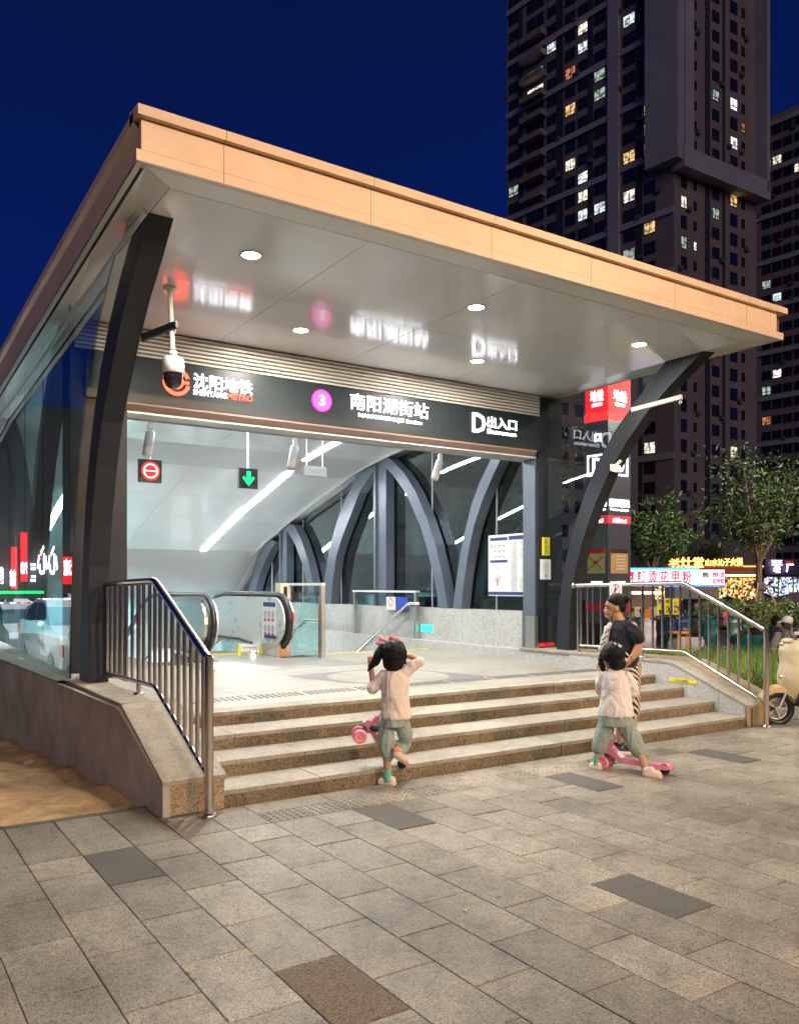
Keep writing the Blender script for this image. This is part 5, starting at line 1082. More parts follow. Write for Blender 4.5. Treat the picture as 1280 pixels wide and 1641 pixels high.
# ================================================================== grass, hedge, trees
grs = thing('planting_bed', None, None); grs['kind'] = 'structure'
q = MB(); q.box((8.86, 6.15, -.4), (60, 60, -.03)); q.box((16, -3, -.4), (60, 6.15, -.03)); part(grs, 'soil', q, M['soil'])
def blades(mb, n, fn, hmin, hmax, w, rng, lean=.35):
    vs, fs = mb.v, mb.f
    for _ in range(n):
        x, y, z = fn(); h = rng.uniform(hmin, hmax); a = rng.uniform(0, 6.28); l = rng.uniform(.05, lean) * h; dx, dy = math.cos(a), math.sin(a); ww = w * rng.uniform(.7, 1.3); px_, py_ = -dy * ww, dx * ww
        o = len(vs); k1 = h * .55
        vs += [Vector((x - px_, y - py_, z)), Vector((x + px_, y + py_, z)), Vector((x + dx * l * .35 + px_, y + dy * l * .35 + py_, z + k1)), Vector((x + dx * l * .35 - px_, y + dy * l * .35 - py_, z + k1)), Vector((x + dx * l * 1.3, y + dy * l * 1.3, z + h))]
        fs += [(o, o + 1, o + 2, o + 3), (o + 3, o + 2, o + 4)]; mb.mi += [rng.choice((0, 0, 1)), ] * 2; mb.sm += [True, True]
M['grassA'] = simple('grass_green', (.13, .27, .04), .6, var=.35, vscale=2.5); M['grassB'] = simple('grass_yellow_green', (.30, .38, .10), .6, var=.3, vscale=3)
rg = random.Random(11)
def inbed():
    while True:
        t = 8.5 * (1.75 ** rg.random()); u = rg.uniform(905, 1330); p = P_ut(u, t)
        if p.x > 8.9 and (p.y > 6.5 if p.x < 12 else p.y > 5.9): return p.x, p.y, -.03
q = MB(); blades(q, 19000, inbed, .22, .60, .0065, rg, .8); o_ = part(None, 'tall_grass', q, [M['grassA'], M['grassB']]); tag(o_, 'tall green sedge-like grass filling the bed behind the right handrail', 'grass', kind='stuff')
def inlawn():
    while True:
        t = 8.5 * (3.0 ** rg.random()); u = rg.uniform(1080, 1420); p = P_ut(u, t)
        if p.y > 6.18 and p.x > 8.9: return p.x, p.y, -.03
q = MB(); blades(q, 9000, inlawn, .05, .13, .006, rg); o_ = part(None, 'short_grass', q, [M['grassA'], M['grassB']]); tag(o_, 'short lawn grass beside the paving under the parked scooter', 'grass', kind='stuff')
def leafy(mb, pts, size, rng, jit, per=10, cols=3):
    for p in pts:
        for _ in range(per):
            c = Vector(p) + Vector((rng.gauss(0, jit), rng.gauss(0, jit), rng.gauss(0, jit * .8))); s_ = size * rng.uniform(.6, 1.3)
            a = Vector((rng.gauss(0, 1), rng.gauss(0, 1), rng.gauss(0, .7))).normalized(); b_ = a.cross(Vector((rng.gauss(0, 1), rng.gauss(0, 1), rng.gauss(0, 1)))).normalized()
            o = len(mb.v); mb.v += [c - a * s_, c + b_ * s_ * .35, c + a * s_, c - b_ * s_ * .35]; mb.f.append((o, o + 1, o + 2, o + 3)); mb.mi.append(rng.randrange(cols)); mb.sm.append(False)
M['lf1'] = simple('leaf_dark', (.05, .11, .035), .5); M['lf2'] = simple('leaf_mid', (.10, .18, .06), .5); M['lf3'] = simple('leaf_light', (.20, .27, .11), .45); M['bark'] = simple('tree_bark', (.24, .17, .12), .9, var=.3, bump=.5, bscale=30)
def tree(u, t, ztop, zfork, half, label, seed, per=9, props=False, zb=0):
    rng = random.Random(seed); b0 = P_ut(u, t, zb); T = thing('street_tree', label, 'tree', b0)
    top = Vector((b0.x, b0.y, zfork)); q = MB(); q.tube([b0, b0.lerp(top, .5) + Vector((.03, .02, 0)), top], [.13, .10, .085], 10); part(T, 'trunk', q, M['bark'])
    tips = []
    for k in range(9):
        a = k * 2.4 + rng.uniform(-.3, .3); sp = rng.uniform(.45, 1.0) * half; e_ = Vector((b0.x + math.cos(a) * sp, b0.y + math.sin(a) * sp, zfork + (ztop - zfork) * rng.uniform(.45, .95))); m1 = top.lerp(e_, .5) + Vector((math.cos(a) * .15, math.sin(a) * .15, .1))
        q = MB(); q.tube([top - Vector((0, 0, .1)), m1, e_], [.05, .032, .012], 6); part(T, 'limb', q, M['bark'])
        for s_ in (.35, .5, .65, .8, .9, 1.0):
            p = top.lerp(m1, s_ * 2) if s_ < .5 else m1.lerp(e_, s_ * 2 - 1)
            for _ in range(5): tips.append(p + Vector((rng.gauss(0, .30), rng.gauss(0, .30), rng.gauss(0, .22) + .12)) * (half / 1.5) * (.5 + s_))
    q = MB(); leafy(q, tips, .085, rng, .17 * half / 1.5, per * 2); part(T, 'crown', q, [M['lf1'], M['lf2'], M['lf3']])
    if props:
        for a in (.3, 1.9, 3.5, 5.1):
            q = MB(); q.tube([(b0.x + math.cos(a) * 1.0, b0.y + math.sin(a) * 1.0, zb + .05), (b0.x + math.cos(a) * .12, b0.y + math.sin(a) * .12, 1.62)], .028, 8); part(T, 'prop_pole', q, simple('pale_pole', (.55, .35, .27), .7))
        q = MB(); q.tube([(b0.x, b0.y, 1.45), (b0.x, b0.y, 1.66)], .135, 12); part(T, 'tie_band', q, M['grayp'])
    return T
tree(1216, 24, Z_v(742, 24), Z_v(900, 24), 1.65, 'young tree held up by four slanting poles, at the right beyond the hedge', 5, 7, True)
tree(1043, 23.5, Z_v(818, 23.5), Z_v(912, 23.5), .95, 'leafy tree just right of the metro pylon sign', 8, 10)
tree(1130, 60, Z_v(868, 60), Z_v(905, 60), 1.6, 'small low tree in front of the building, above the lit orange letters', 12, 6)
tree(775, 19, 5.2, 1.9, 1.5, 'dense tree outside the right glass side, behind the map board', 21, 12)
tree(720, 27, 6.2, 2.0, 2.6, 'broad dark tree outside the right glass side, behind the second curved rib', 22, 10)
tree(560, 34, 6.5, 2.2, 2.8, 'dark tree farthest back outside the right glass side', 23, 9)
q = MB(); pts = []; rg2 = random.Random(4)
for _ in range(1100):
    u = rg2.uniform(1135, 1400); t = rg2.uniform(18.3, 19.6); p = P_ut(u, t); hh = Z_v(966, 19) + .03 * math.sin(u * .15); pts.append((p.x, p.y, rg2.uniform(.0, 1) ** .5 * hh))
leafy(q, pts, .05, rg2, .07, 11); o_ = single('clipped_hedge', q, [M['lf2'], M['lf3'], M['grassB']], 'clipped bright green hedge behind the two seated people', 'hedge')
q = MB(); pts = []
for _ in range(160):
    a = rg2.uniform(0, 6.28); r_ = rg2.random() ** .5 * .45; c = P_ut(1140, 17.5); pts.append((c.x + math.cos(a) * r_, c.y + math.sin(a) * r_, rg2.uniform(.3, 1.15)))
leafy(q, pts, .05, rg2, .07, 12); single('bright_shrub', q, [M['lf3'], M['grassB'], M['lf2']], 'small bright yellow-green shrub seen through the right handrail', 'shrub')
# ================================================================== scooters
M['cream_p'] = simple('cream_scooter_paint', (.70, .62, .42), .25, coat=.6, var=.03); M['beige_p'] = simple('tan_scooter_paint', (.58, .40, .22), .3, coat=.4)
M['dkp'] = simple('dark_brown_plastic', (.03, .02, .02), .35)
def scooter(label, paint, paint2, base, ang, cat_group=None, s=1.0, dark=None):
    """electric scooter pointing along local -x; x forward negative"""
    S_ = thing('electric_scooter', label, 'scooter', base, cat_group, rz=ang); dk = dark or M['dkp']
    def P(n, b, m, **k):
        b.v = [v * s for v in b.v]; return part(S_, n, b, m, local=True, **k)
    for xw, nm in ((-.62, 'front_wheel'), (.62, 'rear_wheel')):
        b = MB(); N = 24
        b.tube([(xw + .175 * math.cos(2 * math.pi * k / N), 0, .22 + .175 * math.sin(2 * math.pi * k / N)) for k in range(N)], .045, 10, closed=True); w_ = P(nm, b, M['rubber'])
        b = MB(); b.tube([(xw + .130 * math.cos(2 * math.pi * k / N), 0, .22 + .130 * math.sin(2 * math.pi * k / N)) for k in range(N)], .012, 6, closed=True)
        for k in range(5): a = k * 1.2566; b.beam((xw, 0, .22), (xw + .13 * math.cos(a), 0, .22 + .13 * math.sin(a)), .02, .03)
        b.tube([(xw, -.05, .22), (xw, .05, .22)], .04, 12); b.v = [v * s for v in b.v]; part(w_, 'rim', b, M['stainless_m'], local=True)
    # front fender
    b = MB(); A = []; B = []
    for k in range(11):
        a = math.radians(25 + 150 * k / 10); r = .245 + .02 * math.sin(math.radians(180 * k / 10)); A.append((-.62 + r * math.cos(a), -.07, .22 + r * math.sin(a))); B.append((-.62 + r * math.cos(a), .07, .22 + r * math.sin(a)))
    C_ = [(x * 1.0, 0, z + .03) for x, y, z in A]; b.strip(A, C_, 0, True); b.strip(C_, B, 0, True)
    Ai = [(x, -.075, z - .06) for x, y, z in A]; Bi = [(x, .075, z - .06) for x, y, z in B]; b.strip(Ai, A, 0, True); b.strip(B, Bi, 0, True); b.strip([(x, y * .9, z - .01) for x, y, z in Bi], [(x, y * .9, z - .01) for x, y, z in Ai]); P('front_fender', b, paint2)
    # apron (leg shield): curved shell
    b = MB(); pr_ = [(-.42, .26, .12), (-.52, .36, .17), (-.60, .48, .21), (-.62, .60, .225), (-.60, .72, .21), (-.58, .80, .18), (-.60, .90, .18), (-.58, 1.0, .17), (-.52, 1.05, .14)]
    rows = []
    for x, z, w_ in pr_: rows.append([(x + .24 * (abs(j) / 3) ** 2, w_ * .8 * j / 3, z) for j in range(-3, 4)])
    b.grid(rows)
    rb_ = [[(x + .05, y * .93, z) for x, y, z in r] for r in rows]
    P('apron', b, paint)
    b = MB()
    b.grid([r[::-1] for r in rb_])
    b.strip([r[0] for r in rb_], [r[0] for r in rows], 0); b.strip([r[-1] for r in rows], [r[-1] for r in rb_], 0); b.strip(rows[-1], rb_[-1]); P('apron_lining', b, dk)
    b = MB(); b.prism([(-.42, .26), (-.30, .24), (.25, .24), (.34, .30), (.25, .36), (-.24, .34), (-.33, .48), (-.40, .5)], -.13, .13, axis='y'); P('floorboard', b, dk)
    b = MB(); b.prism([(.18, .30), (.55, .36), (.84, .50), (.86, .62), (.70, .68), (.24, .70), (.16, .55)], -.13, .13, axis='y'); P('rear_body', b, paint)
    b = MB(); b.prism([(.14, .70), (.22, .705), (.72, .685), (.82, .72), (.80, .77), (.55, .78), (.35, .76), (.18, .78)], -.135, .135, axis='y'); P('seat', b, M['rubber'])
    b = MB(); b.tube([(-.60, 0, .22), (-.44, 0, .66), (-.36, 0, 1.02)], .03, 10); b.tube([(-.62, -.06, .22), (-.5, -.06, .5)], .018, 8); b.tube([(-.62, .06, .22), (-.5, .06, .5)], .018, 8); P('fork', b, M['stainless_m'])
    b = MB(); b.tube([(-.27, -.34, 1.03), (-.33, -.16, 1.05), (-.36, 0, 1.03), (-.33, .16, 1.05), (-.27, .34, 1.03)], .02, 8); h_ = P('handlebar', b, dk)
    b = MB(); b.tube([(-.26, -.36, 1.03), (-.30, -.24, 1.045)], .024, 8); b.tube([(-.26, .36, 1.03), (-.30, .24, 1.045)], .024, 8); b.v = [v * s for v in b.v]; part(h_, 'grip', b, M['rubber'], local=True)
    b = MB(); b.sph((-.48, 0, 1.04), .085, 8, sc=(.9, 1.1, .5)); P('headlamp_cowl', b, paint)
    b = MB(); b.sph((-.56, 0, 1.0), .045, 8, sc=(.6, 1.1, .7)); P('headlamp', b, M['stainless_m'])
    for s_ in (-1, 1):
        b = MB(); b.tube([(-.31, s_ * .22, 1.05), (-.33, s_ * .28, 1.18)], .007, 6); b.obox((-.33, s_ * .29, 1.20), (0, 1, 0), (0, 0, 1), (1, 0, 0), .06, .04, .012); P('mirror', b, dk)
    b = MB(); b.tube([(-.60, -.10, .62), (-.64, -.10, .62)], .022, 12); P('badge', b, M['stainless_m'])
    return S_
sb_ = P_ut(1324, 9.35, -.0); NS = scooter('cream and dark brown electric scooter parked on the grass edge at the right', M['cream_p'], M['beige_p'], (sb_.x, sb_.y, -.03), math.radians(-31), None, .92)
q = MB(); o_ = P_ut(1284, 9.5)
for k in range(4): q.beam((o_.x - .12 + k * .02, o_.y - .05 + k * .03, .93 + k * .035), (o_.x + .16, o_.y - .02 + k * .04, .99 + k * .03), .05, .03, k % 2)
single('folded_rain_cover', q, [M['paper'], M['dkp']], 'black and white rain cover draped over the bars of the cream scooter', 'cover')
sc_specs = [(1046, 15.8, .5, (.02, .14, .10), (.55, .55, .58), 'dark green electric scooter parked nearest the pylon, seen through the handrail'), (1066, 15.2, .9, (.60, .55, .66), (.05, .20, .15), 'pale lilac electric scooter between the green and the navy ones'),
            (1100, 16.2, .3, (.02, .03, .10), (.02, .03, .08), 'navy electric scooter next to the blue cabinet'), (1122, 16.8, .7, (.02, .05, .16), (.03, .03, .05), 'blue-black electric scooter behind the orange stool'), (1172, 16.0, .4, (.015, .15, .15), (.02, .12, .12), 'teal electric scooter with its side to the bed, near the hedge'), (1200, 16.6, .9, (.03, .15, .14), (.30, .30, .32), 'teal and grey electric scooter just left of the seated people')]
for (u, t, a, c1, c2, l) in sc_specs:
    p = P_ut(u, t); scooter(l, simple('scooter_paint', c1, .3, coat=.3), simple('scooter_paint_b', c2, .3), (p.x, p.y, -.03), a - 1.1, 'electric scooters parked behind the grass', .92)
def at(u, v, t): p = P_ut(u, t); return Vector((p.x, p.y, Z_v(v, t)))
q = MB(); c = at(1088, 1014, 14.6)
ST = thing('stool', 'round orange plastic stool standing in the tall grass', 'stool', (c.x, c.y, 0)); q.lathe((c.x, c.y, c.z), [(.001, .02), (.17, .02), (.18, 0), (.16, -.02)], n=20); OR = simple('orange_plastic', (.80, .30, .02), .4); part(ST, 'seat', q, OR)
for k in range(4):
    a = k * 1.57 + .5; q = MB(); q.tube([(c.x + .12 * math.cos(a), c.y + .12 * math.sin(a), c.z - .02), (c.x + .17 * math.cos(a), c.y + .17 * math.sin(a), -.03)], .014, 8); part(ST, 'leg', q, OR)
# food stall
D0, D1 = at(1000, 938, 20), at(1118, 938, 20); xd = (D1 - D0); Lw = xd.length; xd.normalize(); nd = xd.cross(UP)
FSb = thing('food_stall', 'street food stall with a long white light box sign in pink characters', 'food stall', (D0.x, D0.y, 0))
def slabq(p0, w, z0, z1, d0, d1, mi=0, b=None):
    b = b or MB(); b.obox(p0 + xd * (w / 2) - nd * ((d0 + d1) / 2) + UP * ((z0 + z1) / 2 - p0.z), xd, nd, UP, w / 2, abs(d1 - d0) / 2, (z1 - z0) / 2, mi); return b
W0 = D0 - xd * .5; zt20 = Z_v(913, 20); zb20 = Z_v(937, 20)
part(FSb, 'light_box', slabq(W0, Lw + .5, zb20, zt20, 0, .22), emit('white_light_box', (.80, .90, 1), .85, (.8, .8, .8)))
part(FSb, 'light_box_rim', slabq(W0 - xd * .03, Lw + .56, zb20 - .045, zb20 - .002, -.02, .24), emit('blue_rim', (.05, .35, 1), 1.6)); part(FSb, 'light_box_rim', slabq(W0 - xd * .03, Lw + .56, zt20 + .002, zt20 + .045, -.02, .24), emit('blue_rim', (.05, .45, 1), 1.6))
PKL = emit('pink_letter', (.75, .0, .08), .5, (.6, .02, .1))
wch = (at(1107, 925, 20) - at(1002, 925, 20)).length
part(FSb, 'lettering', textmb('麻 辣 烫 花 甲 粉', at(1002, 934, 20) + nd * .012, xd, UP, wch, .30, .008, bold=.012), PKL)
part(FSb, 'stall_wall', slabq(at(1082, 938, 20), 1.05, Z_v(960, 20), zb20 - .05, .05, .8), M['grayp']); part(FSb, 'counter', slabq(W0, Lw + .4, -.03, .75, .1, .9), simple('blue_cabinet', (.02, .04, .20), .4)); part(FSb, 'awning_light', slabq(at(1000, 950, 20), .95, Z_v(952, 20), Z_v(948, 20), .0, .04), emit('pink_tube', (1, .62, .5), 7))
part(FSb, 'back_wall', slabq(W0, 1.5, .75, zb20 - .05, .85, .9), simple('stall_back', (.20, .12, .06), .8, var=.4)); 
q = MB(); 
for k in range(4): q.obox(at(1006 + k * 14, 985 - k % 2 * 4, 19.6), xd, nd, UP, .10, .12, .12, k % 2)
part(FSb, 'goods', q, [OR, M['cream']])
E0, E1 = at(1121, 938, 20.4), at(1161, 938, 20.4); 
SB = thing('stall_light_box', 'square white light box with four pink characters beside the long stall sign', 'light box', (E0.x, E0.y, 0)); zt_, zb_ = Z_v(913, 20.4), Z_v(937, 20.4); w2 = (E1 - E0).length
part(SB, 'light_box', slabq(E0, w2, zb_, zt_, 0, .2), emit('white_light_box_b', (.82, .88, 1), .85, (.8, .8, .8))); part(SB, 'rim', slabq(E0 - xd * .03, w2 + .06, zb_ - .04, zb_ - .002, -.02, .22), emit('blue_rim_b', (.08, .25, 1), 1.5))
part(SB, 'lettering', textmb('麻辣烫', at(1141, 925.5, 20.4) + nd * .012, xd, UP, .29, .13, .008, bold=.02), PKL); part(SB, 'lettering', textmb('花甲粉', at(1141, 936, 20.4) + nd * .012, xd, UP, .29, .13, .008, bold=.02), PKL); part(SB, 'lettering', textmb('熊', at(1125, 926, 20.4) + nd * .012, xd, UP, .16, .14, .008, bold=.02), M['dark'])
part(SB, 'booth', slabq(E0 - xd * .1, w2, -.03, zb_ - .05, .1, .9), simple('grey_booth', (.22, .20, .22), .6, var=.2))
# yellow notices
YN = thing('parking_notice', 'yellow no-parking notices fixed to a board behind the scooters', 'notice', at(1050, 985, 17.5))
def bq(u0, u1, v0, v1, t, off=0, th=.02): a, b_ = at(u0, v1, t), at(u1, v1, t); b = MB(); b.obox((a + b_) / 2 + UP * ((Z_v(v0, t) - Z_v(v1, t)) / 2) + nd * off, xd, nd, UP, (b_ - a).length / 2, th / 2, (Z_v(v0, t) - Z_v(v1, t)) / 2); return b
YE = emit('yellow_notice_glow', (.9, .75, .02), .12, (.80, .70, .02))  # boards are unlit; a faint glow is put into the yellow
part(YN, 'board', bq(1052, 1061.5, 959, 985, 17.5), YE); part(YN, 'board', bq(1064, 1075.5, 959, 985, 17.5), YE); part(YN, 'board', bq(1077, 1088, 959, 985, 17.5), YE); part(YN, 'back_panel', bq(1050, 1092, 986.5, 1012, 17.6), simple('blue_back_panel', (.02, .05, .28), .5))
part(YN, 'top_panel', bq(1052, 1061.5, 959, 969, 17.5, .012, .004), M['paper']); part(YN, 'lettering', textmb('P', at(1055, 967.5, 17.5) + nd * .02, xd, UP, .05, .09, .004, bold=.02), M['dark'])
for i, (ch, u) in enumerate((('禁', 1066), ('止', 1066), ('切', 1066), ('一', 1079), ('独', 1079), ('站', 1079))):
    v = 967 + (i % 3) * 8; part(YN, 'lettering', textmb(ch, at(u, v, 17.5) + nd * .012, xd, UP, .085, .075 if ch != '一' else .012, .004, bold=.02), M['dark'] if i % 3 < 1 else M['navy'])
# parasols / market canopies
def canopy(u0, u1, vtop, vbot, t, label, col):
    a, b_ = at(u0, vbot, t), at(u1, vbot, t); c = (a + b_) / 2; w = (b_ - a).length / 2; T = thing('market_canopy', label, 'canopy', (c.x, c.y, 0)); zt_ = Z_v(vtop, t)
    cs = [c - xd * w + nd * w * .7, c + xd * w + nd * w * .7, c + xd * w - nd * w * .7, c - xd * w - nd * w * .7]; ap = Vector((c.x, c.y, zt_)); q = MB()
    for k in range(4): p0, p1 = cs[k], cs[(k + 1) % 4]; q.add([p0, p1, ap], [(0, 1, 2)]); q.add([p0 - UP * .12, p1 - UP * .12, p1, p0], [(0, 1, 2, 3)])
    part(T, 'roof_cloth', q, col)
    for p in cs: q = MB(); q.tube([(p.x, p.y, -.4), (p.x, p.y, p.z - .05)], .02, 6); part(T, 'pole', q, M['stainless_m'])
DKC = simple('dark_canvas', (.035, .022, .04), .8, var=.2)
canopy(1122, 1212, 955, 974, 26, 'dark peaked market canopy left of the propped tree', DKC); canopy(1190, 1262, 950, 972, 29, 'dark peaked market canopy behind the propped tree', DKC); canopy(1225, 1330, 948, 966, 25, 'dark purple canopy at the far right edge', simple('purple_canvas', (.10, .06, .10), .8))
q = MB(); PB = at(1165, 992, 17); q.obox(PB, xd, nd, UP, .13, .12, .13); single('pink_box', q, M['pink'], 'square pink box behind the handrail, left of the hedge', 'box')
TB = thing('folding_table', 'low green folding table behind the grass, beside the pink box', 'table', at(1158, 1014, 17)); q = MB(); q.obox(at(1162, 1003, 17), xd, nd, UP, .42, .3, .02); GT = simple('green_table', (.05, .30, .10), .4); part(TB, 'top', q, GT)
for k in (-1, 1):
    q = MB(); q.tube([at(1162, 1004, 17) + xd * .36 * k, at(1162, 1004, 17) + xd * .3 * k - UP * .70], .018, 6); part(TB, 'leg', q, GT)
# seated people far right
def seated(u, v_head, t, label, shirt, cap_, face):
    F_ = Fig(P_ut(u, t), u); zh = Z_v(v_head, t); T = thing('person', label, 'person', F_.b); s = face
    b = MB(); F_.ell(b, (0, 0, zh - .10), (.085, .09, .11)); F_.cap(b, (-.02 * s, 0, zh - .2), (-.04 * s, 0, zh - .28), .05, .055); F_.chain(b, [(-.06 * s, 0, zh - .34), (-.10 * s, 0, zh - .72)], [.12, .13])
    F_.chain(b, [(-.18, 0, zh - .36), (-.22, -.1, zh - .58), (-.05 + .16 * s, -.16, zh - .62)], [.05, .042, .03]); F_.chain(b, [(.12, 0, zh - .36), (.18, -.08, zh - .58), (.05 + .16 * s, -.14, zh - .64)], [.05, .042, .03]); F_.hand(b, (.16 * s, -.16, zh - .63), (s, -.3, 0), 1, .9); F_.hand(b, (.2 * s, -.14, zh - .65), (s, -.2, -.1), -1, .9)
    F_.chain(b, [(-.1 * s, -.08, zh - .76), (.24 * s, -.12, zh - .72), (.22 * s, -.12, .06)], [.09, .065, .04]); F_.chain(b, [(-.1 * s, .08, zh - .76), (.24 * s, .12, zh - .72), (.22 * s, .12, .06)], [.09, .065, .04]); F_.ell(b, (.085 * s, 0, zh - .12), (.018, .016, .02))
    bpart(T, 'body', b, M['skin'], .011, 2)
    b = MB(); F_.chain(b, [(-.05 * s, 0, zh - .33), (-.10 * s, 0, zh - .70)], [.15, .16]); F_.cap(b, (-.15, 0, zh - .34), (-.21, -.06, zh - .50), .08, .07); F_.cap(b, (.10, 0, zh - .34), (.16, -.05, zh - .50), .08, .07); bpart(T, 'shirt', b, shirt, .012, 3, .015, .08)
    b = MB(); F_.chain(b, [(-.1 * s, -.08, zh - .76), (.24 * s, -.12, zh - .72)], [.11, .085]); F_.chain(b, [(-.1 * s, .08, zh - .76), (.24 * s, .12, zh - .72)], [.11, .085]); bpart(T, 'shorts', b, M['dkp'], .012, 2)
    if cap_: b = MB(); F_.ell(b, (0, 0, zh - .06), (.098, .102, .085)); F_.cap(b, (.05 * s, 0, zh - .08), (.13 * s, 0, zh - .09), .03, .02); bpart(T, 'cap', b, M['paper'], .009, 2); b = MB(); F_.ell(b, (-.01, 0, zh - .11), (.09, .096, .07)); bpart(T, 'hair', b, M['hair'], .010, 2)
    else: b = MB(); F_.ell(b, (-.01 * s, .0, zh - .065), (.096, .10, .09)); F_.ell(b, (-.04 * s, .0, zh - .11), (.075, .095, .08)); bpart(T, 'hair', b, M['hair'], .010, 2)
    q = MB(); q.lathe(F_.w((-.1 * s, 0, 0)) - UP * .03, [(.15, 0), (.12, zh - .85), (.13, zh - .82), (.001, zh - .82)], n=14); tag(part(None, 'stool', q, M['blk']), 'low black stool under the ' + ('person in the white cap' if cap_ else 'seated man in dark clothes'), 'stool')
seated(1246, 987, 15.2, 'man in a dark shirt sitting and facing right, beside the person in a white cap', M['tshirt_b'], False, 1)
seated(1261, 989, 14.6, 'person in a white cap and grey top sitting back to camera, far right', simple('grey_top', (.22, .19, .21), .85), True, -1)
# ================================================================== shops far right
def shopglass(name, c1, c2, s, dens=3.0):
    m, t, b = NT(name); b.inputs['Roughness'].default_value = .15
    tcn = node(t, 'ShaderNodeTexCoord'); v = node(t, 'ShaderNodeTexVoronoi', i_Scale=dens); t.links.new(tcn.outputs['Object'], v.inputs['Vector']); n = node(t, 'ShaderNodeTexNoise', i_Scale=dens * .6, i_Detail=4.0); t.links.new(tcn.outputs['Object'], n.inputs['Vector'])
    sp_ = node(t, 'ShaderNodeSeparateColor'); t.links.new(v.outputs['Color'], sp_.inputs[0]); r = node(t, 'ShaderNodeValToRGB'); r.color_ramp.interpolation = 'CONSTANT'; t.links.new(sp_.outputs[0], r.inputs[0])
    es = r.color_ramp.elements; es[0].color = (.01, .008, .006, 1); es[1].position = .45; es[1].color = (*c1, 1); x = es.new(.75); x.color = (*c2, 1); x = es.new(.25); x.color = tuple(q_ * .25 for q_ in c1) + (1,)
    t.links.new(r.outputs[0], b.inputs['Emission Color']); b.inputs['Emission Strength'].default_value = s; b.inputs['Base Color'].default_value = (.02, .02, .02, 1); return m
SH = thing('restaurant_building', 'low restaurant building with glowing orange characters on its roof edge and warm windows', 'building', at(1030, 938, 48)); 
def sq(u0, u1, v0, v1, t, d0, d1, mat, name, par=None, label=None):
    a, b_ = at(u0, v1, t), at(u1, v1, t); b = MB(); b.obox((a + b_) / 2 + UP * ((Z_v(v0, t) - Z_v(v1, t)) / 2) - nd * ((d0 + d1) / 2), xd, nd, UP, (b_ - a).length / 2, (d1 - d0) / 2, (Z_v(v0, t) - Z_v(v1, t)) / 2); return part(par or SH, name, b, mat, label)
MW = simple('dim_purple_wall', (.16, .09, .10), .8, var=.2)
sq(1000, 1218, 905, 978, 48, .2, 8, MW, 'wall'); sq(1000, 1219, 905, 912, 48, -.5, .19, MW, 'canopy_roof'); sq(1160, 1216, 921, 923.5, 48, -.3, -.2, emit('warm_strip', (1, .55, .25), 6), 'light_strip'); sq(1185, 1216, 907.5, 908.8, 48, -.6, -.52, emit('amber_strip', (1, .5, .1), 3), 'light_strip')
for k in range(9): sq(1000 + k * 24, 1022 + k * 24, 926, 962, 48, .1, .18, shopglass('warm_shop_window', (1, .42, .06), (1, .75, .35), 1.1, 7.5 + k % 3 * 1.5), 'window')
ORL = emit('orange_neon', (1, .34, .06), 7)
for txt, u0, u1, v0, v1 in (('老灶堂', 1071, 1127, 893, 910), ('山水沁', 1130, 1160, 896, 907), ('子火锅', 1160, 1189, 894, 907)):
    a, b_ = at(u0, v1, 47.4), at(u1, v1, 47.4); part(SH, 'lettering', textmb(txt, a, xd, UP, (b_ - a).length, Z_v(v0, 47.4) - Z_v(v1, 47.4), .05, bold=.01), ORL)
q = MB(); rg3 = random.Random(9); pts = []
for _ in range(60): p = at(rg3.uniform(1165, 1210), rg3.uniform(915, 955), 44); pts.append(tuple(p))
S2 = thing('liquor_shop', 'shop building at the right edge with pale violet characters and cold white windows', 'building', at(1220, 938, 52))
sq(1219, 1420, 906, 975, 52, .2, 8, simple('dark_blue_wall', (.06, .06, .10), .7), 'wall', S2); sq(1222, 1420, 896, 921, 52, -.3, .19, simple('sign_board_plum', (.05, .03, .06), .4), 'sign_board', S2)
for k in range(8): sq(1226 + k * 24, 1247 + k * 24, 925, 962, 52, .1, .18, shopglass('cold_shop_window', (.45, .62, .9), (1, .9, .7), 1.0, 8 + k % 2), 'window', S2)
VL = emit('violet_neon', (.72, .62, 1), 5)
for txt, u0, u1, v0, v1 in (('酒王', 1236, 1253, 897.5, 906), ('老', 1239, 1250, 907, 918), ('厂', 1259, 1271, 904, 917)):
    a, b_ = at(u0, v1, 51.5), at(u1, v1, 51.5); part(S2, 'lettering', textmb(txt, a, xd, UP, (b_ - a).length, Z_v(v0, 51.5) - Z_v(v1, 51.5), .05, bold=.02), VL)
sq(1257, 1271, 898, 903, 51.6, -.01, .02, M['red'], 'red_plate', S2)
# ================================================================== towers
def wallmat(name, c, v=.12): return simple(name, c, .85, var=v, vscale=.15)
MT = wallmat('tower_brown_render', (.34, .26, .235)); MTb = wallmat('tower_beige_band', (.50, .46, .46)); MTd = wallmat('tower_slot_shade', (.05, .05, .065)); MTf = simple('window_frame_dark', (.05, .05, .06), .5); MTg = simple('night_window_glass', (.02, .028, .045), .12, spec=.8)
LIT = [emit('lit_window', c, s, (.05, .05, .05)) for c, s in (((1, .93, .72), 1.0), ((.85, .95, 1), .85), ((1, .62, .25), .75), ((1, .35, .14), .45), ((.75, .95, .80), .40), ((.95, .97, 1), 1.5))]
def lines_isect(p0, dv, u):   # distance along facade p0 + dv*s where it meets photo column u
    k = (u - 640) / 1338; # (P.R) = k (P.F)
    return -(p0.dot(RT) - k * p0.dot(FW)) / (dv.dot(RT) - k * dv.dot(FW))
winm = MB()
for a, b_ in (((-.5, 0, -.5), (-.46, .08, .5)), ((.46, 0, -.5), (.5, .08, .5)), ((-.46, 0, -.5), (.46, .08, -.46)), ((-.46, 0, .46), (.46, .08, .5)), ((-.02, .01, -.46), (.02, .07, .46)), ((-.46, .01, -.22), (-.02, .07, -.18)), ((.02, .01, -.22), (.46, .07, -.18))): winm.box(a, b_)
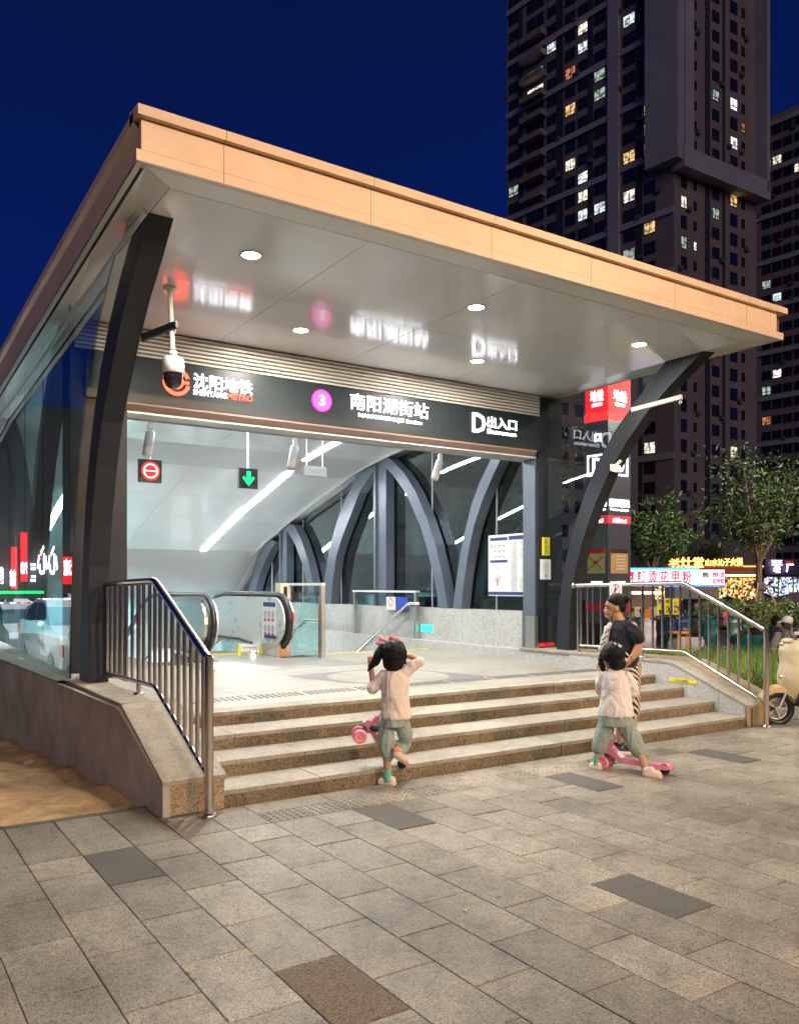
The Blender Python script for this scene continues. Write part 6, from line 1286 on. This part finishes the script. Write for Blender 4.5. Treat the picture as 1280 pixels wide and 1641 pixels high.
win_me = winm.mesh('window', MTf); pm = MB(); pm.box((-.46, .07, -.46), (.46, .10, .46)); pane_me = {None: pm.mesh('pane', MTg)}
for i, m_ in enumerate(LIT): pane_me[i] = pm.mesh('pane', m_)
acm = MB(); acm.box((-.4, -.35, -.3), (.4, 0, .3)); acm.lathe((0, -.36, 0), [(.22, 0), (.22, .02)], n=12, axis='y'); ac_me = acm.mesh('air_conditioner', M['grayp'])
NW = [0]
def tower(corner, dl, Ll, dr, Lr, z0, z1, label, colsL, colsR, fh, lit, zbase=1.2, rest_all=False, frame=None):
    T = thing('residential_tower', label, 'tower', (corner.x, corner.y, z0)); restb = MB(); cross = (dl * Ll + dr * Lr)
    a, b_, c, d_ = corner, corner + dr * Lr, corner + cross, corner + dl * Ll
    q = MB(); q.add([(p.x, p.y, z0) for p in (a, b_, c, d_)] + [(p.x, p.y, z1) for p in (a, b_, c, d_)], [(3, 2, 1, 0), (4, 5, 6, 7), (0, 1, 5, 4), (1, 2, 6, 5), (2, 3, 7, 6), (3, 0, 4, 7)]); part(T, 'wall', q, MT)
    nfl = int((z1 - z0) / fh)
    for (dv, L_, cols, sgn_) in ((dl, Ll, colsL, -1), (dr, Lr, colsR, 1)):
        n_ = Vector((dv.y, -dv.x, 0)) * (1 if sgn_ > 0 else -1)
        if n_.dot(corner) > 0: n_ = -n_
        yax = -n_; xax = dv if sgn_ > 0 else -dv; rz = math.atan2(xax.y, xax.x)
        for (u, w, kind, hh) in cols:
            s = lines_isect(corner, dv, u); c0 = corner + dv * s
            if kind == 'slot': q = MB(); q.obox(c0 + n_ * .02 + UP * ((z0 + z1) / 2), dv, n_, UP, w / 2, .06, (z1 - z0) / 2 - .5); part(T, 'painted_recess', q, MTd); continue  # shade of a recess painted as a dark strip on the wall face
            if kind == 'pier': q = MB(); q.obox(c0 + n_ * .25 + UP * ((z0 + z1) / 2), dv, n_, UP, w / 2, .3, (z1 - z0) / 2 - .3); part(T, 'pier', q, MTb); continue
            for f in range(nfl):
                zc_ = z0 + zbase + fh * f + .4; c1 = c0 + n_ * .105; t = c1.dot(FW); uu = 640 + 1338 * c1.dot(RT) / t; vv = 938 - 1338 * (zc_ - H) / t
                canopy_v = 170 + .314 * (uu - 218)
                vis = (vv > -15 and vv < canopy_v + 6 or (uu > 1012 and vv > 560) or (uu > 905 and 640 < vv and uu < 937)) and vv < 905 and uu < 1290
                li = lit(uu, vv)
                if vis and NW[0] < 560 and T.get('nw', 0) < 300:
                    T['nw'] = T.get('nw', 0) + 1; NW[0] += 1
                    if T['nw'] <= 300:
                        o = place(T, 'window', win_me, (c1.x, c1.y, zc_), rz, (w, 1, hh)); p_ = bpy.data.objects.new('pane', pane_me[li]); COL.objects.link(p_); p_.parent = o
                        if rg2.random() < .22 and kind == 'win': pc2 = c1 + dv * (w * .75) * (1 if rg2.random() < .5 else -1); place(T, 'air_conditioner', ac_me, (pc2.x, pc2.y, zc_ - .9), rz)
                        continue
                restb.obox(c1 - n_ * .06 + UP * zc_, dv, n_, UP, w / 2, .03, hh / 2)
        if fh < 3.5 and sgn_ < 0:
            k = 0; z = z0 + 3
            while z < z1:
                q = MB(); q.obox(corner + dv * (L_ / 2) + n_ * .15 + UP * z, dv, n_, UP, L_ / 2, .17, .45); part(T, 'belt_course', q, MTb); z += fh * 3; k += 1
    if restb.f: part(T, 'window', restb, MTg, kind='stuff')
    if 'nw' in T: del T['nw']
    if frame: frame(T)
    return T
spots = [(1008, 33, 1, 12), (1030, 60, 4, 14), (960, 165, 4, 6), (935, 88, 1, 12), (935, 53, 0, 6), (913, 105, 3, 16), (884, 88, 1, 8), (856, 145, 0, 14), (915, 165, 2, 10), (960, 125, 4, 10), (1008, 235, 5, 12), (1008, 262, 2, 10), (1040, 170, 2, 6), (1040, 208, 4, 10), (1040, 242, 3, 10), (915, 258, 0, 12), (937, 278, 5, 12), (937, 303, 0, 8), (935, 340, 1, 12), (963, 320, 1, 12), (1009, 328, 0, 10), (825, 305, 4, 10), (1008, 396, 4, 12), (1042, 376, 2, 12), (856, 115, 4, 8), (857, 152, 0, 8),
         (1094, 22, 4, 10), (1095, 90, 5, 12), (1145, 141, 4, 12), (1174, 156, 5, 12), (1174, 220, 5, 12), (1094, 222, 4, 12), (1188, 202, 3, 10), (1174, 277, 0, 6), (1095, 320, 0, 8), (1145, 337, 4, 12), (1176, 318, 2, 8), (1094, 388, 4, 12), (1113, 393, 5, 6), (1208, 366, 5, 10), (1206, 325, 3, 8), (1042, 712, 0, 12), (1042, 713, 0, 12), (1208, 600, 5, 10), (1228, 611, 4, 8), (1245, 604, 5, 8), (1208, 620, 4, 8), (1208, 660, 0, 10), (1228, 675, 3, 6), (1208, 595, 3, 4), (1148, 870, 1, 12), (1173, 875, 4, 8), (1174, 730, 0, 6),
         (1246, 252, 0, 8), (1228, 270, 4, 8), (1228, 463, 4, 8), (1244, 474, 1, 6), (1272, 262, 0, 8)]
for m_ in LIT:   # curtains and furniture behind the lit glass
    t_ = m_.node_tree; b_ = t_.nodes['Principled BSDF']; g_n = node(t_, 'ShaderNodeNewGeometry'); n1_ = node(t_, 'ShaderNodeTexNoise', i_Scale=1.6, i_Detail=3.0); t_.links.new(g_n.outputs['Position'], n1_.inputs['Vector']); r_n = node(t_, 'ShaderNodeMapRange'); r_n.inputs[1].default_value = .38; r_n.inputs[2].default_value = .58; s_n = b_.inputs['Emission Strength'].default_value; r_n.inputs[3].default_value = s_n * .18; r_n.inputs[4].default_value = s_n * 1.15; t_.links.new(n1_.outputs[0], r_n.inputs[0]); t_.links.new(r_n.outputs[0], b_.inputs['Emission Strength'])
used = set()
def litf(u, v):
    for i, (a, b_, c, r) in enumerate(spots):
        if abs(u - a) < 9 and abs(v - b_) < 15 and i not in used: used.add(i); return c
    return None
tc_ = P_ut(1080, 118); dl_ = (FW + RT * ((-530 - 640) / 1338)).normalized(); dr_ = (FW + RT * ((2750 - 640) / 1338)).normalized()
LL = lines_isect(tc_, dl_, 812); LR = lines_isect(tc_, dr_, 1212)
colsL = [(1041, 1.9, 'win', 1.7), (1024, 1.0, 'slot', 0), (1008, 2.1, 'win', 1.8), (985, 1.9, 'pier', 0), (961, 2.1, 'win', 1.7), (946, .9, 'slot', 0), (934, 1.9, 'win', 1.7), (914, 2.0, 'win', 1.8), (897, 1.3, 'slot', 0), (884, 1.9, 'win', 1.6), (858, 3.6, 'bal', 1.9), (834, .9, 'slot', 0), (823, 2.2, 'win', 1.7)]
colsR = [(1095, 1.2, 'win', 1.8), (1113, .6, 'win', 1.3), (1133, 1.1, 'slot', 0), (1146, 1.6, 'win', 1.6), (1159, .6, 'slot', 0), (1175, 1.7, 'win', 1.8), (1190, .8, 'win', 1.4)]
def frm(T):
    z = Z_v(262, 118); nL_ = Vector((dl_.y, -dl_.x, 0)); nL_ = nL_ if nL_.dot(tc_) < 0 else -nL_; nR_ = Vector((dr_.y, -dr_.x, 0)); nR_ = nR_ if nR_.dot(tc_) < 0 else -nR_
    q = MB(); q.obox(tc_ + dl_ * 1.2 + nL_ * .9 + nR_ * .3 + UP * (z + 26), dl_, nL_, UP, 2.6, 1.0, 26.2); part(T, 'corner_frame', q, MTb)
    q = MB(); q.obox(tc_ + dr_ * (LR / 2) + nR_ * 1.0 + UP * (z + .2), dr_, nR_, UP, LR / 2 + .4, 1.1, 1.4); part(T, 'frame_band', q, MTb)
    q = MB(); q.obox(tc_ + dr_ * (LR - .1) + nR_ * 1.0 + UP * (z + 26), dr_, nR_, UP, .35, 1.1, 26); part(T, 'frame_edge', q, MTb)
    q = MB(); q.obox(tc_ + dr_ * .9 + nR_ * .98 + UP * (z + 27.6), dr_, nR_, UP, .9, 1.0, 26); part(T, 'corner_frame', q, MTb)
    # balconies
    for f in range(9):
        v = 60 + f * 32; s = lines_isect(tc_, dl_, 858); c = tc_ + dl_ * s + nL_ * .7; q = MB(); q.obox(c + UP * (Z_v(v, c.dot(FW))), dl_, nL_, UP, 2.3, .75, .45); part(T, 'balcony', q, MT)
tower(tc_, dl_, LL, dr_, LR, -.45, 108, 'tall brown apartment tower with many lit windows and a pale frame round its corner', colsL, colsR, 2.9, litf, frame=frm)
c2 = P_ut(1222, 175); dl2 = dl_; c3 = P_ut(1300, 150); LL2 = 55
tower(P_ut(1345, 150), dl_, lines_isect(P_ut(1345, 150), dl_, 1190), dr_, 20, -.45, Z_v(139, 150), 'dark apartment tower cut by the right edge of the picture, behind the first one', [(u, 1.7, 'win', 1.6) for u in (1206, 1228, 1245, 1262, 1280, 1300)] , [], 2.9, litf)
q = MB(); q.obox(P_ut(1120, 122) + UP * 4, dr_, Vector((dr_.y, -dr_.x, 0)), UP, 14, 3, 4); single('podium_block', q, MT, 'dark low block at the foot of the apartment tower behind the trees', 'building')
q = MB(); o_ = P_ut(560, 95); q.box((o_.x - 30, o_.y - 3, -.45), (o_.x + 45, o_.y + 12, 34)); OB = thing('office_block', 'plain dark block far behind the station, seen through the right glass side', 'building', (o_.x, o_.y, 0)); part(OB, 'wall', q, MT)
q = MB()
for k in range(26):
    for f in range(10): q.box((o_.x - 29 + k * 2.8, o_.y - 3.06, 1.5 + f * 3.2), (o_.x - 27.4 + k * 2.8, o_.y - 3.0, 3.1 + f * 3.2))
part(OB, 'window', q, MTg, kind='stuff')
# ================================================================== left street, seen mirrored in the side glass
def car(x, y, label, suv=False):
    C_ = thing('parked_car', label, 'car', (x, y, -.35), 'white cars parked beside the glass side'); wp = simple('white_car_paint', (.70, .72, .74), .2, coat=.8, coatr=.04); gl_ = simple('car_window', (.02, .03, .035), .06, spec=.8, coat=1)
    h = .17 if suv else 0
    prof = [(-2.15, .35), (-2.2, .62), (-2.1, .82 + h), (-1.25, .95 + h), (-.75, 1.30 + h), (-.3, 1.44 + h), (.6, 1.46 + h), (1.35, 1.28 + h), (1.75, 1.02 + h), (2.15, .96 + h), (2.2, .6), (2.15, .34), (1.75, .3), (1.66, .55), (1.35, .68), (1.04, .55), (.95, .28), (-.95, .28), (-1.04, .55), (-1.35, .68), (-1.66, .55), (-1.75, .3)]
    def L(b): return b
    b = MB(); n = len(prof); A = [( .86 - .14 * max(0, (z - .9)) , yy, z) for yy, z in prof]; B = [(-a[0], a[1], a[2]) for a in A]
    b.strip(A + [A[0]], B + [B[0]], 0, False); b.add(A, [tuple(range(n))]); b.add(B, [tuple(range(n - 1, -1, -1))]); part(C_, 'body', b, wp, local=True)
    for s_ in (1, -1):
        b = MB(); ps = [(-1.12, .98 + h), (-.70, 1.26 + h), (-.28, 1.38 + h), (.28, 1.39 + h), (.28, .98 + h)]; b.add([(s_ * (.868 - .14 * (z - .9)), yy, z) for yy, z in ps], [tuple(range(5))]); part(C_, 'side_window', b, gl_, local=True)
        b = MB(); ps = [(.36, .98 + h), (.36, 1.39 + h), (.62, 1.38 + h), (1.28, 1.22 + h), (1.55, .99 + h)]; b.add([(s_ * (.868 - .14 * (z - .9)), yy, z) for yy, z in ps], [tuple(range(5))]); part(C_, 'side_window', b, gl_, local=True)
        b = MB(); b.box((s_ * .84, 1.95, .68 + h), (s_ * .875, 2.17, .88 + h)); part(C_, 'tail_lamp', b, M['red'], local=True)
        b = MB(); b.box((s_ * .862, -.1, .78), (s_ * .885, .06, .81)); b.box((s_ * .862, .95, .78), (s_ * .885, 1.1, .81)); part(C_, 'door_handle', b, M['stainless_m'], local=True)
        b = MB(); b.sph((s_ * .95, -.95, 1.0 + h), .1, 6, sc=(.8, .6, .6)); part(C_, 'wing_mirror', b, wp, local=True)
        for yy in (-1.35, 1.35):
            b = MB(); N = 20; b.tube([(s_ * .76, yy, .31), (s_ * .86, yy, .31)], .30, 24); w_ = part(C_, 'wheel', b, M['rubber'], local=True); b = MB(); b.tube([(s_ * .862, yy, .31), (s_ * .875, yy, .31)], .18, 16); part(w_, 'rim', b, M['stainless_m'], local=True)
    b = MB(); b.add([(-.80, 1.40, 1.27 + h), (.80, 1.40, 1.27 + h), (.84, 1.74, 1.04 + h), (-.84, 1.74, 1.04 + h)], [(0, 1, 2, 3)]); b.v = [v + Vector((0, .012, .012)) for v in b.v]; part(C_, 'rear_window', b, gl_, local=True)
    b = MB(); b.add([(-.80, -.78, 1.30 + h), (.80, -.78, 1.30 + h), (.84, -1.22, .98 + h), (-.84, -1.22, .98 + h)], [(3, 2, 1, 0)]); b.v = [v + Vector((0, -.012, .012)) for v in b.v]; part(C_, 'windscreen', b, gl_, local=True)
    return C_
car(-.35, 12.9, 'white car parked nearest, its side mirrored in the left glass'); car(-.45, 17.8, 'white sport utility car parked behind the first, mirrored in the left glass', True); car(-.4, 23, 'white car parked farthest along the left glass')
SR_ = thing('shop_row', 'row of shops with red, white and green lit signs, mirrored in the left glass', 'building', (-3, 38, 0))
q = MB(); q.box((-16, 37.0, -.4), (2.2, 45, 9)); part(SR_, 'wall', q, simple('dark_shop_wall', (.06, .065, .07), .7))
RS = emit('red_shop_sign', (1, .012, .02), 1.5, (.6, .02, .02)); WS = emit('white_shop_letter', (.85, .93, 1), 5)
for (x0, x1, z0, z1, m_) in ((-6.6, -4.0, 1.6, 2.75, RS), (-2.58, -2.36, 1.7, 3.7, RS), (-2.2, -2.0, 1.4, 3.1, RS), (-1.5, -1.25, 2.2, 3.2, RS)): q = MB(); q.box((x0, 36.8, z0), (x1, 36.99, z1)); part(SR_, 'sign_board', q, m_)
for txt, x, z, w, h in (('优速', -4.6, 1.95, .62, .7), ('yusu快', -6.3, 1.85, 1.5, .7), ('讯通', -5.6, 3.1, 1.1, .62), ('心心', -3.75, 2.0, .8, 1.2), ('汽修', -2.58, 2.0, .25, .5), ('名店', -2.15, 1.5, .22, .7), ('超市', -1.7, 1.6, .5, .7)): part(SR_, 'lettering', textmb(txt, (x, 36.79, z), XD, UD, w, h, .02, bold=.02), WS)
q = MB(); q.box((-5.3, 36.8, 2.96), (-4.4, 36.9, 3.08)); part(SR_, 'yellow_plate', q, emit('yellow_lit', (1, .8, .02), 2))
q = MB(); q.box((-3.2, 36.7, 1.2), (1.2, 36.8, 1.32)); part(SR_, 'green_light_strip', q, emit('green_led', (.0, .8, .16), 1.8))
for x_, z_, w_, h_, m_ in ((-.9, 2.6, .25, .8, WS), (-1.15, 1.7, .35, .3, RS), (-2.9, 1.7, .18, .9, WS), (-3.2, 2.6, .2, .5, RS), (-.3, 1.6, .5, .35, WS), (-3.5, 3.6, .5, .25, RS), (-4.9, 3.9, .7, .12, WS), (.3, 1.7, .3, 1.2, RS), (.8, 2.4, .25, .6, WS), (-1.75, 3.2, .3, .2, WS)):
    q = MB(); n_ = max(1, int(h_ / .16))
    for r_ in range(n_):
        if (r_ + int(x_ * 7)) % 3: q.box((x_, 36.82, z_ + r_ * .16), (x_ + w_ * random.uniform(.5, 1), 36.88, z_ + r_ * .16 + .10))
    if q.f: part(SR_, 'small_sign', q, m_, kind='stuff')
for k in range(8): q = MB(); q.box((-12 + k * 1.7, 36.9, -.3), (-10.6 + k * 1.7, 36.99, 1.2 if k < 5 else 1.0)); part(SR_, 'shop_window', q, shopglass('left_shop_window', (.20, .9, .62) if k > 4 else (.6, .85, .85), (.9, 1, .95), .8, 2.0))
# ================================================================== street lamps (off to the side and behind the camera)
def lamp(x, y, h, label, col, power, tx, ty, size=.35):
    L_ = thing('street_lamp', label, 'street lamp', (x, y, 0), 'street lamps'); q = MB(); d_ = Vector((tx - x, ty - y, 0)).normalized(); q.tube([(x, y, 0), (x, y, h - .4), (x + d_.x * .5, y + d_.y * .5, h), (x + d_.x * 1.4, y + d_.y * 1.4, h + .1)], [.09, .06, .045, .04], 10); part(L_, 'pole', q, M['grayp'])
    q = MB(); c = Vector((x, y, h + .08)) + d_ * 1.7; q.obox(c, d_, Vector((-d_.y, d_.x, 0)), UP, .35, .14, .06); part(L_, 'lamp_head', q, M['grayp'])
    aim = (Vector((tx, ty, 1.5)) - (c - UP * .1)).normalized(); l = area('street_lamp_light', c - UP * .09, size, power, col, par=L_); l.rotation_euler = aim.to_track_quat('-Z', 'Y').to_euler(); l.data.spread = math.radians(170); return L_
lamp(9.5, -11, 7.5, 'street lamp behind the camera, nearest the steps', (1, .60, .31), 1450, 5, 5)
lamp(3, -14, 9, 'added neutral street lamp farthest behind the camera', (1, .86, .68), 850, 5, 5)  # unseen lamp added to make the light on the paving less brown
lamp(-4, -9, 7.5, 'added fill lamp behind the camera on the left', (1, .84, .70), 450, 3, 4)  # unseen lamp added as weak fill from the left
lamp(15, -7, 8, 'street lamp behind the camera on the right', (1, .76, .5), 750, 7, 5)
lamp(23, 8, 7.5, 'added street lamp beyond the grass on the right', (1, .95, .80), 600, 13.5, 14)  # added out of view to brighten the grass and trees
lamp(-6.5, 4.5, 5.5, 'added fill lamp across the sand on the left', (1, .50, .16), 20, -.5, 8)  # very weak unseen fill added for the sand
L5 = lamp(-5, 10.5, 5, 'added lamp beside the parked cars, brightening their reflection', (.85, .95, 1), 2600, -.2, 17.5); L5.children[-1].data.spread = math.radians(80)  # unseen lamp added to light the cars so the glass mirrors them
